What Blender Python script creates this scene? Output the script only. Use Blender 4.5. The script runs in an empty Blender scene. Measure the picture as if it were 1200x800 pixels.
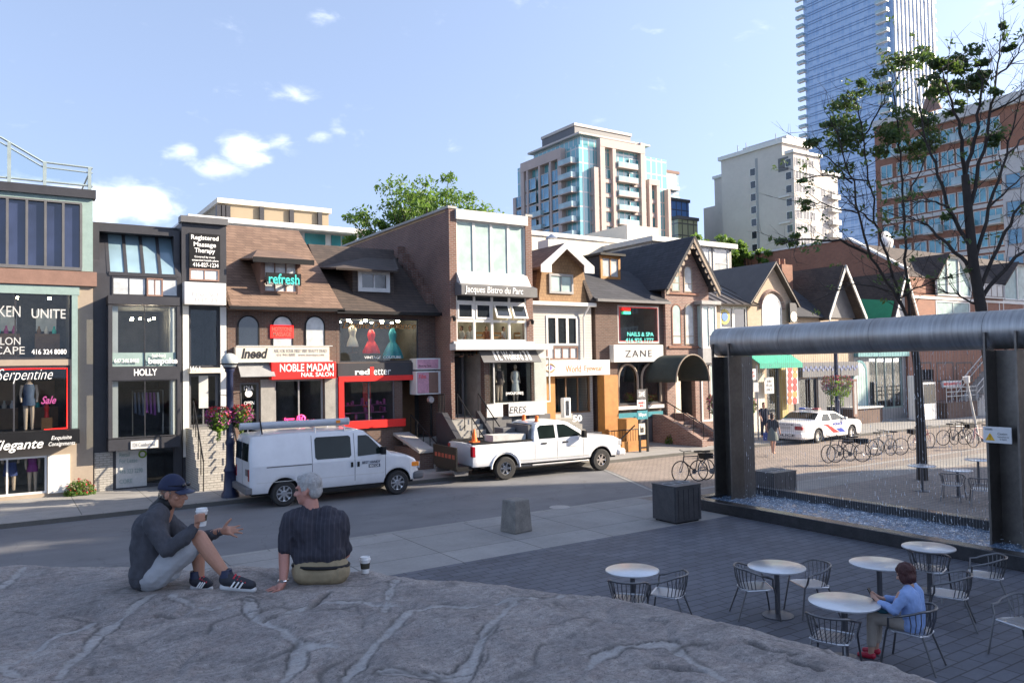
import bpy, math, random
from mathutils import Vector, Matrix, noise
random.seed(7)
sc = bpy.context.scene
COL = sc.collection
R = math.radians
# ---------------------------------------------------------------- camera calibration
CAMZ = 3.8; FPX = 916.0
_a = math.atan2(1393, 916)
F0 = Vector((math.cos(_a), math.sin(_a), 0)); R0 = Vector((math.sin(_a), -math.cos(_a), 0)); ZU = Vector((0, 0, 1))
_p = math.atan(29/916); _r = R(1.0)
CF = F0*math.cos(_p) + ZU*math.sin(_p); _U = -F0*math.sin(_p) + ZU*math.cos(_p)
CR = R0*math.cos(_r) - _U*math.sin(_r); CU = _U*math.cos(_r) + R0*math.sin(_r)
CPOS = Vector((0, 0, CAMZ))
def ray(px, py): return (CF*FPX + CR*(px-600) + CU*(400-py)) / FPX
def gp(px, py, z=0.0):
    d = ray(px, py); return CPOS + d*((z-CAMZ)/d.z)
def yp(px, py, Y):
    d = ray(px, py); return CPOS + d*(Y/d.y)
def xp(px, py, X):
    d = ray(px, py); return CPOS + d*(X/d.x)
def dp(px, py, D):
    return CPOS + ray(px, py)*D
def RC(r, Y):
    x0, y0, x1, y1 = r; xm = (x0+x1)/2; ym = (y0+y1)/2
    return yp(x0, ym, Y).x, yp(x1, ym, Y).x, yp(xm, y1, Y).z, yp(xm, y0, Y).z
def camera():
    c = bpy.data.cameras.new('camera'); o = bpy.data.objects.new('camera', c); COL.objects.link(o)
    M = Matrix((CR, CU, -CF)).transposed().to_4x4(); M.translation = CPOS
    o.matrix_world = M; c.sensor_width = 36; c.lens = 36*FPX/1200; c.clip_end = 5000; c.clip_start = .05
    sc.camera = o
# ---------------------------------------------------------------- mesh builder
class MB:
    def __init__(s): s.v = []; s.f = []
    def add(s, vs, fs):
        n = len(s.v); s.v += [tuple(p) for p in vs]; s.f += [tuple(i+n for i in f) for f in fs]; return s
    def box(s, x0, x1, y0, y1, z0, z1):
        if x0 > x1: x0, x1 = x1, x0
        if y0 > y1: y0, y1 = y1, y0
        if z0 > z1: z0, z1 = z1, z0
        return s.add([(x0,y0,z0),(x1,y0,z0),(x1,y1,z0),(x0,y1,z0),(x0,y0,z1),(x1,y0,z1),(x1,y1,z1),(x0,y1,z1)],
                     [(0,3,2,1),(4,5,6,7),(0,1,5,4),(1,2,6,5),(2,3,7,6),(3,0,4,7)])
    def obox(s, c, sz, rz=0, rx=0, ry=0):
        M = Matrix.Translation(c) @ Matrix.Rotation(rz,4,'Z') @ Matrix.Rotation(ry,4,'Y') @ Matrix.Rotation(rx,4,'X')
        a, b, d = sz[0]/2, sz[1]/2, sz[2]/2
        vs = [M @ Vector(p) for p in [(-a,-b,-d),(a,-b,-d),(a,b,-d),(-a,b,-d),(-a,-b,d),(a,-b,d),(a,b,d),(-a,b,d)]]
        return s.add(vs, [(0,3,2,1),(4,5,6,7),(0,1,5,4),(1,2,6,5),(2,3,7,6),(3,0,4,7)])
    def poly(s, pts): return s.add(pts, [tuple(range(len(pts)))])
    def prism(s, pts, ax, a0, a1):
        """pts 2D polygon; ax='x': pts are (y,z); 'y': (x,z); 'z': (x,y)"""
        def m(p, a): return (a, p[0], p[1]) if ax == 'x' else (p[0], a, p[1]) if ax == 'y' else (p[0], p[1], a)
        n = len(pts)
        return s.add([m(p, a0) for p in pts] + [m(p, a1) for p in pts],
                     [tuple(range(n)), tuple(range(2*n-1, n-1, -1))] + [(i, i+n, (i+1) % n+n, (i+1) % n) for i in range(n)])
    def slab(s, pts, t):
        """planar polygon given thickness t against its normal"""
        P = [Vector(p) for p in pts]; nn = Vector((0,0,0))
        for i in range(len(P)): nn += P[i].cross(P[(i+1) % len(P)])
        nn.normalize(); Q = [p - nn*t for p in P]; n = len(P)
        return s.add(P+Q, [tuple(range(n)), tuple(range(2*n-1, n-1, -1))] + [(i, i+n, (i+1) % n+n, (i+1) % n) for i in range(n)])
    def tube(s, pts, r, n=8, cap=True, closed=False):
        P = [Vector(p) for p in pts]; k = len(P); rr = r if isinstance(r, (list, tuple)) else [r]*k
        base = len(s.v); prev = None
        for i in range(k):
            if closed: t = P[(i+1) % k]-P[i-1]
            else: t = P[min(i+1, k-1)]-P[max(i-1, 0)]
            if t.length < 1e-9: t = Vector((0,0,1))
            t.normalize()
            if prev is None:
                a = Vector((0,0,1)) if abs(t.z) < .9 else Vector((1,0,0)); u = t.cross(a).normalized()
            else:
                u = prev - t*prev.dot(t)
                u = u.normalized() if u.length > 1e-6 else t.orthogonal().normalized()
            prev = u; w = t.cross(u)
            for j in range(n):
                q = 2*math.pi*j/n; s.v.append(tuple(P[i]+(u*math.cos(q)+w*math.sin(q))*rr[i]))
        for i in range(k if closed else k-1):
            for j in range(n):
                a = base+i*n+j; b = base+i*n+(j+1) % n; i2 = (i+1) % k
                s.f.append((a, b, base+i2*n+(j+1) % n, base+i2*n+j))
        if cap and not closed:
            s.f.append(tuple(base+j for j in range(n-1, -1, -1))); s.f.append(tuple(base+(k-1)*n+j for j in range(n)))
        return s
    def cyl(s, p0, p1, r0, r1=None, n=16): return s.tube([p0, p1], [r0, r0 if r1 is None else r1], n)
    def lathe(s, prof, c=(0,0,0), n=24, ax='z', cap=True):
        base = len(s.v); k = len(prof)
        for r, h in prof:
            for j in range(n):
                q = 2*math.pi*j/n; x, y = r*math.cos(q), r*math.sin(q)
                p = (x, y, h) if ax == 'z' else (x, h, y) if ax == 'y' else (h, x, y)
                s.v.append((p[0]+c[0], p[1]+c[1], p[2]+c[2]))
        for i in range(k-1):
            for j in range(n):
                s.f.append((base+i*n+j, base+i*n+(j+1) % n, base+(i+1)*n+(j+1) % n, base+(i+1)*n+j))
        if prof[0] != prof[-1] and cap: s.f.append(tuple(base+j for j in range(n-1, -1, -1))); s.f.append(tuple(base+(k-1)*n+j for j in range(n)))
        return s
    def sph(s, c, r, n=12, m=8, M=None):
        if not isinstance(r, (tuple, list)): r = (r, r, r)
        base = len(s.v)
        for i in range(m+1):
            th = math.pi*i/m
            for j in range(n):
                q = 2*math.pi*j/n
                p = Vector((r[0]*math.sin(th)*math.cos(q), r[1]*math.sin(th)*math.sin(q), r[2]*math.cos(th)))
                if M is not None: p = M @ p
                s.v.append((p.x+c[0], p.y+c[1], p.z+c[2]))
        for i in range(m):
            for j in range(n):
                s.f.append((base+i*n+j, base+(i+1)*n+j, base+(i+1)*n+(j+1) % n, base+i*n+(j+1) % n))
        return s
    def grid(s, fn, nu, nv):
        base = len(s.v)
        for i in range(nu+1):
            for j in range(nv+1): s.v.append(tuple(fn(i/nu, j/nv)))
        for i in range(nu):
            for j in range(nv):
                a = base+i*(nv+1)+j; s.f.append((a, a+nv+1, a+nv+2, a+1))
        return s
    def ico(s, c, r, M=None):
        t = 1.618; V = [(-1,t,0),(1,t,0),(-1,-t,0),(1,-t,0),(0,-1,t),(0,1,t),(0,-1,-t),(0,1,-t),(t,0,-1),(t,0,1),(-t,0,-1),(-t,0,1)]
        return s.add([(c[0]+p[0]*r/1.9, c[1]+p[1]*r/1.9, c[2]+p[2]*r/1.9) for p in V],
            [(0,11,5),(0,5,1),(0,1,7),(0,7,10),(0,10,11),(1,5,9),(5,11,4),(11,10,2),(10,7,6),(7,1,8),(3,9,4),(3,4,2),(3,2,6),(3,6,8),(3,8,9),(4,9,5),(2,4,11),(6,2,10),(8,6,7),(9,8,1)])
    def leaf(s, c, sz, rnd=random):
        n = Vector((rnd.gauss(0,1), rnd.gauss(0,1), rnd.gauss(0,1)+.6)).normalized(); u = n.orthogonal().normalized()
        a = rnd.uniform(0, 6.28); w = n.cross(u); d = u*math.cos(a)+w*math.sin(a); e = n.cross(d); c = Vector(c)
        return s.add([c-d*sz, c+e*sz*.45+n*sz*.12, c+d*sz, c-e*sz*.45+n*sz*.12], [(0,1,2,3)])
    def build(s, name, mat, parent=None, smooth=False, bevel=0, world=True, seg=2):
        me = bpy.data.meshes.new(name)
        vs = s.v
        if parent is not None and world:
            Mi = chain(parent).inverted(); vs = [tuple(Mi @ Vector(p)) for p in s.v]
        me.from_pydata(vs, [], s.f); me.validate()
        import bmesh
        bm = bmesh.new(); bm.from_mesh(me)
        bmesh.ops.remove_doubles(bm, verts=bm.verts, dist=1e-5)
        bmesh.ops.recalc_face_normals(bm, faces=bm.faces); bm.to_mesh(me); bm.free()
        if smooth:
            me.polygons.foreach_set('use_smooth', [True]*len(me.polygons))
            if smooth != 'all':
                try: me.set_sharp_from_angle(angle=R(40))
                except Exception: pass
        ms = mat if isinstance(mat, (list, tuple)) else [mat]
        for m in ms: me.materials.append(m)
        o = bpy.data.objects.new(name, me); COL.objects.link(o)
        if parent is not None: o.parent = parent
        if bevel:
            b = o.modifiers.new('bevel', 'BEVEL'); b.width = bevel; b.segments = seg; b.limit_method = 'ANGLE'; b.angle_limit = R(35)
        return o
def chain(o):
    M = o.matrix_basis.copy(); p = o.parent
    while p is not None: M = p.matrix_basis @ M; p = p.parent
    return M
def thing(name, label, cat, loc=(0,0,0), rz=0, group=None):
    o = bpy.data.objects.new(name, None); COL.objects.link(o); o.empty_display_size = .2
    o.location = loc; o.rotation_euler = (0, 0, rz)
    return tag(o, label, cat, group)
def tag(o, label, cat, group=None, kind=None):
    if label: o['label'] = label
    if cat: o['category'] = cat
    if group: o['group'] = group
    if kind: o['kind'] = kind
    return o
def structure(o): o['kind'] = 'structure'; return o
def dup(root, loc, rz=None, label=None):
    r = root.copy(); COL.objects.link(r); r.location = loc
    if rz is not None: r.rotation_euler = (0, 0, rz)
    if label: r['label'] = label
    for ch in list(root.children):
        c = ch.copy(); COL.objects.link(c); c.parent = r
        for g in list(ch.children):
            d = g.copy(); COL.objects.link(d); d.parent = c
    return r
def move_origin(o, loc):
    """give a single-mesh thing an origin at loc (mesh is in world coordinates)"""
    o.data.transform(Matrix.Translation(-Vector(loc))); o.location = loc; return o
# ---------------------------------------------------------------- materials
def newmat(name):
    m = bpy.data.materials.new(name); m.use_nodes = True; nt = m.node_tree; b = nt.nodes['Principled BSDF']
    return m, nt, b
def nd(nt, t, **k):
    n = nt.nodes.new(t)
    for a, v in k.items():
        if a in n.inputs.keys() if isinstance(a, str) else False: n.inputs[a].default_value = v
        else: setattr(n, a, v)
    return n
def c4(c): return (c[0], c[1], c[2], 1)
def mul(c, f): return tuple(min(1, x*f) for x in c[:3])
def mixc(nt, fac, a, b, mode='MIX'):
    n = nt.nodes.new('ShaderNodeMix'); n.data_type = 'RGBA'; n.blend_type = mode
    for i, v in ((0, fac), (6, a), (7, b)):
        if hasattr(v, 'is_linked'): nt.links.new(v, n.inputs[i])
        else: n.inputs[i].default_value = c4(v) if i else v
    return n.outputs[2]
def noisev(nt, scale, detail=4, rough=.55, vec=None, dist=0):
    n = nt.nodes.new('ShaderNodeTexNoise'); n.inputs['Scale'].default_value = scale; n.inputs['Detail'].default_value = detail
    n.inputs['Roughness'].default_value = rough; n.inputs['Distortion'].default_value = dist
    if vec is None:
        t = nt.nodes.new('ShaderNodeTexCoord'); vec = t.outputs['Object']
    nt.links.new(vec, n.inputs['Vector']); return n.outputs['Fac']
def ramp(nt, v, p0, p1, c0=(0,0,0), c1=(1,1,1)):
    n = nt.nodes.new('ShaderNodeValToRGB'); n.color_ramp.elements[0].position = p0; n.color_ramp.elements[1].position = p1
    n.color_ramp.elements[0].color = c4(c0); n.color_ramp.elements[1].color = c4(c1); nt.links.new(v, n.inputs[0]); return n.outputs[0]
def bump(nt, b, h, st=.3, d=.01):
    n = nt.nodes.new('ShaderNodeBump'); n.inputs['Strength'].default_value = st; n.inputs['Distance'].default_value = d
    nt.links.new(h, n.inputs['Height']); nt.links.new(n.outputs[0], b.inputs['Normal'])
def M_(name, c, rough=.6, metal=0, var=.18, sc=3, bmp=0, bs=40, spec=None, coat=0, emit=0):
    m, nt, b = newmat(name); b.inputs['Roughness'].default_value = rough; b.inputs['Metallic'].default_value = metal
    if var:
        f = noisev(nt, sc, 6, .62); f2 = noisev(nt, sc*9, 3, .6)
        c1 = mixc(nt, ramp(nt, f, .3, .7), mul(c, 1-var), mul(c, 1+var)); c2 = mixc(nt, ramp(nt, f2, .35, .75), mul(c, 1-var*.6), (1,1,1), 'MULTIPLY')
        o = mixc(nt, .35, c1, mixc(nt, ramp(nt, f2, .3, .7), mul(c, 1-var), mul(c, 1+var)))
        nt.links.new(o, b.inputs['Base Color'])
    else: b.inputs['Base Color'].default_value = c4(c)
    if bmp: bump(nt, b, noisev(nt, bs, 5, .6), bmp, .01)
    if coat: b.inputs['Coat Weight'].default_value = coat; b.inputs['Coat Roughness'].default_value = .05
    if spec is not None: b.inputs['Specular IOR Level'].default_value = spec
    if emit: b.inputs['Emission Color'].default_value = c4(c); b.inputs['Emission Strength'].default_value = emit
    return m
def wallvec(nt, slope=False):
    t = nt.nodes.new('ShaderNodeTexCoord'); s = nt.nodes.new('ShaderNodeSeparateXYZ'); nt.links.new(t.outputs['Object'], s.inputs[0])
    a = nt.nodes.new('ShaderNodeMath'); nt.links.new(s.outputs[0], a.inputs[0]); nt.links.new(s.outputs[1], a.inputs[1])
    c = nt.nodes.new('ShaderNodeCombineXYZ'); nt.links.new(a.outputs[0], c.inputs[0]); nt.links.new(s.outputs[2], c.inputs[1])
    return c.outputs[0]
def brickm(name, c1, c2, mortar, w=.22, h=.075, ms=.012, rough=.85, stain=.35, bmp=.4, vec='wall', off=.5, sq=1):
    m, nt, b = newmat(name); b.inputs['Roughness'].default_value = rough
    n = nt.nodes.new('ShaderNodeTexBrick'); n.offset = off
    n.inputs['Color1'].default_value = c4(c1); n.inputs['Color2'].default_value = c4(c2); n.inputs['Mortar'].default_value = c4(mortar)
    n.inputs['Scale'].default_value = 1; n.inputs['Mortar Size'].default_value = ms; n.inputs['Brick Width'].default_value = w; n.inputs['Row Height'].default_value = h
    n.inputs['Bias'].default_value = -.1
    if vec == 'wall': v = wallvec(nt)
    else: v = nt.nodes.new('ShaderNodeTexCoord').outputs['Object']
    nt.links.new(v, n.inputs['Vector'])
    f = ramp(nt, noisev(nt, .9, 7, .65), .25, .75, (1-stain,)*3, (1+.0,)*3)
    f3 = ramp(nt, noisev(nt, 14, 4, .6), .2, .8, (.8,)*3, (1.0,)*3)
    f5 = ramp(nt, noisev(nt, 3.3, 8, .75, dist=.5), .55, .78, (1,)*3, (1-stain*.8,)*3)
    o = mixc(nt, 1.0, n.outputs['Color'], f, 'MULTIPLY'); o = mixc(nt, 1.0, o, f5, 'MULTIPLY'); o = mixc(nt, 1.0, o, f3, 'MULTIPLY')
    nt.links.new(o, b.inputs['Base Color'])
    if bmp: bump(nt, b, n.outputs['Fac'], -bmp, .006)
    return m
def glassm(name, tint=(.9,.95,.95), refl=1.0, alpha=.9):
    m = bpy.data.materials.new(name); m.use_nodes = True; nt = m.node_tree; nt.nodes.clear()
    o = nt.nodes.new('ShaderNodeOutputMaterial'); mx = nt.nodes.new('ShaderNodeMixShader'); t = nt.nodes.new('ShaderNodeBsdfTransparent'); g = nt.nodes.new('ShaderNodeBsdfGlossy')
    t.inputs[0].default_value = c4(tint); g.inputs['Roughness'].default_value = .02
    fr = nt.nodes.new('ShaderNodeFresnel'); fr.inputs[0].default_value = 1.5
    ml = nt.nodes.new('ShaderNodeMath'); ml.operation = 'MULTIPLY_ADD'; ml.inputs[1].default_value = refl; ml.inputs[2].default_value = .005
    nt.links.new(fr.outputs[0], ml.inputs[0]); nt.links.new(ml.outputs[0], mx.inputs[0]); nt.links.new(t.outputs[0], mx.inputs[1]); nt.links.new(g.outputs[0], mx.inputs[2])
    bp = nt.nodes.new('ShaderNodeBump'); bp.inputs['Strength'].default_value = .05; bp.inputs['Distance'].default_value = .02
    nt.links.new(noisev(nt, .8, 2), bp.inputs['Height']); nt.links.new(bp.outputs[0], g.inputs['Normal']); nt.links.new(mx.outputs[0], o.inputs[0])
    return m
def paneglass(name, c, rough=.06, spec=.8, var=.25, metal=0, sc=.5):
    m, nt, b = newmat(name); b.inputs['Roughness'].default_value = rough; b.inputs['Specular IOR Level'].default_value = spec; b.inputs['Metallic'].default_value = metal
    nt.links.new(mixc(nt, ramp(nt, noisev(nt, sc, 3), .35, .65), mul(c, 1-var), mul(c, 1+var)), b.inputs['Base Color'])
    bump(nt, b, noisev(nt, .6, 2), .06, .05); return m
def leafm(name, c, tr=.45):
    m, nt, b = newmat(name); b.inputs['Roughness'].default_value = .5
    col = mixc(nt, ramp(nt, noisev(nt, 2.2, 4), .3, .7), mul(c, .55), mul(c, 1.5)); nt.links.new(col, b.inputs['Base Color'])
    t = nt.nodes.new('ShaderNodeBsdfTranslucent'); nt.links.new(mixc(nt, .5, col, (.25,.4,.05)), t.inputs[0]); mx = nt.nodes.new('ShaderNodeMixShader'); mx.inputs[0].default_value = tr
    o = nt.nodes['Material Output']; nt.links.new(b.outputs[0], mx.inputs[1]); nt.links.new(t.outputs[0], mx.inputs[2]); nt.links.new(mx.outputs[0], o.inputs[0]); return m
# ---------------------------------------------------------------- text
def text(parent, s, rect, Y, mat, name='lettering', shear=0, bold=0, ext=.004, space=1.0, world=True, keep=False, back=False):
    """lettering on a plane facing -Y; rect = (X0,X1,Z0,Z1) metres"""
    cu = bpy.data.curves.new('t', 'FONT'); cu.body = s; cu.shear = shear; cu.offset = bold; cu.extrude = ext; cu.space_character = space; cu.align_x = 'CENTER'; cu.resolution_u = 3; cu.space_line = 1.0
    o = bpy.data.objects.new('t', cu); COL.objects.link(o)
    dg = bpy.context.evaluated_depsgraph_get(); me = bpy.data.meshes.new_from_object(o.evaluated_get(dg))
    vs = [v.co.copy() for v in me.vertices]; fs = [tuple(p.vertices) for p in me.polygons]
    bpy.data.objects.remove(o); bpy.data.meshes.remove(me); bpy.data.curves.remove(cu)
    xs = [v.x for v in vs]; ys = [v.y for v in vs]; x0, x1, y0, y1 = min(xs), max(xs), min(ys), max(ys)
    X0, X1, Z0, Z1 = rect; sx = (X1-X0)/max(x1-x0, 1e-6); sz = (Z1-Z0)/max(y1-y0, 1e-6)
    if keep:
        q = min(sx, sz); cx = (X0+X1)/2; cz = (Z0+Z1)/2
        X0 = cx-q*(x1-x0)/2; Z0 = cz-q*(y1-y0)/2; sx = sz = q
    mb = MB(); mb.v = [(X0+(v.x-x0)*sx, Y-v.z, Z0+(v.y-y0)*sz) for v in vs]
    if back: mb.v = [(X0+X1-a, 2*Y-b, c) for a, b, c in mb.v]
    mb.f = fs
    return mb.build(name, mat, parent, world=world)
# ---------------------------------------------------------------- building helpers
def box_part(parent, name, mat, *b, bevel=0):
    for q in b: o = MB().box(*q).build(name, mat, parent, bevel=bevel)
    return o
def panel(parent, name, mat, rect, Y, t=.05, bevel=0):
    X0, X1, Z0, Z1 = RC(rect, Y); return MB().box(X0, X1, Y, Y+t, Z0, Z1).build(name, mat, parent, bevel=bevel)
def wallmb(mb, X0, X1, Z0, Z1, Y, t, holes):
    xs = sorted({X0, X1} | {min(max(h[i], X0), X1) for h in holes for i in (0, 1)}); zs = sorted({Z0, Z1} | {min(max(h[i], Z0), Z1) for h in holes for i in (2, 3)})
    def hole(i, j):
        if i < 0 or j < 0 or i >= len(xs)-1 or j >= len(zs)-1: return True
        cx = (xs[i]+xs[i+1])/2; cz = (zs[j]+zs[j+1])/2
        return any(h[0] < cx < h[1] and h[2] < cz < h[3] for h in holes)
    Yb = Y+t
    for i in range(len(xs)-1):
        for j in range(len(zs)-1):
            if hole(i, j): continue
            a, b, c, d = xs[i], xs[i+1], zs[j], zs[j+1]
            mb.poly([(a,Y,c),(b,Y,c),(b,Y,d),(a,Y,d)]); mb.poly([(a,Yb,d),(b,Yb,d),(b,Yb,c),(a,Yb,c)])
            if hole(i-1, j): mb.poly([(a,Y,c),(a,Y,d),(a,Yb,d),(a,Yb,c)])
            if hole(i+1, j): mb.poly([(b,Y,d),(b,Y,c),(b,Yb,c),(b,Yb,d)])
            if hole(i, j-1): mb.poly([(a,Y,c),(a,Yb,c),(b,Yb,c),(b,Y,c)])
            if hole(i, j+1): mb.poly([(a,Y,d),(b,Y,d),(b,Yb,d),(a,Yb,d)])
    return mb
def window(parent, rect, Y, nx=1, nz=1, fm=None, pm=None, fw=.05, d=.09, rc=None, mull=.035, name='window', inset=.05, zs=None):
    X0, X1, Z0, Z1 = rc if rc else RC(rect, Y)
    m = MB(); m.box(X0, X1, Y, Y+d, Z0, Z0+fw).box(X0, X1, Y, Y+d, Z1-fw, Z1).box(X0, X0+fw, Y, Y+d, Z0+fw, Z1-fw).box(X1-fw, X1, Y, Y+d, Z0+fw, Z1-fw)
    for i in range(1, nx):
        x = X0+(X1-X0)*i/nx; m.box(x-mull/2, x+mull/2, Y+.012, Y+d-.012, Z0+fw, Z1-fw)
    for i in range(1, nz) if zs is None else range(len(zs)):
        z = Z0+(Z1-Z0)*(i/nz if zs is None else zs[i]); m.box(X0+fw, X1-fw, Y+.02, Y+d-.02, z-mull/2, z+mull/2)
    f = m.build(name, fm, parent)
    MB().box(X0+fw*.5, X1-fw*.5, Y+inset, Y+inset+.008, Z0+fw*.5, Z1-fw*.5).build('pane', pm, f)
    return f
def archwin(parent, cx, hw, z0, zs, Y, fm, pm, fw=.05, name='window', mid=None):
    """round-headed window set proud of the wall; zs is the springing height"""
    def arc(r, n=12): return [(cx+r*math.cos(math.pi*i/n), zs+r*math.sin(math.pi*i/n)) for i in range(n+1)]
    o = [(cx+hw, z0)] + arc(hw) + [(cx-hw, z0)]; q = [(cx+hw-fw, z0+fw)] + arc(hw-fw) + [(cx-hw+fw, z0+fw)]; n = len(o); m = MB()
    for Yk in (Y-.03,):
        vs = [(a, Yk, b) for a, b in o]+[(a, Yk, b) for a, b in q]+[(a, Y+.02, b) for a, b in o]+[(a, Y+.02, b) for a, b in q]
        fs = []
        for i in range(n):
            j = (i+1) % n; fs += [(i, j, n+j, n+i), (i, 2*n+i, 2*n+j, j), (n+i, n+j, 3*n+j, 3*n+i)]
        m.add(vs, fs)
    if mid: m.box(cx-hw+fw, cx+hw-fw, Y-.025, Y+.01, mid-.02, mid+.02)
    f = m.build(name, fm, parent)
    MB().prism(q, 'y', Y-.012, Y+.015).build('pane', pm, f); return f
def interior(parent, X0, X1, Z0, Z1, Y, dep, mat, name='interior'):
    m = MB(); Yb = Y+dep
    m.poly([(X0,Yb,Z0),(X1,Yb,Z0),(X1,Yb,Z1),(X0,Yb,Z1)]).poly([(X0,Y,Z0),(X0,Yb,Z0),(X0,Yb,Z1),(X0,Y,Z1)]).poly([(X1,Y,Z0),(X1,Yb,Z0),(X1,Yb,Z1),(X1,Y,Z1)])
    m.poly([(X0,Y,Z0),(X1,Y,Z0),(X1,Yb,Z0),(X0,Yb,Z0)]).poly([(X0,Y,Z1),(X1,Y,Z1),(X1,Yb,Z1),(X0,Yb,Z1)])
    return m.build(name, mat, parent)
def shell(mb, X0, X1, Y0, Y1, Z0, Z1, t=.2, top=True):
    mb.box(X0, X0+t, Y0, Y1, Z0, Z1).box(X1-t, X1, Y0, Y1, Z0, Z1).box(X0+t, X1-t, Y1-t, Y1, Z0, Z1)
    if top: mb.box(X0+t, X1-t, Y0, Y1-t, Z1-t, Z1)
    return mb
def stairs(mb, x0, x1, y0, y1, z0, z1, n):
    """solid flight rising along +Y from y0 to y1"""
    for i in range(n):
        mb.box(x0, x1, y0+(y1-y0)*i/n, y1, z0+(z1-z0)*i/n, z0+(z1-z0)*(i+1)/n)
    return mb
K = {}
K['asphalt'] = M_('asphalt', (.085,.085,.09), .9, var=.3, sc=.6, bmp=.25, bs=90)
K['concrete'] = M_('pale_concrete', (.36,.35,.33), .85, var=.22, sc=.7, bmp=.15, bs=50)
K['white_paint'] = M_('white_paint', (.60,.59,.565), .55, var=.08, sc=2)
K['cream'] = M_('cream_paint', (.62,.56,.46), .6, var=.1)
K['black'] = M_('black_paint', (.010,.010,.011), .5, var=.3, spec=.25)
K['charcoal'] = M_('charcoal_metal', (.032,.032,.038), .5, var=.25)
K['dgrey'] = M_('dark_grey', (.11,.11,.115), .55, var=.2)
K['grey'] = M_('mid_grey', (.28,.28,.28), .6, var=.2)
K['lgrey'] = M_('light_grey', (.5,.5,.48), .6, var=.15)
K['teal'] = M_('grey_green_paint', (.24,.33,.31), .6, var=.15)
K['taupe'] = M_('taupe_stucco', (.33,.27,.21), .9, var=.12, sc=1.5, bmp=.2)
K['brownband'] = M_('brown_band', (.22,.13,.10), .8, var=.2)
K['red'] = M_('red_sign', (.75,.02,.015), .4, var=.06)
K['orange'] = M_('orange_plastic', (.85,.16,.02), .5, var=.08)
K['orangewood'] = M_('orange_wood', (.42,.19,.05), .55, var=.25, sc=4)
K['wood'] = M_('brown_wood', (.18,.10,.05), .6, var=.3, sc=4)
K['steel'] = M_('brushed_steel', (.55,.55,.56), .35, 1, var=.15)
K['chrome'] = M_('chrome', (.8,.8,.8), .12, 1, var=0)
K['white'] = M_('white_enamel', (.68,.675,.66), .4, var=.05)
K['ink'] = M_('dark_lettering', (.015,.015,.018), .5, var=0)
K['inkw'] = M_('white_lettering', (.85,.85,.83), .5, var=0)
K['win'] = paneglass('dark_window_glass', (.02,.025,.03))
K['winb'] = paneglass('bluish_window_glass', (.03,.04,.09), var=.4)
K['wingreen'] = paneglass('curtained_pane', (.42,.53,.51), .12, .6, .12, sc=2)
K['winpale'] = paneglass('pale_curtained_pane', (.5,.52,.52), .12, .6, .2, sc=2.5)
K['glass'] = glassm('shop_glass', (.92,.95,.95), .55)
K['glassc'] = glassm('clear_glass', (.86,.92,.9), .8)
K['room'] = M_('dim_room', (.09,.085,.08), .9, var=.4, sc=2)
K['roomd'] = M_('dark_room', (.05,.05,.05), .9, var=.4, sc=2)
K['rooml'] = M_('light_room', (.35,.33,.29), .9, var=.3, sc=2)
K['skin'] = M_('skin', (.48,.27,.19), .5, var=.08, sc=12)
K['mannequin'] = M_('mannequin_skin', (.6,.45,.34), .5, var=.05)
K['rubber'] = M_('rubber', (.018,.018,.019), .8, var=.2)
K['leafa'] = leafm('bright_leaves', (.09,.17,.035))
K['leafb'] = leafm('dark_leaves', (.04,.078,.03), .3)
K['leafc'] = leafm('lime_leaves', (.2,.34,.03))
K['bark'] = M_('dark_bark', (.035,.028,.024), .9, var=.3, sc=6, bmp=.4)
K['flred'] = M_('red_petals', (.38,.015,.03), .6, var=.3, sc=9)
K['flpink'] = M_('pink_petals', (.36,.06,.22), .6, var=.3, sc=9)
K['navy'] = M_('navy_paint', (.013,.02,.055), .45, var=.15)
K['brickr'] = brickm('red_brown_brick', (.24,.11,.08), (.17,.075,.055), (.26,.22,.19))
K['brickd'] = brickm('brown_brick', (.17,.095,.07), (.12,.065,.05), (.17,.14,.12))
K['brickp'] = brickm('pinkish_brick', (.36,.20,.16), (.22,.11,.09), (.38,.33,.29))
K['brickc'] = brickm('cream_brick', (.58,.44,.31), (.5,.37,.26), (.5,.42,.33), stain=.2)
K['brickw'] = brickm('white_painted_brick', (.5,.48,.44), (.43,.41,.38), (.28,.265,.24), stain=.25)
K['brickg'] = brickm('grey_brick', (.25,.24,.23), (.18,.17,.165), (.12,.115,.11), stain=.3)
K['brickr2'] = brickm('orange_red_brick', (.36,.15,.09), (.28,.11,.07), (.3,.2,.15), stain=.2)
K['shing'] = brickm('brown_shingles', (.255,.165,.12), (.175,.11,.08), (.095,.062,.048), w=.33, h=.12, ms=.008, stain=.3, bmp=.6)
K['shingd'] = brickm('dark_shingles', (.10,.074,.06), (.066,.05,.043), (.025,.02,.02), w=.33, h=.12, ms=.008, stain=.3, bmp=.6)
K['shingb'] = brickm('slate_shingles', (.06,.062,.074), (.04,.043,.052), (.015,.015,.02), w=.33, h=.14, ms=.008, stain=.3, bmp=.6)
K['siding'] = brickm('tan_shakes', (.40,.25,.13), (.33,.20,.10), (.2,.12,.07), w=.16, h=.16, ms=.006, stain=.25)
K['wsiding'] = brickm('white_clapboard', (.53,.52,.49), (.5,.49,.465), (.34,.33,.32), w=8, h=.12, ms=.008, stain=.12)
K['stone'] = M_('grey_stone', (.27,.26,.24), .85, var=.25, sc=3, bmp=.4, bs=25)
K['neonr'] = M_('red_neon', (1,.012,.008), .5, var=0, emit=.55)
K['neonp'] = M_('pink_neon', (1,.06,.25), .5, var=0, emit=.6)
K['neong'] = M_('green_neon', (.05,.8,.3), .5, var=0, emit=1.5)
K['tealtxt'] = M_('teal_lettering', (.05,.55,.5), .5, var=0)
K['lamp'] = M_('shop_lamp', (1,.85,.6), .5, var=0, emit=45)
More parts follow.
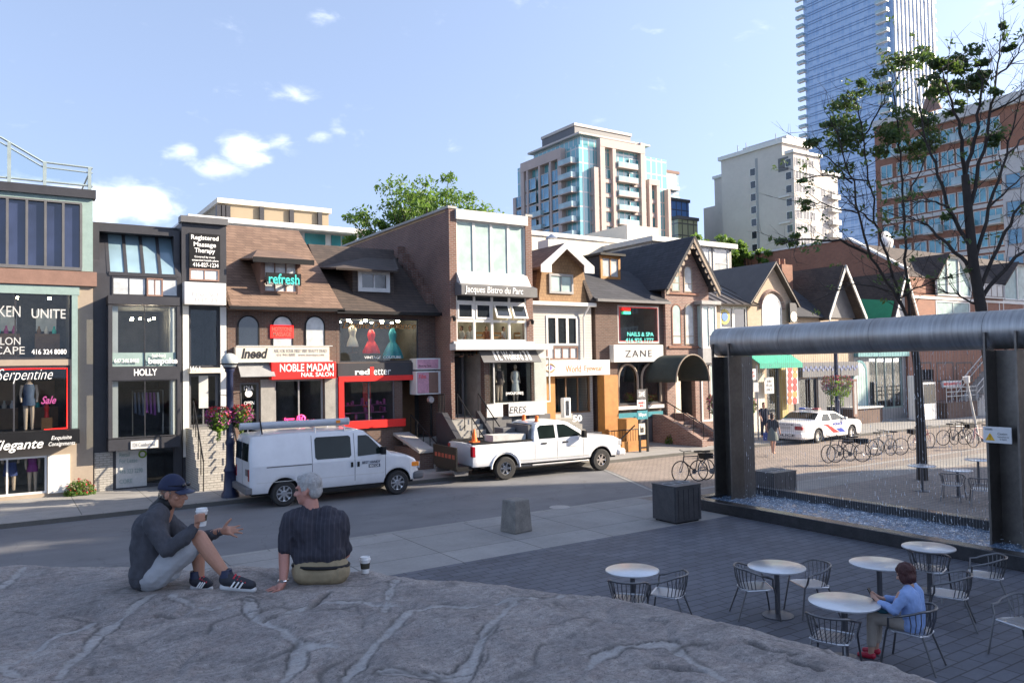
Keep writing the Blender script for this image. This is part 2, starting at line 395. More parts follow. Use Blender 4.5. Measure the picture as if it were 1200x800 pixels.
camera()
# ---- light
w = bpy.data.worlds.new('World'); sc.world = w; w.use_nodes = True; nt = w.node_tree
bg = nt.nodes['Background']; sky = nt.nodes.new('ShaderNodeTexSky'); sky.sky_type = 'NISHITA'; sky.sun_disc = False
SE = R(25); SV = Vector((.885*math.cos(SE), -.466*math.cos(SE), math.sin(SE)))   # towards the sun
sky.sun_elevation = SE; sky.sun_rotation = math.atan2(SV.x, SV.y)
sky.air_density = 1.0; sky.dust_density = 1.2; sky.ozone_density = 1.5; sky.altitude = 100
# small fair weather clouds, placed by direction
tc = nt.nodes.new('ShaderNodeTexCoord'); mp = nt.nodes.new('ShaderNodeVectorMath'); mp.operation = 'MULTIPLY'; mp.inputs[1].default_value = (1,1,2.0)
nt.links.new(tc.outputs['Generated'], mp.inputs[0])
n1 = noisev(nt, 22, 7, .55, mp.outputs[0], .3)
mask = None
for (px, py, rad, st) in [(288,176,.045,1.0),(215,176,.03,.8),(345,108,.042,.6),(372,160,.03,.55),(150,238,.075,1.15),(110,240,.06,1.1),(405,142,.06,.42),(385,20,.04,.3),(250,192,.05,.5),(330,165,.04,.5),(60,250,.09,.9)]:
    d = ray(px, py).normalized()
    ds = nt.nodes.new('ShaderNodeVectorMath'); ds.operation = 'SUBTRACT'; ds.inputs[1].default_value = d; nt.links.new(tc.outputs['Generated'], ds.inputs[0])
    sq = nt.nodes.new('ShaderNodeVectorMath'); sq.operation = 'MULTIPLY'; sq.inputs[1].default_value = (1,1,1.7); nt.links.new(ds.outputs[0], sq.inputs[0])
    ln = nt.nodes.new('ShaderNodeVectorMath'); ln.operation = 'LENGTH'; nt.links.new(sq.outputs[0], ln.inputs[0])
    mr = nt.nodes.new('ShaderNodeMapRange'); mr.inputs[1].default_value = 0; mr.inputs[2].default_value = rad; mr.inputs[3].default_value = st; mr.inputs[4].default_value = 0
    nt.links.new(ln.outputs['Value'], mr.inputs[0])
    if mask is None: mask = mr.outputs[0]
    else:
        mx = nt.nodes.new('ShaderNodeMath'); mx.operation = 'MAXIMUM'; nt.links.new(mask, mx.inputs[0]); nt.links.new(mr.outputs[0], mx.inputs[1]); mask = mx.outputs[0]
ad = nt.nodes.new('ShaderNodeMath'); ad.operation = 'MULTIPLY_ADD'; ad.inputs[1].default_value = .62; nt.links.new(mask, ad.inputs[0]); nt.links.new(n1, ad.inputs[2])
mrr = nt.nodes.new('ShaderNodeMapRange'); mrr.interpolation_type = 'SMOOTHSTEP'; mrr.inputs[1].default_value = .62; mrr.inputs[2].default_value = 1.2; mrr.inputs[4].default_value = .62
nt.links.new(ad.outputs[0], mrr.inputs[0])
v1 = nt.nodes.new('ShaderNodeVectorMath'); v1.operation = 'MULTIPLY_ADD'; v1.inputs[1].default_value = (1, 1, .7); v1.inputs[2].default_value = (0, 0, .36); nt.links.new(tc.outputs['Generated'], v1.inputs[0])
v2 = nt.nodes.new('ShaderNodeVectorMath'); v2.operation = 'NORMALIZE'; nt.links.new(v1.outputs[0], v2.inputs[0]); nt.links.new(v2.outputs[0], sky.inputs['Vector'])
hs = nt.nodes.new('ShaderNodeHueSaturation'); hs.inputs['Saturation'].default_value = .8; hs.inputs['Value'].default_value = 1.0; nt.links.new(sky.outputs[0], hs.inputs['Color'])
tn = mixc(nt, 1.0, hs.outputs[0], (.985, .968, 1.0), 'MULTIPLY')
cm = mixc(nt, mrr.outputs[0], tn, (6.6, 6.6, 6.8)); nt.links.new(cm, bg.inputs[0]); bg.inputs[1].default_value = .135
sl = bpy.data.lights.new('sun', 'SUN'); sl.energy = 4.7; sl.angle = R(.53); sl.color = (1, .86, .68)
so = bpy.data.objects.new('sun', sl); COL.objects.link(so); so.rotation_euler = SV.to_track_quat('Z', 'Y').to_euler(); so.location = (20, -20, 60)
sc.view_settings.view_transform = 'Standard'; sc.view_settings.look = 'None'; sc.view_settings.exposure = 1.52; sc.view_settings.gamma = 1
sc.cycles.max_bounces = 8; sc.cycles.transparent_max_bounces = 24
# ---- ground
def slabm(name, c, w, h, ms=.008, vec='obj', stain=.3, off=0.0, c2=None, rough=.85, bmp=.3): return brickm(name, c, c2 or mul(c, .88), mul(c, .35), w=w, h=h, ms=ms, rough=rough, stain=stain, bmp=bmp, vec=vec, off=off)
YK0, YK1, YF = 16.9, 24.0, 28.5      # near kerb, far kerb, facade line
g = MB().poly([(-900,-900,-.2),(1500,-900,-.2),(1500,1500,-.2),(-900,1500,-.2)]).build('ground', M_('ground_earth', (.12,.12,.11), .95, sc=.2)); structure(g)
def roadmat():
    m, nt, b = newmat('road_asphalt'); b.inputs['Roughness'].default_value = .85
    t = nt.nodes.new('ShaderNodeTexCoord'); mpn = nt.nodes.new('ShaderNodeMapping'); mpn.inputs['Scale'].default_value = (.12, 1.1, 1); nt.links.new(t.outputs['Object'], mpn.inputs[0])
    f = noisev(nt, 1.2, 5, .6, mpn.outputs[0]); f2 = noisev(nt, 120, 3, .7); f3 = noisev(nt, .5, 6, .65)
    c = mixc(nt, ramp(nt, f, .3, .7), (.098,.102,.113), (.158,.162,.174)); c = mixc(nt, .5, c, mixc(nt, ramp(nt, f3, .35, .65), (.10,.10,.107), (.19,.19,.192)))
    c = mixc(nt, ramp(nt, f2, .55, .75), c, (.19,.19,.19)); 
    # cracks
    v = nt.nodes.new('ShaderNodeTexVoronoi'); v.feature = 'DISTANCE_TO_EDGE'; v.inputs['Scale'].default_value = .35
    wv = nt.nodes.new('ShaderNodeVectorMath'); wv.operation = 'ADD'; nn = nt.nodes.new('ShaderNodeTexNoise'); nn.inputs['Scale'].default_value = 1.5; nn.inputs['Detail'].default_value = 6
    nt.links.new(t.outputs['Object'], nn.inputs[0]); nt.links.new(t.outputs['Object'], wv.inputs[0]); nt.links.new(nn.outputs['Color'], wv.inputs[1]); nt.links.new(wv.outputs[0], v.inputs['Vector'])
    c = mixc(nt, ramp(nt, v.outputs['Distance'], .0, .006, (.72,)*3, (1,)*3), (0,0,0), c)
    nt.links.new(c, b.inputs['Base Color']); bump(nt, b, f2, .3, .006); return m
o = MB().poly([(-80,YK0,-.12),(260,YK0,-.12),(260,YK1,-.12),(-80,YK1,-.12)]).build('road', roadmat()); structure(o)
def walk(name, x0, x1, y0, y1, mat, z=0.0): return structure(MB().box(x0, x1, y0, y1, -.25, z).build(name, mat))
K['slabs'] = slabm('sidewalk_slabs', (.36,.35,.335), 1.9, 1.6, .012)
walk('far_sidewalk', -80, 260, YK1+.18, 60, K['slabs'])
walk('far_kerb', -80, 260, YK1, YK1+.178, slabm('kerb_stone', (.33,.32,.30), 2.4, 4, .01), .003)
walk('near_kerb', -80, 260, YK0-.18, YK0, slabm('kerb_stone_near', (.36,.35,.33), 2.4, 4, .01), .003)
walk('near_sidewalk', -80, 15.2, 13.4, YK0-.182, K['slabs'])
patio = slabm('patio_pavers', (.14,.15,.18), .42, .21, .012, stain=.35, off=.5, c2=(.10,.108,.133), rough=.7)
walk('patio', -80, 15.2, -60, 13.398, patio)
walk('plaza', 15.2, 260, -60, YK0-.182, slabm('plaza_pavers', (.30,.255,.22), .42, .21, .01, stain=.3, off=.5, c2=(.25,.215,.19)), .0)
walk('plaza_band', 17.6, 90, 14.6, 15.9, slabm('plaza_band_slabs', (.33,.31,.28), 1.5, 1.3, .01), .006)
# brick crossing and painted markings
o = MB().poly([(16.6,YK0+.005,-.115),(130,YK0+.005,-.115),(130,YK1-.005,-.115),(19.6,YK1-.005,-.115)]).build('brick_paving', slabm('crossing_bricks', (.36,.295,.25), .22, .11, .01, off=.5, c2=(.30,.245,.21))); structure(o)
m = MB()
m.poly([(16.4,YK0+.05,-.111),(16.52,YK0+.05,-.111),(19.52,YK1-.05,-.111),(19.4,YK1-.05,-.111)])
o = m.build('road_marking', M_('worn_white_line', (.26,.26,.25), .8, var=.4, sc=6)); structure(o)
q = gp(656,594); o = MB().lathe([(.28,.001),(.28,.006)], (q.x,q.y,0), 24).build('drain_cover', K['grey']); tag(o, 'round drain cover set in the near pavement', 'drain cover')
m = MB(); m.box(15.6,16.5,24.9,25.9,.0,.006)
o = m.build('utility_cover', K['grey']); tag(o, 'grey rectangular cover plate set in the sunlit pavement', 'cover plate')
def X_(px, Y, py=430): return yp(px, py, Y).x
def Z_(px, py, Y): return yp(px, py, Y).z
def bld(name, label, cat, X0, X1, Y): return thing(name, label, cat, ((X0+X1)/2, Y, 0))
def glaze(parent, rc, Y, nx=1, nz=1, fm='charcoal', fw=.06, d=.1, zs=None, name='shop_window', gm='glass', mull=.05):
    return window(parent, None, Y, nx, nz, K[fm], K[gm], fw, d, rc, mull, name, .05, zs)
def mask_fill(mb, parent, name, mat): return mb.build(name, mat, parent)
def handrail(parent, pts, r=.025, name='handrail', mat='black', posts=True):
    m = MB(); m.tube(pts, r, 6)
    if posts:
        for p in pts[1:-1] if len(pts) > 2 else pts: pass
        n = 4
        for i in range(n+1):
            a = Vector(pts[0]).lerp(Vector(pts[-1]), i/n); m.cyl(a, (a.x, a.y, max(a.z-.95, 0)), r*.7, n=6)
    return m.build(name, K[mat], parent)
# ================= A: grey green corner building
Y = 28.4; A0 = X_(-150, Y); A1 = X_(109, Y)
A = bld('shop_building', 'grey green and brown building with a glass roof railing and a script awning sign', 'building', A0, A1, Y)
def zc(py, px=60): return Z_(px, py, Y)
h2 = (A0+.4, X_(84, Y), zc(421), zc(338)); h1 = (A0+.4, X_(82, Y), zc(506), zc(428)); h0 = (X_(-40, Y), X_(55, Y, 560), .12, zc(533))
zt = zc(229)
m = wallmb(MB(), A0, A1, 0, zc(334), Y, .25, [h2, h1, h0]); shell(m, A0, A1, Y+.25, Y+11, 0, zt, top=True); m.build('wall', K['taupe'], A)
wz0, wz1 = zc(312), zc(237)
m = wallmb(MB(), A0, A1, zc(316), zt, Y+.02, .23, [(A0, X_(95, Y), wz0, wz1)]); m.build('upper_wall', K['teal'], A)
box_part(A, 'brown_band', K['brownband'], (A0, A1+.1, Y-.12, Y+.1, zc(334), zc(317)))
box_part(A, 'green_beam', K['teal'], (A0, X_(93, Y), Y-.06, Y+.1, zc(345), zc(335)+-.003))
box_part(A, 'green_pilaster', K['teal'], (X_(84, Y), X_(91, Y), Y-.05, Y+.1, zc(506), zc(345)-.003))
box_part(A, 'parapet_cap', K['charcoal'], (A0, A1+.08, Y-.1, Y+.35, zt, zt+.28))
xs = [-60,-36,-13,8,31,53,74,95]
f = MB(); f.box(A0, X_(96, Y), Y-.03, Y+.06, wz0-.1, wz0).box(A0, X_(96, Y), Y-.03, Y+.06, wz1, wz1+.06)
for x in xs: f.box(X_(x, Y)-.035, X_(x, Y)+.035, Y-.03, Y+.06, wz0, wz1)
f = f.build('window', K['dgrey'], A); MB().box(A0, X_(95, Y), Y+.08, Y+.09, wz0, wz1).build('pane', K['winb'], f)
# shops
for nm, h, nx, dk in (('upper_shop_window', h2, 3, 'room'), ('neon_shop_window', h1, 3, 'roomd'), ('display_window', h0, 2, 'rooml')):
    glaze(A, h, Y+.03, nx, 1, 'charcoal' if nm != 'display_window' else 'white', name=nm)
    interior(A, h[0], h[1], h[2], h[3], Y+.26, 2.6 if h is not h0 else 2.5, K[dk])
box_part(A, 'interior_lamp', K['lamp'], *[(h2[1]-a, h2[1]-a+.09, Y+1.2, Y+1.29, h2[3]-.25, h2[3]-.19) for a in (.6, 1.5, 2.6)])
for h, zz_ in ((h2, .9), (h1, .7)):
    random.seed(int(zz_*10))
    for i in range(4):
        x = h[1]-.5-i*1.15; MB().box(x-.42, x+.3, Y+2.2, Y+2.6, h[2]+.02, h[2]+zz_).build('counter', K['wood'], A); MB().box(x-.38, x+.22, Y+2.66, Y+2.7, h[2]+zz_+.1, h[3]-.5).build('mirror' if h is h2 else 'wall_shelf', K['winpale' if h is h2 else 'wood'], A)
        for k in range(3): MB().lathe([(.06,0),(.07,.1),(.03,.2),(.03,.26)], (x-.3+k*.22, Y+2.35, h[2]+zz_+.001), 10).build('display_bottle', K[random.choice(['cream','flpink','tealtxt','wood','white'])], A)
pd = MB().box(h1[1]-.75, h1[1]-.45, Y+.6, Y+.9, h1[2]+.01, h1[2]+.42).build('plinth_block', K['orangewood'], A); MB().lathe([(.07,.0),(.05,.18),(.08,.3),(.03,.45),(.045,.52)], (h1[1]-.6, Y+.75, h1[2]+.423), 12).build('red_figurine', K['red'], pd)
# neon outline + writing
m = MB(); a, b, c, d = h1; m.tube([(b-.08, Y-.0, c+.1), (b-.08, Y-.0, d-.1), (a, Y, d-.1)], .02, 6).tube([(b-.08, Y, c+.1), (b-.7, Y, c+.08)], .02, 6); m.build('neon_outline', K['neonr'], A)
def T(parent, s, r, Y, mat, **k): return text(parent, s, RC(r, Y), Y, K[mat], **k)
T(A, 'BROKEN', (-32,358,24,371), Y-.01, 'lgrey'); T(A, 'UNITE', (37,362,77,373), Y-.01, 'lgrey', bold=.01); T(A, 'SALON', (-14,395,24,404), Y-.01, 'lgrey'); T(A, 'ESCAPE', (-22,406,29,415), Y-.01, 'lgrey'); T(A, '416 324 8080', (37,409,78,415), Y-.01, 'inkw', bold=.015)
T(A, 'Serpentine', (-4,432,62,449), Y-.02, 'inkw', shear=.4, bold=-.012); T(A, 'Sale', (48,464,66,473), Y-.02, 'flpink', shear=.4, bold=.02)
box_part(A, 'sign_awning', K['black'], (A0, X_(91, Y), Y-.75, Y-.002, zc(532)+.35, zc(516)+.35)); ya = Y-.76
T(A, 'Elegante', (-10,515,51,530), ya, 'inkw', shear=.35, bold=.01); T(A, 'Exquisite', (60,510,84,516), ya, 'inkw', shear=.3); T(A, 'Consignments', (57,517,88,523), ya, 'inkw', shear=.3)
box_part(A, 'white_panel', K['white_paint'], (X_(56,Y,560), X_(82,Y,560), Y-.05, Y-.002, .1, zc(533)))
# roof railing
rl = MB(); y0 = Y+.1; zb = zt+.32
pts = [(A0, y0, Z_(-150,118,y0)), (X_(0,y0), y0, Z_(0,161,y0)), (X_(50,y0), y0, Z_(50,190,y0)), (A1, y0, Z_(106,197,y0))]
rl.tube(pts, .035, 6); rl.tube([(p[0], p[1], p[2]-.16) for p in pts], .025, 6); rl.tube([(A0, y0, zb+.12), (A1, y0, zb+.12)], .035, 6)
def rz(x):
    for p, q in zip(pts, pts[1:]):
        if p[0] <= x <= q[0]+1e-6: return p[2]+(q[2]-p[2])*(x-p[0])/(q[0]-p[0])
for px in (-80, 10, 52, 105): x = min(X_(px, y0), A1-.03); rl.box(x-.05, x+.05, y0-.04, y0+.04, zt+.28, rz(x))
rl.tube([(A1-.03, y0, pts[-1][2]), (A1-.03, y0+6, pts[-1][2])], .03, 6).tube([(A1-.03, y0, zb+.12), (A1-.03, y0+6, zb+.12)], .03, 6)
rl = rl.build('glass_railing', M_('railing_paint', (.25,.31,.32), .5), A)
gp_ = MB()
for p, q in zip(pts, pts[1:]): gp_.poly([(p[0],y0,zb+.15),(q[0],y0,zb+.15),(q[0],y0,q[2]-.18),(p[0],y0,p[2]-.18)])
gp_.poly([(A1-.03,y0+.05,zb+.15),(A1-.03,y0+6,zb+.15),(A1-.03,y0+6,pts[-1][2]-.1),(A1-.03,y0+.05,pts[-1][2]-.1)]); gp_.build('pane', K['glassc'], rl)
# ================= HOLLY building
Y = 28.55; H0 = A1+.02; H1 = X_(213, Y); yb = 27.95
H = bld('shop_building', 'narrow black metal building with sloped attic glazing and two big bay windows', 'building', H0, H1, Y)
zc = lambda py, px=165: Z_(px, py, Y); zb_ = lambda py, px=168: Z_(px, py, yb)
bx0, bx1 = X_(127, yb), X_(211, yb)
hb = (X_(134,Y,550), X_(206,Y,550), .05, zc(525)); zt = zc(264)
m = wallmb(MB(), H0, H1, 0, zc(322), Y, .25, [(bx0+.1, bx1-.1, zb_(512), zb_(357)), hb]); shell(m, H0, H1, Y+.25, Y+11, 0, zt-.05); m.build('wall', K['charcoal'], H)
box_part(H, 'roof_fascia', K['charcoal'], (H0, H1, Y+.7, Y+1.1, zt-.18, zt+.12))
for q in ((H0, H0+.45), (H1-.14, H1)): MB().prism([(Y+.0, zc(322)), (Y+.9, zt), (Y+1.1, zt), (Y+1.1, zc(322))], 'x', *q).build('attic_side', K['charcoal'], H)
# sloped glazing
sf = MB(); a0, a1 = H0+.45, H1-.14; zs0, zs1 = zc(322), zt-.18
for i in range(5):
    x = a0+(a1-a0)*i/4; sf.prism([(Y-.02, zs0), (Y+.8, zs1), (Y+.88, zs1), (Y+.06, zs0)], 'x', x-.05, x+.05)
sf.box(a0, a1, Y-.03, Y+.07, zs0-.06, zs0+.06)
sf = sf.build('sloped_window', K['charcoal'], H)
MB().slab([(a0,Y+.02,zs0),(a1,Y+.02,zs0),(a1,Y+.84,zs1),(a0,Y+.84,zs1)], .02).build('pane', paneglass('skylight_pane', (.2,.3,.36), .08, .8, .3), sf)
window(H, (131,325,209,347), Y-.03, 4, 1, K['charcoal'], K['winpale'], .05, .06, inset=.02)
window(H, (172,326,191,347), Y-.07, 2, 1, K['brownband'], K['winpale'], .05, .06, name='small_window', inset=.02)
# bay
z2a, z2b, z1a, z1b = zb_(430), zb_(358), zb_(512), zb_(445)
m = MB(); m.box(bx0, bx1, yb, Y+.1, zb_(445), zb_(430)).box(bx0, bx1, yb, Y+.1, zb_(357), zb_(347)).box(bx0, bx1, yb, Y+.1, zb_(526), zb_(513))
for x in (bx0, bx1-.09):
    for q0, q1 in ((z2a, z2b), (z1a, z1b)): m.box(x, x+.09, yb, yb+.1, q0, q1).box(x, x+.09, Y-.1, Y+.1, q0, q1)
m.build('bay_frame', K['charcoal'], H)
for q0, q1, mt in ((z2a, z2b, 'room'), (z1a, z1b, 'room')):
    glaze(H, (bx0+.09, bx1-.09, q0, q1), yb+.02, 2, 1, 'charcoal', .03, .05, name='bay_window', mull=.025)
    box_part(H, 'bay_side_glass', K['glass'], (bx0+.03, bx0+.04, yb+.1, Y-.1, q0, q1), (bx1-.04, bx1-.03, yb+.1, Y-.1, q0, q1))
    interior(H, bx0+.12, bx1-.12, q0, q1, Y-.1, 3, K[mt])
    box_part(H, 'light_jamb', K['white_paint'], (bx0+.14, bx0+.3, yb+.2, yb+.5, q0+.02, q1-.02), (bx1-.26, bx1-.14, yb+.2, yb+.5, q0+.02, q1-.02))
box_part(H, 'interior_lamp', K['lamp'], *[(bx0+a, bx0+a+.07, yb+b, yb+b+.07, z2b-.42+c, z2b-.36+c) for a, b, c in ((.8,1.2,0),(1.1,1.5,.05),(1.35,1.2,0),(1.6,1.9,.1),(.95,2.2,.1))])
rk_ = thing('clothes_rack', 'rack of purple and dark clothes inside the lower bay window of the black building', 'clothes rack', (bx1-.9, Y+.5, z1a))
MB().tube([(bx1-1.3,Y+.5,z1a+.01),(bx1-1.3,Y+.5,z1a+1.5),(bx1-.35,Y+.5,z1a+1.5),(bx1-.35,Y+.5,z1a+.01)], .02, 6).build('rail', K['steel'], rk_)
for i in range(7):
    MB().slab([(bx1-1.2+i*.12,Y+.3,z1a+.75-.05*(i%3)),(bx1-1.2+i*.12,Y+.7,z1a+.75-.05*(i%3)),(bx1-1.22+i*.12,Y+.62,z1a+1.42),(bx1-1.22+i*.12,Y+.38,z1a+1.42)], .06).build('garment', (M_('purple_cloth', (.22,.05,.24), .8) if 'purple_cloth' not in bpy.data.materials else bpy.data.materials['purple_cloth']) if i in (3,4,5) else K['lgrey'] if i == 6 else K['navy'], rk_)
box_part(H, 'lower_sign_band', K['teal'], (bx0+.1, bx1-.1, yb+.06, yb+.1, z2a+.02, zb_(413)))
T(H, '647.346.8468', (134,420,163,425), yb-.0, 'inkw', bold=.01); T(H, '(sal-lon)', (178,414,194,420), yb, 'inkw'); T(H, 'bespoke', (174,419,208,428), yb, 'inkw', bold=.03)
T(H, 'HOLLY', (157,432,184,440), yb-.01, 'inkw', bold=.02)
box_part(H, 'address_plate', K['white_paint'], (X_(153,yb), X_(185,yb), yb-.04, yb-.003, zb_(525), zb_(516))); T(H, '124 Cumberland', (156,518,182,523), yb-.045, 'grey')
glaze(H, (hb[0], hb[1], hb[2], hb[3]), Y+.02, 2, 1, 'charcoal', .07, name='basement_window'); interior(H, hb[0], hb[1], hb[2], hb[3], Y+.26, 2, K['roomd'])
po = panel(H, 'lease_poster', K['lgrey'], (136,527,172,571), Y+.012, .006)
T(po, 'Retail', (140,530,152,535), Y, 'teal'); T(po, 'For Lease', (140,537,161,542), Y, 'teal'); T(po, '416 323 2290', (140,549,167,554), Y, 'teal'); T(po, 'CORE', (140,561,155,566), Y, 'teal')
MB().lathe([(.13,0),(.13,.006),(.08,.006),(.08,0),(.13,0)], (X_(167,Y,532), Y+.0, zc(532)), 20, 'y').build('green_ring', K['leafc'], po)
box_part(H, 'white_brick_panel', K['brickw'], (H0+.03, X_(132,Y,550), Y-.04, Y-.002, 0, zc(527)))
# ================= massage building
Y = 28.6; G0 = H1+.02; G1 = X_(266, Y)
G = bld('shop_building', 'slim black shop with a massage therapy board over a blank white sign box', 'building', G0, G1, Y)
zc = lambda py, px=240: Z_(px, py, Y); zt = zc(262)
hw = (X_(222,Y), X_(257,Y), zc(430), zc(361)); hd = (X_(221,Y), X_(256,Y), zc(500), zc(438))
m = wallmb(MB(), G0, G1, 0, zt, Y, .25, [hw, hd]); shell(m, G0, G1, Y+.25, Y+10, 0, zt); m.build('wall', K['charcoal'], G)
box_part(G, 'roof_fascia', K['dgrey'], (G0-.05, G1+.03, Y-.15, Y+.3, zt-.02, zt+.2))
b = panel(G, 'sign_board', K['black'], (222,274,258,314), Y-.06, .055)
for s, r in (('Registered', (224,276,256,283)), ('Massage', (227,284,253,291)), ('Therapy', (228,291,252,298)), ('Covered by most', (228,300,252,303)), ('extended health plans', (225,304,256,307)), ('416-827-1234', (226,308,256,313))): T(b, s, r, Y-.065, 'inkw', bold=.015)
window(G, (222,315,257,329), Y-.05, 2, 1, K['brownband'], K['winpale'], .05, .06, inset=.03)
wb = panel(G, 'white_sign_box', K['white'], (216,331,265,357), Y-.42, .415, .02); T(wb, 'MASSAGE', (226,342,258,347), Y-.425, 'white_paint'); T(wb, 'THERAPY', (228,349,256,354), Y-.425, 'white_paint')
box_part(G, 'white_pilaster', K['white_paint'], (X_(214,Y), X_(221,Y), Y-.07, Y-.002, .9, zc(359)), (X_(258,Y), X_(265,Y), Y-.07, Y-.002, .9, zc(359)))
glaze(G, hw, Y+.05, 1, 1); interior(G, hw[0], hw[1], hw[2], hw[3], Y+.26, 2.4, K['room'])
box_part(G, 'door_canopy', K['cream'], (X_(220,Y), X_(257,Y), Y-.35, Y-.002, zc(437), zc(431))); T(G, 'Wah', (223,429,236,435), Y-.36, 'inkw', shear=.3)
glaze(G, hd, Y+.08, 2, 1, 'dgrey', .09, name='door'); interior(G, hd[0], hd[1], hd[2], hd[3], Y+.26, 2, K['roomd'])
panel(G, 'door_poster', K['lgrey'], (233,440,244,478), Y+.06, .01)
zd = hd[2]; st = stairs(MB(), G0+.1, G1-.05, Y-2.2, Y-.9, 0, zd, 8); st.box(G0+.1, G1-.05, Y-.9, Y-.002, 0, zd); st.build('steps', K['brickw'], G)
handrail(G, [(G0+.2, Y-2.3, .95), (G0+.2, Y-.8, zd+.95)]); handrail(G, [(G1-.15, Y-2.3, .95), (G1-.15, Y-.8, zd+.95)])
# ================= brick shops under the brown roof
Y = 28.6; B0 = G1+.02; B1 = X_(394, Y)
B = bld('brick_shop', 'brown brick shop with arched windows, light brown shingle roof and bright red sign', 'shop', B0, B1, Y)
zc = lambda py, px=325: Z_(px, py, Y)
zev = zc(361); hw = (X_(322,Y,470), X_(379,Y,470), zc(497), zc(445)); hd = (X_(281,Y,470), X_(304,Y,470), .35, zc(447))
m = wallmb(MB(), B0, B1, 0, zev, Y, .25, [hw, hd]); shell(m, B0, B1, Y+.25, Y+9, 0, zev, .2, True); m.build('wall', K['brickd'], B)
# roof: steep front slope with a ridge set back
yr = Y+3.2; zr = Z_(308, 267, yr)
rx0 = B0-.05; rx1t = yp(350,270,yr).x; rx1b = yp(403,361,Y-.5).x
rf = MB().slab([(rx0,Y-.5,zev-.05),(rx1b,Y-.5,zev-.05),(rx1t,yr,zr),(rx0,yr,zr)], .12)
rf.slab([(rx0,yr,zr),(rx1t,yr,zr),(rx1t,yr+3,zr-.5),(rx0,yr+3,zr-.5)], .1)
rf.slab([(rx0,Y-.5,zev-.05),(rx0,yr,zr),(rx0,yr+.1,zev-.05)], .1)
rf.slab([(rx1b,Y-.5,zev-.07),(rx1b+.3,yr,zev-.07),(rx1t,yr,zr)], .1)
roofB = rf.build('roof', K['shing'], B)
def rooft(px, py, Yev=Y-.5, zev=zev-.05, yr=yr, zr=zr):
    """point of the roof plane seen at px,py"""
    d = ray(px, py); k = (zr-zev)/(yr-Yev); t = (zev-k*Yev - CAMZ)/(d.z - k*d.y); return CPOS + d*t
box_part(B, 'gutter', K['black'], (rx0, rx1b, Y-.62, Y-.5, zev-.12, zev+.0))
# dormer
p0 = rooft(305,342); p1 = rooft(352,344); yd = (p0.y+p1.y)/2-.05; dx0, dx1 = p0.x, p1.x; dzt = Z_(330,306,yd)
dm = MB().box(dx0, dx0+.12, yd, yr+.3, p0.z-.2, dzt).box(dx1-.12, dx1, yd, yr+.3, p0.z-.2, dzt); D = dm.build('dormer', K['brownband'], B)
window(D, None, yd+.02, 3, 1, K['brownband'], K['winpale'], .05, .08, (dx0+.12, dx1-.12, p0.z, dzt), zs=[.45])
q = rooft(316,290)
MB().slab([(dx0-.45,yd-.55,dzt-.02),(dx1+.35,yd-.55,dzt-.02),(q.x+.2,q.y+.9,q.z+.15),(q.x-.15,q.y+.9,q.z+.15)], .08).slab([(dx0-.45,yd-.55,dzt-.02),(q.x-.15,q.y+.9,q.z+.15),(dx0-.3,yr+.2,dzt+.4)], .07).slab([(dx1+.35,yd-.55,dzt-.02),(dx1+.3,yr+.2,dzt+.4),(q.x+.2,q.y+.9,q.z+.15)], .07).build('dormer_roof', K['shing'], D)
box_part(D, 'dormer_fascia', K['black'], (dx0-.42, dx1+.33, yd-.58, yd-.55, dzt-.16, dzt+.03))
ys = yd-.45; sb = panel(B, 'dormer_sign', K['black'], (312,320,353,334), ys, .08); T(sb, 'refresh', (315,321,351,333), ys-.01, 'tealtxt', bold=.02); T(sb, 'SKIN  LASER  COSMETIC', (313,331,350,334), ys-.008, 'lgrey')
box_part(B, 'sign_bracket', K['black'], (X_(314,ys), X_(316,ys), ys+.08, yd+.3, Z_(314,330,ys), Z_(314,327,ys)), (X_(349,ys), X_(351,ys), ys+.08, yd+.3, Z_(349,330,ys), Z_(349,327,ys)))
for cx in (291, 331, 369):
    x = X_(cx, Y, 385); hwid = .39; wn = archwin(B, x, hwid, zc(407, cx), zc(382, cx), Y, K['black'], K['win'] if cx == 291 else K['winpale'], .05, 'arched_window')
nb = panel(B, 'neon_sign', K['neonr'], (317,381,344,396), Y-.05, .03); T(nb, 'HOTSTONE', (319,383,342,388), Y-.055, 'brownband', bold=.02); T(nb, 'MASSAGE', (320,389,341,394), Y-.055, 'brownband', bold=.02)
ib = panel(B, 'cream_sign', K['cream'], (276,406,386,423), Y-.25, .248, .01); yy = Y-.255
T(ib, 'Ineed', (283,408,314,420), yy, 'ink', shear=.25, bold=.03); T(ib, 'ASK FOR YOUR FIRST VISIT BEAUTY DEALS', (321,409,383,413), yy, 'grey'); T(ib, '416 944 8880   www.ineedspa.com', (324,414,380,418), yy, 'grey')
MB().box(X_(275,Y), X_(387,Y), Y-.27, Y-.2, zc(424)-.01, zc(423)).box(X_(275,Y), X_(387,Y), Y-.27, Y-.2, zc(406), zc(405)).build('sign_trim', K['lgrey'], ib)
rb = panel(B, 'red_sign', K['red'], (318,424,394,444), Y-.35, .345, .02); yy = Y-.36
T(rb, 'NOBLE MADAM', (328,426,391,435), yy, 'inkw', bold=.015); T(rb, 'NAIL SALON', (353,436,391,441), yy, 'inkw', bold=.015)
MB().slab([(X_(278,Y),Y-.5,zc(441,297)),(X_(318,Y),Y-.5,zc(441,297)),(X_(318,Y),Y-.01,zc(424,297)),(X_(278,Y),Y-.01,zc(424,297))], .03).build('grey_awning', K['grey'], B)
glaze(B, hw, Y+.06, 2, 1, 'grey', .06); interior(B, hw[0], hw[1], hw[2], hw[3], Y+.26, 2.4, K['room'])
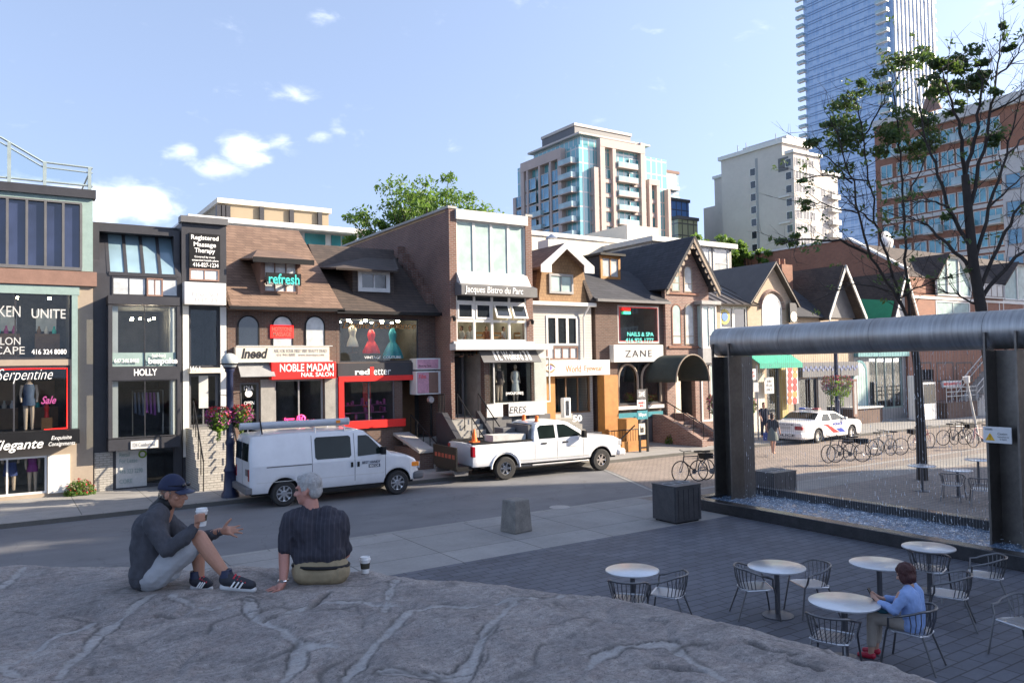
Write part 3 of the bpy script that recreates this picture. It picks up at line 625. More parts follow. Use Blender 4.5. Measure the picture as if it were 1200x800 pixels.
box_part(B, 'grey_cladding', K['stone'], (X_(305,Y), X_(321,Y), Y-.06, Y-.002, .0, zc(444)), (X_(380,Y), X_(395,Y), Y-.06, Y-.002, 0, zc(444)), (X_(321,Y), X_(380,Y), Y-.06, Y-.002, 0, zc(498)))
dd = glaze(B, hd, Y+.08, 1, 1, 'dgrey', .08, name='door'); interior(B, hd[0], hd[1], hd[2], hd[3], Y+.26, 2, K['roomd'])
T(dd, '126A', (286,452,297,457), Y+.06, 'inkw'); T(dd, 'OPEN', (286,470,298,474), Y+.06, 'inkw'); MB().lathe([(.13,0),(.13,.01)], (X_(292,Y,461), Y+.06, zc(461,292)), 20, 'y').build('round_sticker', K['inkw'], dd)
nn = MB(); cx, cz = X_(353,Y,490), zc(491,353); nn.tube([(cx+.16*math.cos(i*.4), Y-.0, cz+.16*math.sin(i*.4)) for i in range(16)], .018, 6, closed=False); nn = nn.build('neon_ring', K['neonp'], B); T(nn, '30', (348,487,358,494), Y-.02, 'neonp', bold=.02); T(nn, 'Express', (333,489,345,493), Y-.02, 'neonp', bold=.02, shear=.2); T(nn, 'facial', (360,491,368,494), Y-.02, 'neonp', bold=.02)
# ================= dress shop
Y = 28.6; C0 = B1+.01; C1 = X_(519, Y)
C = bld('dress_shop', 'shop with dresses upstairs, dark dormer roof and a red framed window below', 'shop', C0, C1, Y)
zc = lambda py, px=445: Z_(px, py, Y); zev2 = zc(366)
h2 = (X_(398,Y), X_(491,Y), zc(424), zc(373)); h1 = (X_(402,Y), X_(462,Y), zc(493), zc(446)); hd = (X_(471,Y), X_(512,Y), 1.0, zc(440))
m = wallmb(MB(), C0, C1, 0, zev2, Y, .25, [h2, h1, hd]); shell(m, C0, C1, Y+.25, Y+9, 0, zev2); m.build('wall', K['brickd'], C)
yr2 = Y+3.6; p = yp(372,289,yr2); p2 = yp(470,292,yr2); zr2 = Z_(420,290,yr2)
C2 = X_(522, Y)+.0
rf = MB().slab([(rx1b-.35,Y-.5,zev2-.05),(C2,Y-.5,zev2-.05),(C2,yr2,zr2),(p.x-.4,yr2,zr2)], .12).slab([(p.x-.4,yr2,zr2),(C2,yr2,zr2),(C2,yr2+4,zr2-.4),(p.x-.4,yr2+4,zr2-.4)], .1)
rf.build('roof', K['shingd'], C)
box_part(C, 'gutter', K['black'], (rx1b-.3, C2, Y-.62, Y-.5, zev2-.12, zev2+.0))
rt2 = lambda px, py: rooft(px, py, Y-.5, zev2-.05, yr2, zr2)
a = rt2(419,343); b = rt2(458,343); yd = a.y-.1; dz0 = a.z; dzt = Z_(438,316,yd)
x0, x1 = yp(414,330,yd).x, yp(462,330,yd).x
D = MB().box(x0, x1, yd+.06, yr2+.5, dz0-.3, dzt).build('dormer', K['shingd'], C)
window(D, (420,317,457,342), yd, 2, 1, K['white_paint'], K['win'], .16, .1, mull=.05)
l = yp(394,318,yd-.4); r_ = yp(468,318,yd-.4); t0 = rt2(420,295); t1 = rt2(452,295); zt_ = Z_(436,294,t0.y+1)
MB().slab([(l.x,yd-.4,dzt-.05),(r_.x,yd-.4,dzt-.05),(t1.x,yd+1.9,dzt+.75),(t0.x,yd+1.9,dzt+.75)], .08).slab([(l.x,yd-.4,dzt-.05),(t0.x,yd+1.9,dzt+.75),(l.x-.1,yd+2.6,dzt+.3)], .07).slab([(r_.x,yd-.4,dzt-.05),(r_.x+.1,yd+2.6,dzt+.3),(t1.x,yd+1.9,dzt+.75)], .07).slab([(t0.x,yd+1.9,dzt+.75),(t1.x,yd+1.9,dzt+.75),(t1.x,yd+4,dzt+.7),(t0.x,yd+4,dzt+.7)], .07).build('dormer_roof', K['shingd'], D)
glaze(C, h2, Y+.04, 1, 1, 'charcoal', .05, name='upper_shop_window'); interior(C, h2[0], h2[1], h2[2], h2[3], Y+.26, 2.6, K['room'])
box_part(C, 'interior_lamp', K['lamp'], *[(h2[0]+.3+i*.45, h2[0]+.37+i*.45, Y+.8, Y+.87, h2[3]-.15, h2[3]-.1) for i in range(6)])
box_part(C, 'interior_lamp', K['lamp'], *[(h2[0]+.5+i*.7, h2[0]+.62+i*.7, Y+.42, Y+.5, h2[3]-.1, h2[3]-.04) for i in range(4)])
T(C, 'Divine Decadence', (402,377,487,385), Y+.02, 'orangewood', shear=.3); T(C, 'VINTAGE  COUTURE', (427,417,470,420), Y+.02, 'inkw')
ba = panel(C, 'sign_band', K['charcoal'], (396,425,490,442), Y-.08, .075); T(ba, 'red', (416,432,433,439), Y-.09, 'inkw', bold=.03); T(ba, 'l', (434,430,438,440), Y-.09, 'neonr', bold=.05); T(ba, 'etter', (438,432,458,439), Y-.09, 'inkw')
fr = MB(); a = RC((396,440,490,446), Y); fr.box(a[0], a[1], Y-.12, Y-.003, a[2], a[3]); q = RC((396,446,402,494), Y); fr.box(q[0], q[1], Y-.12, Y-.003, q[2], a[2]-.002); q2 = RC((396,494,474,501), Y); fr.box(q2[0], q2[1], Y-.12, Y-.003, q2[2], q[2]-.002); fr.build('red_window_frame', K['red'], C)
glaze(C, h1, Y+.04, 2, 1, 'dgrey', .05); interior(C, h1[0], h1[1], h1[2], h1[3], Y+.26, 2, K['room'])
m = MB(); m.box(h1[0]+1.3, h1[1]-.5, Y+1.2, Y+1.25, h1[2]+.5, h1[3]-.05); m.build('red_backdrop', K['red'], C)
m = MB()
random.seed(3)
for i in range(26): m.box(*(lambda x, z: (x, x+.08, Y+.6, Y+.7, z, z+random.uniform(.06,.25)))(random.uniform(h1[0]+.1, h1[1]-.2), h1[2]+random.choice([.05,.35,.65])))
for z in (.03,.33,.63): m.box(h1[0]+.05, h1[1]-.1, Y+.55, Y+.8, h1[2]+z-.02, h1[2]+z)
m.build('display_shelf', K['flpink'], C)
interior(C, hd[0], hd[1], hd[2], hd[3], Y+.02, 1.6, K['roomd'], 'recess'); box_part(C, 'door', K['wood'], (hd[0]+.4, hd[1]-.3, Y+1.5, Y+1.58, 1.0, hd[3]-.3))
s = stairs(MB(), X_(478,Y,510), C1-.05, Y-2.3, Y-.3, 0, 1.0, 6); s.box(hd[0], C1-.05, Y-.3, Y-.002, 0, 1.0); s.build('steps', K['stone'], C)
box_part(C, 'step_wall', K['brickd'], (X_(462,Y,510), X_(478,Y,510)-.003, Y-2.2, Y-.003, 0, .75)); MB().slab([(X_(462,Y,510)-.05,Y-2.3,.72),(X_(478,Y,510)+.05,Y-2.3,.72),(X_(478,Y,510)+.05,Y-.01,1.25),(X_(462,Y,510)-.05,Y-.01,1.25)], .1).build('wall_coping', K['concrete'], C)
handrail(C, [(X_(479,Y,510), Y-2.4, .95), (X_(479,Y,510), Y-.2, 1.95)])
# dresses
def dress(px, py0, py1, Yd, label, mat, wide, bare=True):
    top = yp(px, py0, Yd); bot = yp(px, py1, Yd); h = top.z-bot.z
    o = thing('dress_form', label, 'dress', (top.x, Yd, bot.z-.25))
    MB().lathe([(.02,-.25),(.02,h*.3)], (top.x,Yd,bot.z), 8).lathe([(.18,-.25),(.18,-.22)], (top.x,Yd,bot.z), 12).build('stand', K['wood'], o)
    prof = [(wide,0),(wide*.96,h*.1),(wide*.72,h*.3),(wide*.5,h*.45),(.12,h*.55),(.15,h*.68),(.17,h*.8),(.15,h*.86),(.08,h*.97),(.05,h)]
    b = MB().lathe(prof, (top.x, Yd, bot.z), 20)
    b.v = [(top.x+(x-top.x)*(1+.1*math.sin(9*math.atan2(y-Yd, x-top.x))*(1 if z < bot.z+h*.45 else 0)), Yd+(y-Yd)*.7*(1+.1*math.sin(9*math.atan2(y-Yd, x-top.x))), z) for x, y, z in b.v]
    b.build('dress', mat, o, smooth=True)
dress(413, 381, 406, 29.2, 'cream knee length dress on a stand in the upper dress shop window', K['cream'], .24)
dress(435, 386, 414, 29.2, 'bright red full skirted dress on a stand in the upper dress shop window', K['red'], .36)
dress(460, 384, 420, 29.2, 'teal full length gown on a stand in the upper dress shop window', M_('teal_satin', (.02,.22,.28), .4), .44)
# ================= Jacques: brick three storey
Y = 27.3; J0 = X_(527, Y, 330); J1 = X_(624, Y, 330)
J = bld('restaurant_building', 'tall red brick building with a white and glass front over a grey awning', 'building', J0, J1, Y)
zc = lambda py, px=575: Z_(px, py, Y); zt = Z_(527, 244, Y)
def pr(x0, y0, x1, y1, Yq=None): return RC((x0, y0, x1, y1), Yq or Y)
top4 = (X_(535,Y,290), X_(616,Y,290), zc(321), zc(261)); win2 = (X_(535,Y,375), X_(617,Y,375), zc(400), zc(346))
hshop = (X_(574,Y,450), X_(637,Y,450), zc(472), zc(420)); hdoor = (X_(533,Y,450), X_(568,Y,450), 1.75, zc(411))
J1b = X_(641,Y,440)
m = wallmb(MB(), J0, J1, 0, zt, Y, .3, [top4, win2, hdoor, (hshop[0], J1-.15, hshop[2], hshop[3])]); shell(m, J0, J1, Y+.3, Y+17, 0, zt-.1); m.build('wall', K['brickr'], J)
for i in range(7):
    a = yp(456+i*8.6, 291+i*9.3, 31.6-i*.45); MB().box(J0-.32, J0-.002, a.y-.2, a.y+.22, a.z-.42, a.z+.1).build('brick_step', K['brickr'], J)
box_part(J, 'wall_coping', K['concrete'], (J0-.05, J0+.35, Y-.03, Y+17, zt+.002, zt+.1), (J1-.32, J1+.04, Y-.03, Y+17, zt+.002, zt+.1))
box_part(J, 'white_cornice', K['white_paint'], (top4[0]-.05, top4[1]+.05, Y-.12, Y+.2, top4[3]+.002, zt-.02))
window(J, None, Y+.04, 4, 1, K['white_paint'], K['wingreen'], .06, .1, top4, .12, 'tall_window')
m = MB(); ws = (zc(335), zc(321)); m.prism([(Y-.35,ws[0]),(Y-.02,ws[1]),(Y+.2,ws[1]),(Y+.2,ws[0])], 'x', top4[0]-.02, top4[1]+.02); m.build('white_sill', K['white_paint'], J)
aw = pr(533,336,621,348); m = MB().prism([(Y-.55,aw[2]),(Y-.55,aw[3]-.05),(Y-.05,aw[3]+.12),(Y-.002,aw[3]+.12),(Y-.002,aw[2])], 'x', aw[0], aw[1]); ao = m.build('grey_awning', K['dgrey'], J)
T(ao, 'Jacques Bistro du Parc', (545,336,613,346), Y-.56, 'inkw', shear=.1, bold=.005)
wf = MB(); zz = [zc(400), zc(377.5), zc(375), zc(354.5), zc(346)]; xs = [win2[0]+(win2[1]-win2[0])*i/4 for i in range(5)]
for x in xs: wf.box(x-.05, x+.05, Y+.02, Y+.14, zz[0], zz[4])
for z in (zz[0]+.03, (zz[1]+zz[2])/2, zz[3]): wf.box(xs[0]+.05, xs[4]-.05, Y+.03, Y+.13, z-.05, z+.05)
wf = wf.build('window', K['white_paint'], J); MB().box(xs[0], xs[4], Y+.07, Y+.08, zz[3], zz[4]).build('pane', K['win'], wf); MB().box(xs[0], xs[4], Y+.09, Y+.1, zz[0], zz[1]).build('pane', K['glass'], wf)
for i in range(4):
    x0, x1 = xs[i]+.06, xs[i+1]-.06; tilt = .42 if i > 1 else 0
    z0, z1 = zz[2]+.03, zz[3]-.05; h = z1-z0
    def tp(x, z, dy=0): 
        k = (z1-z); return (x, Y-.0-math.sin(tilt)*k+dy, z1-math.cos(tilt)*k)
    sm = MB()
    for a, b, c, d in ((x0,x1,z0,z0+.08),(x0,x1,z1-.07,z1),(x0,x0+.07,z0+.08,z1-.07),(x1-.07,x1,z0+.08,z1-.07)):
        sm.slab([tp(a,c),tp(b,c),tp(b,d),tp(a,d)], .05)
    s = sm.build('opening_sash', K['white_paint'], J); MB().poly([tp(x0+.05,z0+.05,.02),tp(x1-.05,z0+.05,.02),tp(x1-.05,z1-.05,.02),tp(x0+.05,z1-.05,.02)]).build('pane', K['win'], s)
interior(J, win2[0], win2[1], win2[2]-.5, win2[3], Y+.31, 3, K['rooml'])
box_part(J, 'interior_lamp', K['lamp'], *[(xs[0]+.5+i*.8, xs[0]+.62+i*.8, Y+1.0, Y+1.12, win2[3]-.2, win2[3]-.12) for i in range(4)])  # lamps added to brighten the dining room
box_part(J, 'window_sill', K['white_paint'], (J0+.1, J1-.05, Y-.12, Y-.002, zz[0]-.14, zz[0]+.0))
led = pr(527,403,641,410); box_part(J, 'ledge', K['lgrey'], (led[0], J1b, Y-.5, Y-.003, led[2], led[3]))
# lower shop front
box_part(J, 'right_wall', K['lgrey'], (J1+.003, J1b, Y+.05, Y+.9, 0, led[2]))
interior(J, hdoor[0], hdoor[1], hdoor[2], hdoor[3], Y+.32, 1.5, K['rooml'], 'recess'); 
dq = (hdoor[0]+.45, hdoor[0]+1.1, 1.75, hdoor[3]-.1); window(J, None, Y+1.2, 1, 1, K['dgrey'], K['win'], .1, .08, dq, name='door')
box_part(J, 'glass_block_pier', K['wingreen'], (hdoor[0], hdoor[0]+.4, Y+.9, Y+1.1, 1.75, hdoor[3]))
fq = (hshop[0], J1b-.05, hshop[2], hshop[3])
f = MB(); f.box(fq[0], fq[1], Y-.3, Y-.25, fq[2]-.06, fq[2]).box(fq[0], fq[0]+.05, Y-.3, Y-.25, fq[2], fq[3]).box(fq[1]-.05, fq[1], Y-.3, Y-.25, fq[2], fq[3]).box(fq[0], fq[1], Y-.3, Y-.25, fq[3], fq[3]+.06)
f = f.build('shop_window', K['lgrey'], J); MB().box(fq[0]+.05, fq[1]-.05, Y-.28, Y-.27, fq[2], fq[3]).build('pane', K['glass'], f); MB().box(fq[0]+.01, fq[0]+.02, Y-.25, Y, fq[2], fq[3]).build('pane', K['glassc'], f)
interior(J, fq[0]+.03, J1-.2, fq[2], fq[3], Y+.02, 1.8, K['rooml'], 'shop_interior')
MB().box(fq[0], fq[1], Y-.24, Y+1.8, fq[2]-.05, fq[2]-.003).build('display_floor', K['lgrey'], J)
ww = pr(570,410,638,424, Y-.7)
m = MB().slab([(ww[0],Y-.5,ww[2]),(ww[1],Y-.5,ww[2]),(ww[1],Y-.06,ww[3]+.05),(ww[0],Y-.06,ww[3]+.05)], .03)
wa = m.build('shop_awning', K['dgrey'], J)
for s, r in (('Wolford', (592,412,615,420)), ('[', (587,411,590,421)), (']', (617,411,620,421)), ('I', (582,410,584.5,422)), ('I', (622,410,624.5,422))):
    t = text(None, s, (RC(r, Y-.5)[0], RC(r, Y-.5)[1], 0, .55), 0, K['inkw'], bold=.02)
    # lay onto the awning slope
    sl_ = Vector((0, .44, ww[3]+.05-ww[2])).normalized(); L = (Vector((0,.44,ww[3]+.05-ww[2]))).length
    nn_ = Vector((0, -sl_.z, sl_.y)); f_ = L/.55*.7
    for v in t.data.vertices:
        z = v.co.z*f_+L*.15; v.co = Vector((v.co.x, Y-.5, ww[2])) + sl_*z + nn_*(.006-v.co.y)
    t.data.transform(chain(wa).inverted()); t.parent = wa
wt = pr(570,472,637,487, Y-.3); es = MB().box(wt[0], wt[0]+.75, Y-.36, Y-.31, wt[2], wt[3]).build('white_sign_board', K['white'], J); es2 = MB().box(wt[0]+1.05, wt[1], Y-.36, Y-.31, wt[2], wt[3]).build('white_sign_board', K['white'], J)
T(es2, 'ERES', (597,476,617,484), Y-.365, 'ink', shear=.2)
T(J, '[WOLFORD]', (593,459,613,463), Y-.285, 'inkw', bold=.02)
box_part(J, 'dark_plinth', K['dgrey'], (wt[0]+.02, J1b-.02, Y-.22, Y-.003, 0, wt[2]))
box_part(J, 'basement_pane', K['win'], (wt[0]+1.3, wt[1]-.7, Y-.24, Y-.222, .3, wt[2]-.05))
sx0, sx1 = X_(541,Y-1.6,500), X_(576,Y-1.6,500)
s = stairs(MB(), sx0, sx1, Y-2.6, Y-.5, 0, 1.75, 9); s.box(hdoor[0]-.1, sx1, Y-.5, Y-.004, 0, 1.75); s.build('steps', K['stone'], J)
m = MB().prism([(Y-2.75,0),(Y-2.75,.22),(Y-.5,2.05),(Y-.01,2.05),(Y-.01,0)], 'x', sx0-.24, sx0-.003); m.build('stair_wall', K['charcoal'], J)
m = MB().prism([(Y-2.75,0),(Y-2.75,.22),(Y-.5,2.05),(Y-.4,2.05),(Y-.4,0)], 'x', sx1+.003, sx1+.16); m.build('stair_wall', K['charcoal'], J)
handrail(J, [(sx1+.08, Y-2.7, 1.0), (sx1+.08, Y-.5, 2.75)]); handrail(J, [(sx0+.45, Y-2.7, 1.0), (sx0+.45, Y-.5, 2.75)]); handrail(J, [(sx0-.12, Y-.5, 2.75), (sx0-.12, Y-.02, 2.75)])
def wall_lamp(par, x, Yw, z):
    MB().box(x-.04, x+.04, Yw-.12, Yw-.002, z+.1, z+.14).lathe([(.05,-.08),(.08,.06),(.03,.1)], (x, Yw-.12, z), 10).build('wall_lamp', K['black'], par)
wall_lamp(J, J0+.12, Y, zc(375)); wall_lamp(J, J1-.12, Y, zc(377))
# ================= World building: tan gable with white frame
Y = 28.3; W0 = J1+.03; W1 = X_(694, Y)
Wd = bld('eyewear_shop', 'small tan shingled shop with a white edged gable over a white lower front', 'shop', W0, W1, Y)
zc = lambda py, px=655: Z_(px, py, Y); zm = zc(358)
h2 = (X_(640,Y,395), X_(677,Y,395), zc(421), zc(370)); h0 = (X_(650,Y,460), X_(692,Y,460), zc(485), zc(441))
m = wallmb(MB(), W0, W1, 0, zm, Y, .25, [h2, h0]); shell(m, W0, W1, Y+.25, Y+11, 0, zm); m.build('wall', K['wsiding'], Wd)
box_part(Wd, 'white_gutter', K['white_paint'], (W0, W1+.05, Y-.35, Y-.02, zm-.02, zm+.14))
gx0, gx1, gz0, gz1 = X_(631,Y,330), X_(686,Y,345), zm+.05, zc(303)
# mansard-like shingled front tapering up
m = MB(); b0, b1 = X_(630,Y,355), X_(691,Y,357); t0, t1 = X_(635,Y,305), X_(681,Y,308); pk = (X_(661,Y,290), zc(289,661))
m.prism([(b0, zm+.1), (b1, zm+.1), (t1, zc(308,680)), pk, (t0, zc(310,637))], 'y', Y-.05, Y+.3); m.build('shingled_gable', K['siding'], Wd)
window(Wd, (644,321,672,344), Y-.12, 2, 1, K['grey'], K['wingreen'], .1, .1)
# gable roof with overhang
zl, zp, zr_ = zc(313,634), zc(290,661), zc(315,690); xl, xpk, xr = X_(634,Y-.4,313), X_(661,Y-.4,290), X_(690,Y-.4,315)
MB().slab([(xl-.1,Y-.55,zl-.05),(xpk,Y-.55,zp+.12),(xpk,Y+9,zp+.12),(xl-.1,Y+9,zl-.05)], .12).build('roof', K['shing'], Wd)
MB().slab([(xpk,Y-.55,zp+.121),(xr+.1,Y-.55,zr_-.05),(xr+.1,Y+9,zr_-.05),(xpk,Y+9,zp+.121)], .12).build('roof', K['shing'], Wd)
MB().prism([(xl-.15,zl-.3),(xl-.15,zl+.02),(xpk,zp+.16),(xpk,zp-.16),(xl+.42,zl+.05),(xl+.42,zl-.3)], 'y', Y-.62, Y-.555).build('white_bargeboard', K['white_paint'], Wd)
MB().prism([(xr+.15,zr_-.3),(xr+.15,zr_+.02),(xpk+.002,zp+.16),(xpk+.002,zp-.16),(xr-.42,zr_+.05),(xr-.42,zr_-.3)], 'y', Y-.62, Y-.555).build('white_bargeboard', K['white_paint'], Wd)
# side slopes
MB().slab([(W0-.02,Y-.3,zm+.12),(b0,Y-.1,zm+.12),(t0,Y+.2,zc(312,637)),(t0,Y+8,zc(312,637)),(W0-.02,Y+8,zc(330,632))], .1).build('side_roof', K['shing'], Wd)
MB().slab([(b1-.05,Y-.3,zm+.12),(W1+.05,Y-.3,zm+.12),(W1+.05,Y+8,zm+.2),(t1-.05,Y+8,zc(311,680)),(t1-.05,Y+.1,zc(311,680))], .1).build('side_roof', K['shingd'], Wd)
cx = X_(652,Y+3,285); box_part(Wd, 'chimney', K['lgrey'], (cx-.5, cx+.55, Y+3, Y+3.9, zp-.8, Z_(652,281,Y+3))); MB().lathe([(.25,0),(.32,.12),(.1,.3),(.05,.34)], (cx, Y+3.4, Z_(652,281,Y+3)), 14).build('chimney_cowl', K['steel'], Wd)
window(Wd, None, Y-.03, 3, 1, K['white_paint'], K['win'], .1, .1, (h2[0], h2[1], zc(405), h2[3]), mull=.14); window(Wd, None, Y-.02, 4, 1, K['brownband'], K['winpale'], .06, .08, (h2[0], h2[1], h2[2], zc(406)), mull=.06)
MB().tube([(W1-.35,Y-.3,zm),(W1-.55,Y-.12,zm-.5),(W1-.55,Y-.12,zc(420))], .05, 6).build('downpipe', K['white_paint'], Wd)
sg = pr(637,422,714,440, Y-.4); so_ = box_part(Wd, 'white_sign', K['white'], (sg[0], sg[1], Y-.45, Y-.05, sg[2], sg[3]), bevel=.02)
T(so_, 'World', (663,428,681,436), Y-.455, 'orangewood'); T(so_, 'Eyewear', (685,428,706,436), Y-.455, 'orangewood')
e = MB(); ex, ez = X_(644.5,Y-.45,432), Z_(644.5,431,Y-.45)
for k in (1, -1): e.tube([(ex-.3*k+i*.06*k, Y-.46, ez+k*(.02+.16*math.sin(math.pi*i/10))) for i in range(11)], [.01+.03*math.sin(math.pi*i/10) for i in range(11)], 6)
e.build('eye_emblem', K['orangewood'], so_); MB().lathe([(.1,-.012),(.1,0)], (ex, Y-.45, ez), 16, 'y').build('eye_emblem_iris', M_('violet', (.12,.08,.35), .5), so_)
glaze(Wd, h0, Y+.05, 3, 1, 'wood', .07); interior(Wd, h0[0], h0[1], h0[2], h0[3], Y+.26, 2.2, K['room'])
box_part(Wd, 'orange_wood_panel', K['orangewood'], (X_(637,Y,460), X_(649,Y,460), Y-.1, Y-.002, 0, sg[2]-.01), (X_(697,Y,460), X_(713,Y,460), Y-.7, Y-.2, 0, sg[2]-.01), (X_(706,Y,500)-.1, X_(722,Y,500)-.1, Y-1.8, Y-1.2, .0, zc(492)))
pv = panel(Wd, 'projecting_sign', K['white'], (661,466,669,489), Y-1.2, .25, .02); T(pv, 'ODMED', (663,469,667,487), Y-1.205, 'ink')
s = stairs(MB(), X_(662,Y-1.5,490), X_(695,Y-1.5,490), Y-1.6, Y-.3, 0, h0[2]-.2, 6); s.build('steps', K['stone'], Wd)
box_part(Wd, 'planter_bush_box', K['dgrey'], (X_(676,Y-1.8,505), X_(700,Y-1.8,505), Y-2.1, Y-1.7, 0, .9)); T(Wd, '50', (671,486,682,494), Y-1.62, 'inkw', bold=.03)
# ================= ZANE: pink brick gothic gable
Y = 28.3; Z0 = W1+.25; Zg0 = X_(778, Y, 400); Z1 = X_(829, Y, 400)
ZN = bld('gabled_shop', 'pinkish brick shop with a steep bargeboarded gable, arched windows and a pale sign board', 'shop', Z0, Z1, Y)
zc = lambda py, px=745: Z_(px, py, Y); zg = lambda py, px=803: Z_(px, py, Y)
Yg = Y-.15
h2 = (X_(724,Y,380), X_(773,Y,380), zc(402), zc(358)); h1 = (X_(724,Y,450), X_(774,Y,450), zc(474), zc(424)); hd = (X_(792,Yg,460), X_(815,Yg,460), 1.0, zg(425))
ze = zg(335); zpk = zg(284, 803); gxl, gxr = X_(778,Yg,340), X_(829,Yg,340); gxm = X_(804,Yg,290)
m = wallmb(MB(), Z0, Zg0, 0, zc(353), Y, .25, [h2, h1]); m.build('left_wall', K['brickd'], ZN)
m = wallmb(MB(), Zg0, Z1, 0, ze, Yg, .25, [hd]); m.prism([(gxl, ze), (gxr, ze), (gxm, zpk)], 'y', Yg, Yg+.25); shell(m, Z0+.001, Z1, Y+.25, Y+10, 0, zc(353), top=False); m.build('wall', K['brickp'], ZN)
ov = .55
for sx, xe, nm in ((-1, gxl, 'roof'), (1, gxr, 'roof')):
    k = (zpk-ze)/(gxm-gxl); xo = xe+sx*.35; zo = ze-k*.30
    MB().slab([(xo,Yg-ov,zo+.15),(gxm,Yg-ov,zpk+.16+.001*sx),(gxm,Y+8,zpk+.16+.001*sx),(xo,Y+8,zo+.15)], .14).build(nm, K['shingb'], ZN)
    bb = MB(); n = 9
    for i in range(n):
        t = (i+.5)/n; x = xo+(gxm-xo)*t; z = zo+(zpk-zo)*t; bb.lathe([(.13,-.02),(.13,.02)], (x, Yg-ov+.06, z-.16), 12, 'y')
    bb.slab([(xo,Yg-ov+.04,zo-.1),(gxm,Yg-ov+.04,zpk-.1),(gxm,Yg-ov+.04,zpk+.12),(xo,Yg-ov+.04,zo+.12)][::1], .05); bb.build('bargeboard', K['taupe'], ZN)
# lower lean-to roof to the left with box dormer
yv = Y+2.6; zv = Z_(735, 318, yv)
MB().slab([(Z0-.3,Y-.45,zc(353)-.02),(Zg0+.1,Y-.45,zc(353)-.02),(Zg0+.1,yv,zv),(Z0-.3,yv,zv)], .12).build('lower_roof', K['shingb'], ZN)
MB().box(Z0-.3, Zg0, yv-.3, Y+8, zc(353), zv-.2).build('attic', K['shingb'], ZN)
box_part(ZN, 'gutter', K['dgrey'], (Z0-.3, Zg0, Y-.57, Y-.45, zc(356), zc(353)))
yd = Y+1.6; q = pr(704,300,727,327, yd); bxd = MB().box(q[0], q[1], yd+.1, yd+4, q[2]-.5, q[3]).build('box_dormer', K['shingb'], ZN); window(bxd, None, yd, 2, 1, K['orangewood'], K['winpale'], .13, .08, (q[0], q[1], q[2], q[3]), mull=.06); box_part(bxd, 'dormer_cap', K['black'], (q[0]-.15, q[1]+.2, yd-.2, yd+4, q[3]+.002, q[3]+.12))
glaze(ZN, h2, Y+.02, 1, 1, 'lgrey', .09, name='upper_shop_window'); interior(ZN, h2[0], h2[1], h2[2], h2[3], Y+.26, 1.6, K['rooml'])
m = MB(); m.tube([(h2[0]+.12,Y-.0,h2[2]+.1),(h2[0]+.12,Y,h2[3]-.1),(h2[1]-.12,Y,h2[3]-.1),(h2[1]-.12,Y,h2[2]+.1)], .012, 6, closed=True); m.v = m.v; m.build('neon_outline', M_('dull_red_neon', (.5,.03,.03), .5, emit=.5, var=0), ZN)
nb = MB().box(*pr(729,361,739,364)[:2], Y-.0, Y+.015, zc(364,736), zc(361,736)).build('neon_sign', K['neonr'], ZN); MB().box(*pr(731,365,739,367)[:2], Y-.0, Y+.015, zc(368,736), zc(365,736)).build('neon_sign', K['neong'], ZN)
T(ZN, 'NAILS & SPA', (735,389,766,394), Y-.005, 'tealtxt', bold=.02); T(ZN, '416 925 1777', (733,396,766,401), Y-.005, 'tealtxt', bold=.02)
zb2 = pr(719,404,777,424, Y-.3); zo_ = box_part(ZN, 'pale_sign', K['white_paint'], (zb2[0], zb2[1], Y-.32, Y-.003, zb2[2], zb2[3]), bevel=.01); T(zo_, 'ZANE', (733,410,764,418), Y-.33, 'ink', bold=.0, space=1.25)
glaze(ZN, h1, Y+.02, 2, 1, 'charcoal', .1); interior(ZN, h1[0], h1[1], h1[2], h1[3], Y+.26, 2.2, K['roomd'])
for cx in (736, 763): x = X_(cx,Y,450); arc = [(x-.62,Y+.0,h1[2]+.1)]+[(x-.62*math.cos(math.pi*i/12),Y,h1[3]-.85+.75*math.sin(math.pi*i/12)) for i in range(13)]+[(x+.62,Y,h1[2]+.1)]; MB().tube(arc, .06, 8).build('arched_trim', K['taupe'], ZN)
box_part(ZN, 'white_sill', K['white_paint'], (X_(721,Y,478), X_(776,Y,478), Y-.15, Y-.003, zc(479), zc(475))); tb = panel(ZN, 'teal_band', M_('teal_board', (.03,.22,.27), .5), (722,483,777,489), Y-.15, .145)
box_part(ZN, 'basement_wall', K['dgrey'], (X_(721,Y,500), X_(777,Y,500), Y-.08, Y-.003, 0, zc(490)))
for cx, z0, zs_, nm, fm in ((792.5,342,325,'upper',None),(807,343,325,'upper',None),(792.5,404,370,'mid','brownband'),(807.5,404,370,'mid',None)):
    archwin(ZN, X_(cx,Yg,370), .3 if nm == 'upper' else .33, zg(z0,cx), zg(zs_+ -6,cx), Yg, K['taupe' if fm is None else 'brickr2'], K['winpale' if cx > 800 else 'wingreen'], .06, 'arched_window', mid=zg(z0-10,cx))
    if nm == 'mid': pass
box_part(ZN, 'stone_sill', K['brickr2'], (X_(783,Yg,346), X_(818,Yg,346), Yg-.08, Yg-.003, zg(346), zg(344)), (X_(783,Yg,407), X_(818,Yg,407), Yg-.08, Yg-.003, zg(408), zg(405.5)))
interior(ZN, hd[0], hd[1], hd[2], hd[3], Yg+.26, 1.2, K['roomd'], 'recess'); box_part(ZN, 'door', K['cream'], (hd[0]+.2, hd[0]+.65, Yg+.3, Yg+.36, 1.0, hd[3]-.1)); box_part(ZN, 'door', K['wood'], (hd[0]+.7, hd[1]-.1, Yg+1.2, Yg+1.26, 1.0, hd[3]-.1))
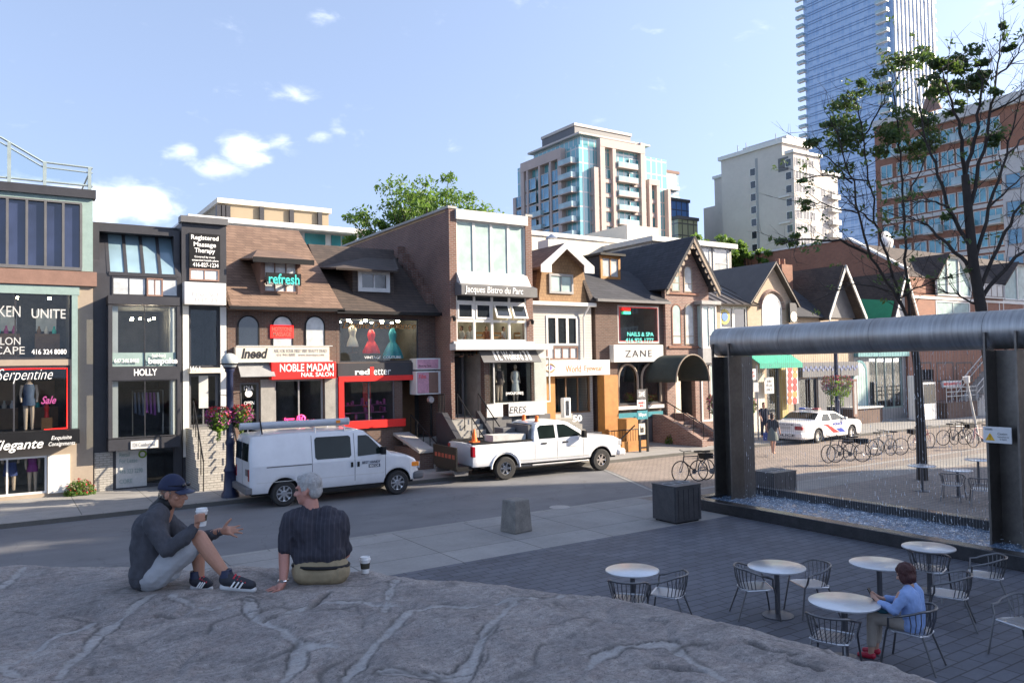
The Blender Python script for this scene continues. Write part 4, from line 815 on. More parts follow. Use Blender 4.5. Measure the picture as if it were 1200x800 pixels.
# rounded awning over the door
ax0, ax1 = X_(790,Yg-1.5,435), X_(829,Yg-1.5,435); axm = (ax0+ax1)/2; ar = (ax1-ax0)/2; za = zg(446)
m = MB().grid(lambda u, v: (axm-.45*(1-v)-ar*math.cos(math.pi*u), Yg-.003-1.6*v, za+(ar*1.15)*math.sin(math.pi*u)+.0), 20, 8); cano = m.build('round_awning', M_('dark_green_canvas', (.035,.045,.04), .8, var=.2), ZN, smooth=True); md = cano.modifiers.new('solid', 'SOLIDIFY'); md.thickness = .03
MB().tube([(axm-ar*math.cos(math.pi*i/20), Yg-1.62, za+ar*1.15*math.sin(math.pi*i/20)) for i in range(21)], .035, 6).build('awning_rim', K['taupe'], cano)
sx0, sx1 = X_(796,Yg-1.5,490), X_(815,Yg-1.5,490); s = stairs(MB(), sx0, sx1, Yg-3.0, Yg-.7, 0, 1.0, 6); s.box(sx0, sx1, Yg-.7, Yg-.003, 0, 1.0); s.build('steps', K['brickp'], ZN)
for x in (sx0-.3, sx1+.005): MB().prism([(Yg-3.2,0),(Yg-3.2,.3),(Yg-.7,1.35),(Yg-.005,1.35),(Yg-.005,0)], 'x', x, x+.29).build('stair_wall', K['brickp'], ZN)
handrail(ZN, [(sx0-.1, Yg-3.1, 1.0), (sx0-.1, Yg-.7, 2.0)])
# stair well in front of the shop: rail + orange panels
wl = thing('stairwell_rail', 'orange wood and black railing round the basement stair in front of the pale sign', 'railing', (X_(745,25.6,520), 25.6, 0))
rx0_, rx1_ = X_(714,25.8,515), X_(757,25.8,515)
box_part(wl, 'wood_kerb', K['orangewood'], (rx0_, rx1_, 25.75, 25.85, 0, .45))
m = MB(); m.tube([(rx0_,25.8,.95),(rx1_,25.8,.95)], .025, 6)
for i in range(15): x = rx0_+(rx1_-rx0_)*i/14; m.cyl((x,25.8,.45), (x,25.8,.95), .01, n=5)
m.build('bars', K['black'], wl); MB().tube([(rx0_-.1,25.6,.2),(rx0_+1.2,25.5,1.15)], .03, 6).build('sloping_rail', K['black'], wl)
# directory sign post in front
sp = thing('directory_sign', 'tall black directory post with red, white and teal boards by the basement stair', 'sign', (X_(752,25.3,520), 25.3, 0)); px_ = 752
MB().box(X_(747,25.3), X_(749,25.3), 25.28, 25.34, 0, Z_(752,455,25.3)).box(X_(756,25.3), X_(758,25.3), 25.28, 25.34, 0, Z_(752,455,25.3)).box(X_(749,25.3), X_(756,25.3), 25.29, 25.33, .15, .22).build('frame', K['black'], sp)
for r, mt, tx, tm in (((747,456,757,467),'dgrey','ZANE','inkw'),((747,468,757,479),'white','NAILS\nSPA','red'),((747,481,759,491),'board','lilliput','inkw'),((749,496,756,509),'cream','hats','ink')):
    b = panel(sp, 'board', K['white'] if mt == 'white' else bpy.data.materials['teal_board'] if mt == 'board' else K[mt], r, 25.24, .038); T(b, tx, (r[0]+1.5, r[1]+2.5, r[2]-1.5, r[3]-2.5), 25.235, tm, bold=.01)
# ================= small white bay between + beige brick shop with metal roof
def seam_roof(parent, pts, along, mat, n=10, name='roof'):
    """pts: quad (eave0, eave1, ridge1, ridge0); seams run eave->ridge"""
    P = [Vector(p) for p in pts]; nn = (P[1]-P[0]).cross(P[3]-P[0]).normalized()
    if nn.z < 0: nn = -nn
    m = MB().slab(pts, .1)
    for i in range(n+1):
        a = P[0].lerp(P[1], i/n); b = P[3].lerp(P[2], i/n); m.tube([a+nn*.02, b+nn*.02], .025, 4)
    return m.build(name, mat, parent)
K['seam'] = M_('bronze_metal_roof', (.10,.085,.075), .45, .3, var=.2, sc=2)
Y = 28.6; E0 = Z1+.03; E1 = X_(929, Y, 400)
E = bld('beige_shop', 'beige brick shop with a standing seam metal roof and one arched gable window', 'shop', E0, E1, Y)
zc = lambda py, px=860: Z_(px, py, Y); zev = zc(357)
gx0, gx1, gxm = X_(880,Y,360), X_(929,Y,360), X_(905,Y,312); zg0 = Z_(880,352,Y); zgp = Z_(905,311,Y)
h0 = (X_(899,Y,470), X_(914,Y,470), .1, zc(426,905)); hb = (X_(844,Y,370), X_(876,Y,370), zc(386), zc(359))
m = wallmb(MB(), E0, E1, 0, zev-.02, Y, .25, [h0, hb]); m.prism([(gx0, zev-.02), (gx1, zev-.02), (gx1, zg0), (gxm, zgp), (gx0, zg0)], 'y', Y, Y+.3); shell(m, E0, E1, Y+.25, Y+10, 0, zev-.1); m.build('wall', K['brickc'], E)
yr = Y+4.2; zr = zgp-.1
seam_roof(E, [(E0-1.2,Y-.4,zev),(gx0+.2,Y-.4,zev),(gx0+.2,yr,zr),(E0-1.2,yr,zr)], 'y', K['seam'], 8)
seam_roof(E, [(gx0-.35,Y-.35,zg0-.25),(gx0-.35,Y+9,zg0-.25),(gxm,Y+9,zgp+.12),(gxm,Y-.35,zgp+.12)], 'x', K['seam'], 14)
seam_roof(E, [(gx1+.25,Y-.35,zg0-.25),(gx1+.25,Y+9,zg0-.25),(gxm,Y+9,zgp+.12),(gxm,Y-.35,zgp+.12)], 'x', K['seam'], 14)
archwin(E, X_(904.5,Y,370), .85, zc(386,904), zc(362,904), Y, K['white_paint'], K['winpale'], .12, 'arched_window')
m = MB().tube([(X_(904.5,Y,370)-1.0*math.cos(math.pi*i/16), Y-.02, zc(362,904)+1.0*math.sin(math.pi*i/16)) for i in range(17)], .12, 4); m.build('arch_trim', K['brickp'], E)
window(E, None, Y+.04, 2, 1, K['white_paint'], K['win'], .12, .1, hb, mull=.2)
ce = MB().lathe([(.42,0),(.42,.02)], (X_(850,Y,371), Y+.05, zc(371,850)), 20, 'y').build('round_emblem', M_('yellow_emblem', (.5,.42,.1), .5), E); MB().lathe([(.24,-.02),(.24,.0)], (X_(850,Y,371), Y+.05, zc(371,850)), 16, 'y').build('emblem_disc', M_('blue_emblem', (.08,.2,.5), .5), ce)
bs = panel(E, 'dark_sign', K['charcoal'], (926,355,934,378), Y-.3, .12); MB().lathe([(.3,-.02),(.3,0)], (X_(930,Y-.3,370), Y-.3, Z_(930,371,Y-.3)), 18, 'y').build('sign_disc', K['cream'], bs)
glaze(E, h0, Y+.04, 1, 1, 'dgrey', .08, name='door'); interior(E, h0[0], h0[1], h0[2], h0[3], Y+.26, 2, K['room'])
aw = pr(888,417,938,425, Y-1.3)
ga = MB().slab([(aw[0],Y-1.4,aw[2]+.0),(aw[1],Y-1.4,aw[2]+.0),(aw[1],Y-.01,aw[3]+.5),(aw[0],Y-.01,aw[3]+.5)], .04).box(aw[0], aw[1], Y-1.44, Y-1.405, aw[2]-.28, aw[2]).build('green_awning', M_('green_canvas', (.03,.33,.22), .7), E)
mb_ = panel(E, 'menu_board', K['white'], (922,427,935,473), Y-.5, .06)
fm = [M_('food_photo', c, .5, var=.45, sc=9) for c in ((.45,.14,.04),(.5,.28,.08),(.4,.06,.05))]
random.seed(5)
for r in range(6):
    for c_ in range(2):
        MB().lathe([(.2,-.012),(.2,0)], (X_(925.5+c_*6,Y-.5,432+r*7.5), Y-.5, Z_(928,432+r*7.5,Y-.5)), 12, 'y').build('food_picture', random.choice(fm), mb_)
po = panel(E, 'white_poster', K['white'], (896,442,907,461), Y-.35, .03); T(po, 'MENU\nSPECIAL\nLUNCH', (898,445,905,458), Y-.355, 'grey')
box_part(E, 'yellow_pilaster', M_('yellow_paint', (.42,.33,.12), .6), (X_(914,Y,470), X_(921,Y,470), Y-.15, Y-.003, 0, zc(427,918)))
box_part(E, 'pale_wall_panel', K['cream'], (X_(879,Y,470), X_(895,Y,470), Y-.08, Y-.003, 0, zc(437,887)))
# little white bay window attached to the gabled shop's right
bw = pr(823,357,840,408, Y-.8); box_part(E, 'bay_base', K['grey'], (bw[0], bw[1], Y-.8, Y-.003, zc(425,832), bw[2])); f = MB()
for q in ((bw[0],bw[1],bw[2],bw[2]+.1),(bw[0],bw[1],bw[3]-.1,bw[3]),(bw[0],bw[0]+.1,bw[2]+.1,bw[3]-.1),(bw[1]-.1,bw[1],bw[2]+.1,bw[3]-.1),((bw[0]+bw[1])/2-.05,(bw[0]+bw[1])/2+.05,bw[2]+.1,bw[3]-.1)): f.box(q[0],q[1],Y-.8,Y-.7,q[2],q[3])
f.box(bw[0],bw[0]+.1,Y-.15,Y-.01,bw[2],bw[3])
f = f.build('bay_window', K['white_paint'], E); MB().box(bw[0]+.02,bw[1]-.02,Y-.76,Y-.75,bw[2]+.05,bw[3]-.05).box(bw[0]+.03,bw[0]+.04,Y-.7,Y-.1,bw[2]+.05,bw[3]-.05).build('pane', K['wingreen'], f)
box_part(E, 'bay_roof', K['grey'], (bw[0]-.2, bw[1]+.15, Y-1.0, Y-.003, bw[3]+.002, bw[3]+.18)); panel(E, 'bay_poster', K['inkw'], (833,392,838,403), Y-.83, .01)
bl = pr(822,425,842,475, Y-.5); window(E, None, Y-.5, 2, 1, K['white_paint'], K['wingreen'], .1, .4, (bl[0], bl[1], .8, bl[3]), name='lower_window', inset=.08); box_part(E, 'bay_plinth', K['brickp'], (bl[0]-.05, bl[1]+.05, Y-.55, Y-.003, 0, .79))
# ================= yellow shop with dark gable
Y = 28.6; L0 = E1+.02; L1 = X_(1000, Y, 400)
L = bld('shop', 'yellowish shop with a steep dark gable roof, tall brick chimney and dark lower windows', 'shop', L0, L1, Y)
zc = lambda py, px=965: Z_(px, py, Y); ze = Z_(965,372,Y)
h0 = (X_(937,Y,470), X_(958,Y,470), .5, zc(443,948)); h1 = (X_(968,Y,470), X_(984,Y,470), .5, zc(443,976))
m = wallmb(MB(), L0, L1, 0, ze, Y, .25, [h0, h1]); shell(m, L0, L1, Y+.25, Y+10, 0, ze); m.build('wall', K['brickc'], L)
x0, x1, xm = X_(965,Y,375), X_(1001,Y,375), X_(980,Y,318); zp = Z_(981,313,Y)
MB().prism([(x0,ze+.003),(x1,ze+.003),(xm,zp-.1)], 'y', Y-.1, Y+.2).build('gable_wall', K['dgrey'], L)
for a, b in ((x0-.35, xm), (x1+.3, xm)): MB().slab([(a,Y-.6,ze-.2),(a,Y+9,ze-.2),(b,Y+9,zp),(b,Y-.6,zp)], .14).build('roof', K['shingd'], L)
for a, b in ((x0-.35, xm), (x1+.3, xm)): MB().slab([(a,Y-.66,ze-.3),(b,Y-.66,zp-.25),(b,Y-.66,zp+.06),(a,Y-.66,ze+.05)], .05).build('bargeboard', K['lgrey'], L)
MB().slab([(L0,Y-.35,ze),(x0+.1,Y-.35,ze),(x0+.1,Y+3.5,ze+3),(L0,Y+3.5,ze+3)], .1).build('low_roof', K['shingb'], L)
cxx = X_(923,Y+2,330); zt_ = Z_(923,310,Y+2); box_part(L, 'chimney', K['brickr2'], (cxx-.5, cxx+.5, Y+2, Y+3, ze-.5, zt_)); 
for d in (-.25, .25): MB().lathe([(.16,0),(.14,.4)], (cxx+d, Y+2.5, zt_), 10).build('chimney_pot', K['brickr2'], L)
for q in ((L0, h0[0]), (h0[1], h1[0]), (h1[1], L1)): MB().box(q[0]+.02, q[1]-.02, Y-.06, Y-.003, 0, pr(936,424,1002,441)[2]-.02).build('shade_toned_panel', K['dgrey'], L)  # dark shopfront panels; the street's gloom is put into their colour
for h in (h0, h1): glaze(L, h, Y+.05, 2, 1, 'charcoal', .08); interior(L, h[0], h[1], h[2], h[3], Y+.26, 2, K['roomd'])
fb = pr(936,424,1002,441); box_part(L, 'tile_band', K['dgrey'], (fb[0], fb[1]-.02, Y-.25, Y-.003, fb[2], fb[3]))
random.seed(8); tl = MB()
for i in range(24): x = fb[0]+.1+(fb[1]-fb[0]-.3)*i/23; tl.lathe([(.1,-.02),(.1,0)], (x, Y-.25, (fb[2]+fb[3])/2+.12*(i % 2)), 8, 'y')
tl.build('tile_pattern', M_('blue_tile', (.14,.17,.3), .4, var=.4, sc=3), L)
# ================= green sided house
Y = 28.6; N0 = L1+.02; N1 = X_(1060, Y, 400)
Nn = bld('shop', 'shop with a bright green tarpaulin on its dark roof and a turquoise arched front', 'shop', N0, N1, Y)
zc = lambda py, px=1030: Z_(px, py, Y); ze = Z_(1020,385,Y)
h0 = (X_(1019,Y,450), X_(1058,Y,450), .7, zc(418,1040))
m = wallmb(MB(), N0, N1, 0, ze, Y, .25, [h0]); shell(m, N0, N1, Y+.25, Y+10, 0, ze); m.build('wall', K['grey'], Nn)
x0, x1, xm = X_(1040,Y,370), X_(1068,Y,370), X_(1053,Y,325); zp = Z_(1054,320,Y)
MB().prism([(x0,ze+.003),(x1,ze+.003),(xm,zp-.1)], 'y', Y-.1, Y+.2).build('gable_wall', K['lgrey'], Nn)
for a in (x0-.3, x1+.2): MB().slab([(a,Y-.5,ze-.1),(a,Y+9,ze-.1),(xm,Y+9,zp),(xm,Y-.5,zp)], .14).build('roof', K['shingd'], Nn)
for a in (x0-.3, x1+.2): MB().slab([(a,Y-.56,ze-.2),(xm,Y-.56,zp-.3),(xm,Y-.56,zp+.06),(a,Y-.56,ze+.1)], .05).build('bargeboard', K['white_paint'], Nn)
MB().grid(lambda u, v: ((x0-.36)+(xm-x0+.1)*v*(.45+.3*u)+.0, Y-.3+9*u, ze-.02+(zp-ze)*v*(.45+.3*u)+.16+.05*math.sin(9*u)*math.sin(7*v)), 16, 8).build('green_tarpaulin', M_('green_tarp', (.02,.28,.12), .5, var=.15), Nn, smooth=True)
box_part(Nn, 'low_roof', K['shingd'], (N0, x0-.3, Y-.2, Y+8, ze+.003, ze+.5))
glaze(Nn, h0, Y+.05, 4, 1, 'teal', .1); interior(Nn, h0[0], h0[1], h0[2], h0[3], Y+.26, 2, K['room'])
box_part(Nn, 'turquoise_band', M_('turquoise_paint', (.10,.27,.29), .5), (N0, N1, Y-.3, Y-.003, zc(418)+.02, zc(408)))
ar = archwin(Nn, X_(1012,Y-.3,450), .75, .6, zc(436,1012), Y-.06, bpy.data.materials['turquoise_paint'], K['wingreen'], .14, 'arched_door')
wb = panel(Nn, 'menu_frame', K['brownband'], (1000,444,1005,488), Y-1.5, .06); panel(wb, 'menu_sheet', K['grey'], (1001,447,1004,485), Y-1.505, .004)
box_part(Nn, 'patio_ledge', K['lgrey'], (X_(986,Y,470), X_(1018,Y,470), Y-1.0, Y-.003, .9, 1.0)); box_part(Nn, 'patio_wall', K['brickd'], (X_(986,Y,470), X_(1018,Y,470), Y-.9, Y-.005, 0, .897))
# ================= long brick building with glazed gables
Y = 28.4; Q0 = N1+.02; Q1 = X_(1330, Y, 380)
Q = bld('long_brick_building', 'long orange brick building with big glazed gables along its front', 'building', Q0, Q1, Y)
zc = lambda py, px=1115: Z_(px, py, Y); zb = zc(347); 
xa, xb = X_(1097,Y,330), X_(1137,Y,330); xm = (X_(1110,Y,302)+X_(1124,Y,302))/2
m = wallmb(MB(), Q0, Q1, 0, zb, Y, .3, [(xa, xb-.2, zc(378), zc(353)), (Q0+.6, xa-.7, .5, 3.1)]); shell(m, Q0, Q1, Y+.3, Y+16, 0, zb); 
zs = Z_(1088,322,Y+1); m.prism([(Y+.001, zb-.2), (Y+.001, zb+1.7), (Y+4, zb+4.2), (Y+16, zb+4.2), (Y+16, zb-.2)], 'x', Q0, Q0+.3); m.build('wall', K['brickr2'], Q)
MB().slab([(Q0-.08,Y-.1,zb+1.65),(Q0+.4,Y-.1,zb+1.65),(Q0+.4,Y+4,zb+4.25),(Q0-.08,Y+4,zb+4.25)], .15).slab([(Q0-.08,Y+4,zb+4.25),(Q0+.4,Y+4,zb+4.25),(Q0+.4,Y+16,zb+4.25),(Q0-.08,Y+16,zb+4.25)], .15).build('wall_coping', K['white_paint'], Q)
MB().slab([(Q0+.4,Y+.3,zb+1.2),(Q1,Y+.3,zb+1.2),(Q1,Y+4,zb+3.9),(Q0+.4,Y+4,zb+3.9)], .15).slab([(Q0+.4,Y+4,zb+3.9),(Q1,Y+4,zb+3.9),(Q1,Y+15,zb+3.9),(Q0+.4,Y+15,zb+3.9)], .15).build('roof', K['shingd'], Q)
box_part(Q, 'upper_wall', K['brickr2'], (Q0+.35, Q1, Y+.302, Y+.6, zb, zb+1.15))
for k, (l, r, pk1, pk2) in enumerate(((1097,1137,1110,1124), (1176,1222,1190,1206))):
    l, r = X_(l,Y,335), X_(r,Y,335); z0 = zb+.02; zsh = zc(326,1097)+ -.0; zt2 = zc(301,1117); p1, p2 = X_(pk1,Y,302), X_(pk2,Y,302); yg = Y-.05
    outer = [(l, z0), (r, z0), (r, zsh), (p2, zt2), (p1, zt2), (l, zsh)]
    g_ = MB().prism(outer, 'y', yg+.1, yg+.13).build('gable_glazing', K['wingreen'], Q); f = MB()
    for i in range(6):
        a, b = outer[i], outer[(i+1) % 6]; f.tube([(a[0], yg+.04, a[1]), (b[0], yg+.04, b[1])], .14 if i in (2,3,4) else .09, 4)
    for t in (.33, .66): x = l+(r-l)*t; f.box(x-.06, x+.06, yg, yg+.1, z0, zt2 if .3 < t < .7 else zsh+.5)
    f.build('frame', K['white_paint'], g_)
    MB().slab([(l-.2,yg-.2,zsh-.1),(l-.2,yg+6,zsh-.1),(p1,yg+6,zt2+.1),(p1,yg-.2,zt2+.1)], .1).build('gable_roof', K['shingd'], Q); MB().slab([(r+.2,yg-.2,zsh-.1),(p2,yg-.2,zt2+.1),(p2,yg+6,zt2+.1),(r+.2,yg+6,zsh-.1)], .1).build('gable_roof', K['shingd'], Q); MB().slab([(p1,yg-.2,zt2+.101),(p2,yg-.2,zt2+.101),(p2,yg+6,zt2+.101),(p1,yg+6,zt2+.101)], .1).build('gable_roof', K['shingd'], Q)
wx0, wx1 = X_(1143,Y,330), X_(1170,Y,330); zp = zc(308,1148); MB().prism([(wx0,zb+.5),(wx1,zb+.5),(wx0+1.1,zp)], 'y', Y+1.0, Y+1.2).build('wood_gable', K['orangewood'], Q); MB().slab([(wx1+.2,Y+.7,zb+.4),(wx0+1.1,Y+.7,zp+.1),(wx0+1.1,Y+5,zp+.1),(wx1+.2,Y+5,zb+.4)], .1).build('gable_roof', K['shingd'], Q)
bal = MB()
for i in range(4): x = wx0+(wx1-wx0)*i/4; bal.box(x+.06, x+(wx1-wx0)/4-.06, Y-.28, Y-.25, zb+.15, zb+.95)
bal.box(wx0-.1, wx1+.1, Y-.32, Y+.0-.003, zb+.0, zb+.1); bal.tube([(wx0-.1,Y-.27,zb+1.0),(wx1+.1,Y-.27,zb+1.0)], .04, 6); bal.build('balcony', K['lgrey'], Q)
box_part(Q, 'white_band', K['white_paint'], (Q0+.4, Q1, Y-.06, Y-.003, zc(352), zc(349)))
for l, r in ((1097,1137),(1143,1172),(1176,1222)):
    window(Q, (l,353,r,378), Y-.02, 2, 1, K['white_paint'], K['wingreen'], .1, .1, name='first_floor_window')
for l, r in ((1077,1092),(1098,1118),(1121,1140),(1148,1175),(1180,1215)):
    window(Q, (l,424,r,447), Y-.02, 2, 1, K['charcoal'], K['win'], .1, .1, name='ground_floor_window')
glaze(Q, (Q0+.6, xa-.7, .5, 3.1), Y+.05, 2, 1, 'charcoal', .1); interior(Q, Q0+.6, xa-.7, .5, 3.1, Y+.32, 2, K['room'])
rs = panel(Q, 'white_red_sign', K['white'], (1105,446,1127,453), Y-.7, .1); T(rs, 'RISTORANTE CAFE', (1106,448,1126,451), Y-.71, 'red', bold=.03)
# raised terrace with railing and stairs
tz = 1.0; tx0, tx1 = X_(1101,26.8,470), X_(1136,26.8,470)
tr = thing('raised_terrace', 'raised brick terrace with grey rails and stairs before the glazed gables', 'terrace', (tx0, 26.8, 0))
box_part(tr, 'terrace_wall', K['brickd'], (tx0, tx1, 26.3, Y-.01, 0, tz))
m = MB()
for z in (.5, .78, 1.05): m.tube([(tx0,26.35,tz+z-.1),(tx1,26.35,tz+z-.1)], .03, 6)
for i in range(7): x = tx0+(tx1-tx0)*i/6; m.cyl((x,26.35,tz), (x,26.35,tz+.98), .03, n=6)
m.build('railing', K['lgrey'], tr)
m = MB()
for i in range(12): m.box(tx1+.02+i*.3, tx1+.32+i*.3, 26.3, 27.6, 0, tz+.17*i+.0)
m.build('stairs', K['concrete'], tr); m = MB()
for y in (26.3, 27.6): m.tube([(tx1,y,tz+.95),(tx1+3.6,y,tz+.95+12*.17)], .035, 6).tube([(tx1,y,tz+.5),(tx1+3.6,y,tz+.5+12*.17)], .03, 6)
for i in range(0, 13, 3): m.cyl((tx1+i*.3,26.3,tz+.17*i), (tx1+i*.3,26.3,tz+.95+.17*i), .03, n=6)
m.build('stair_rail', K['lgrey'], tr)
# utility cabinet and news box
def cabinet(px0, px1, py0, py1, Yc, label, mat, dm):
    X0, X1, z0, z1 = RC((px0,py0,px1,py1), Yc); o = thing('street_cabinet', label, 'cabinet', ((X0+X1)/2, Yc, 0))
    MB().box(X0, X1, Yc, Yc+.5, 0.05, z1).build('body', K[mat], o, bevel=.02); MB().box(X0-.03, X1+.03, Yc-.03, Yc+.53, 0, .05).build('plinth', K['dgrey'], o); MB().box(X0+.08, X1-.08, Yc-.02, Yc-.002, z1*.45, z1-.1).build('display_panel', K[dm], o); return o
cabinet(1082,1097,448,478,26.4,'white street cabinet with a dark display window beside the terrace','white','win')
cabinet(1073,1080,440,478,26.6,'narrow white kiosk panel with a brown notice left of the white cabinet','white','brownband')
# ================= far buildings
def wmesh(name, w, h, face, fr, pane, nx=2, fw=.12, d=.12):
    """window mesh with frame and pane (slots 0,1), origin at lower centre of its face; face '-Y' or '-X'"""
    m = MB(); m.box(-w/2,w/2,-.08,.05,0,fw).box(-w/2,w/2,-.08,.05,h-fw,h)
    for i in range(nx+1): x = -w/2+(w-fw)*i/nx; m.box(x, x+fw, -.08,.05,fw,h-fw)
    nf = len(m.f); m.box(-w/2+.02,w/2-.02,-.03,.04,.02,h-.02)
    if face == '-X': m.v = [(y, -x, z) for x, y, z in m.v]
    me = bpy.data.meshes.new(name); me.from_pydata(m.v, [], m.f); me.materials.append(fr); me.materials.append(pane)
    for i, p in enumerate(me.polygons): p.material_index = 1 if i >= nf else 0
    return me
def put(root, me, name, loc):
    o = bpy.data.objects.new(name, me); COL.objects.link(o); o.parent = root; o.location = Vector(loc)-Vector(root.location); return o
def balc(w, d, face, slabm_, glassm_):
    m = MB(); m.box(-w/2,w/2,-d,0,-.2,0); nf = len(m.f); m.box(-w/2,w/2,-d,-d+.04,.02,1.05).box(-w/2,-w/2+.04,-d,0,.02,1.05).box(w/2-.04,w/2,-d,0,.02,1.05)
    if face == '-X': m.v = [(y, -x, z) for x, y, z in m.v]
    me = bpy.data.meshes.new('balcony'); me.from_pydata(m.v, [], m.f); me.materials.append(slabm_); me.materials.append(glassm_)
    for i, p in enumerate(me.polygons): p.material_index = 1 if i >= nf else 0
    return me
K['condo_stone'] = M_('pinkish_cladding', (.47,.38,.34), .8, var=.08, sc=.3)
K['tealglass'] = paneglass('teal_tower_glass', (.06,.26,.29), .05, .9, .35, sc=.25)
K['blueglass'] = paneglass('blue_tower_glass', (.10,.28,.42), .05, .9, .35, sc=.25)
K['palestone'] = M_('pale_limestone', (.50,.46,.42), .85, var=.1, sc=.15)
K['railglass'] = paneglass('balcony_glass', (.3,.42,.45), .08, .8, .15)
def floorglass(name, c1, c2, fh, bw, line, ml=.12, rough=.06):
    m, nt, b = newmat(name); n = nt.nodes.new('ShaderNodeTexBrick'); n.offset = 0; n.inputs['Scale'].default_value = 1; n.inputs['Brick Width'].default_value = bw; n.inputs['Row Height'].default_value = fh; n.inputs['Mortar Size'].default_value = ml; n.inputs['Mortar Smooth'].default_value = 0
    n.inputs['Color1'].default_value = c4(c1); n.inputs['Color2'].default_value = c4(c2); n.inputs['Mortar'].default_value = c4(line); nt.links.new(wallvec(nt), n.inputs['Vector'])
    nt.links.new(n.outputs['Color'], b.inputs['Base Color']); b.inputs['Roughness'].default_value = rough; b.inputs['Specular IOR Level'].default_value = 1.0; return m
# --- condominium
Y = 125.; CX0, CX1 = yp(678,220,Y).x, yp(786,220,Y).x; CY1 = xp(602,230,CX0).y; FH = 3.05
Cd = bld('condominium_tower', 'mid rise condominium of pinkish stone and teal glass with stacked balconies', 'apartment building', CX0, CX1, Y)
zt = Z_(690,152,Y); Wd_ = CX1-CX0; Dp = CY1-Y
core = MB().box(CX0+1.2, CX1, Y+1.2, CY1, 0, zt-FH).box(CX0+3, CX1-5, Y+3, CY1-4, zt-FH, zt-.4).build('glass_core', floorglass('condo_glass', (.10,.31,.34), (.15,.37,.40), FH, 1.6, (.42,.44,.42), .16), Cd)
box_part(Cd, 'roof_slab', K['palestone'], (CX0+2, CX1-4, Y+2, CY1-3, zt-.4, zt))
box_part(Cd, 'plant_room', K['dgrey'], (CX0+4, CX0+20, Y+6, CY1-6, zt, zt+2.6)); box_part(Cd, 'plant_room_cap', K['palestone'], (CX0+3.8, CX0+20.2, Y+5.8, CY1-5.8, zt+2.6, zt+3.2))
def yx(px): return yp(px, 230, Y).x
def xy(px): return xp(px, 230, CX0).y
sY = [((696,704),215), ((704,711),167), ((716,724),167), ((747,755),167), ((755,761),167), ((766,772),212), ((779,786),222)]
for (a, b), top in (((697,702),196),((704.5,710),167),((719,723),167),((752,757),168),((761,764),212),((770,773.5),212),((783,786),222)):
    MB().box(yx(a), yx(b), Y-.0, Y+1.3, 0, Z_((a+b)/2, top, Y)).build('stone_pier', K['condo_stone'], Cd)
MB().box(yx(704.5)+.01, yx(757)-.01, Y-.05, Y+1.25, Z_(730,176,Y), Z_(730,167,Y)+.05).build('stone_lintel', K['condo_stone'], Cd); MB().box(yx(761)+.01, yx(773.5)-.01, Y-.05, Y+1.25, Z_(767,217,Y), Z_(767,211,Y)+.06).build('stone_lintel', K['condo_stone'], Cd)
wY = wmesh('window', 3.6, 2.1, '-Y', K['white_paint'], K['tealglass']); wX = wmesh('window', 3.9, 2.5, '-X', K['lgrey'], K['blueglass']); bY = balc(5.6, 1.6, '-Y', K['condo_stone'], K['railglass']); bX = balc(4.4, 1.6, '-X', K['condo_stone'], K['railglass'])
zb0 = Z_(735,276,Y)
for k in range(14):
    z = zt-FH*2.1-k*FH
    if z < 4: break
    for px, tp_ in ((714.5,180),(767,216),(748.5,180),(699.5,999)):
        if tp_ < 999 and z+2.2 < Z_(px, tp_, Y): put(Cd, wY, 'window', (yx(px), Y+.9, z)); 
    if z+1 < Z_(735,176,Y): put(Cd, bY, 'balcony', (yx(736), Y+1.25, z-.3))
    for px in (607, 621, 636, 650):
        if px == 607 and k < 2 or k < 1: continue
        put(Cd, wX, 'window', (CX0-.0+.28, xy(px), z))
    if k > 2: put(Cd, bX, 'balcony', (CX0+1.1, xy(628.5), z-.3))
    put(Cd, bX, 'balcony', (CX0+1.1, xy(664), z-.3))
for k in range(2, 15):
    z = zt-FH*2.1-k*FH+FH-.95
    for a, b, tp_ in ((711,719,184),(745,752,184),(761,772,218),(696,704.5,205)):
        if z+.9 < Z_((a+b)/2, tp_, Y): MB().box(yx(a)+.01, yx(b)-.01, Y+.45, Y+1.19, z, z+.75).build('stone_spandrel', K['condo_stone'], Cd)
    for a, b in ((614,617),(619,631),(633,644),(646,654)):
        if k > 2: MB().box(CX0+.45, CX0+1.19, xy(b)+.01, xy(a)-.01, z, z+.6).build('stone_spandrel', K['condo_stone'], Cd)
for (a, b), top in (((601,604),232),((610.5,614),197),((617,619),192),((631,633),187),((644,646),180),((654,658),175)):
    MB().box(CX0, CX0+1.3, xy(b), xy(a), 0, xp((a+b)/2, top, CX0).z).build('stone_pier', K['condo_stone'], Cd)
for (a, b, t0, t1) in ((610.5,658,182,176),): MB().box(CX0-.05, CX0+1.25, xy(b)+.003, xy(a)-.003, zt-FH*1.6, zt-FH*.9-.01).build('stone_lintel', K['condo_stone'], Cd)
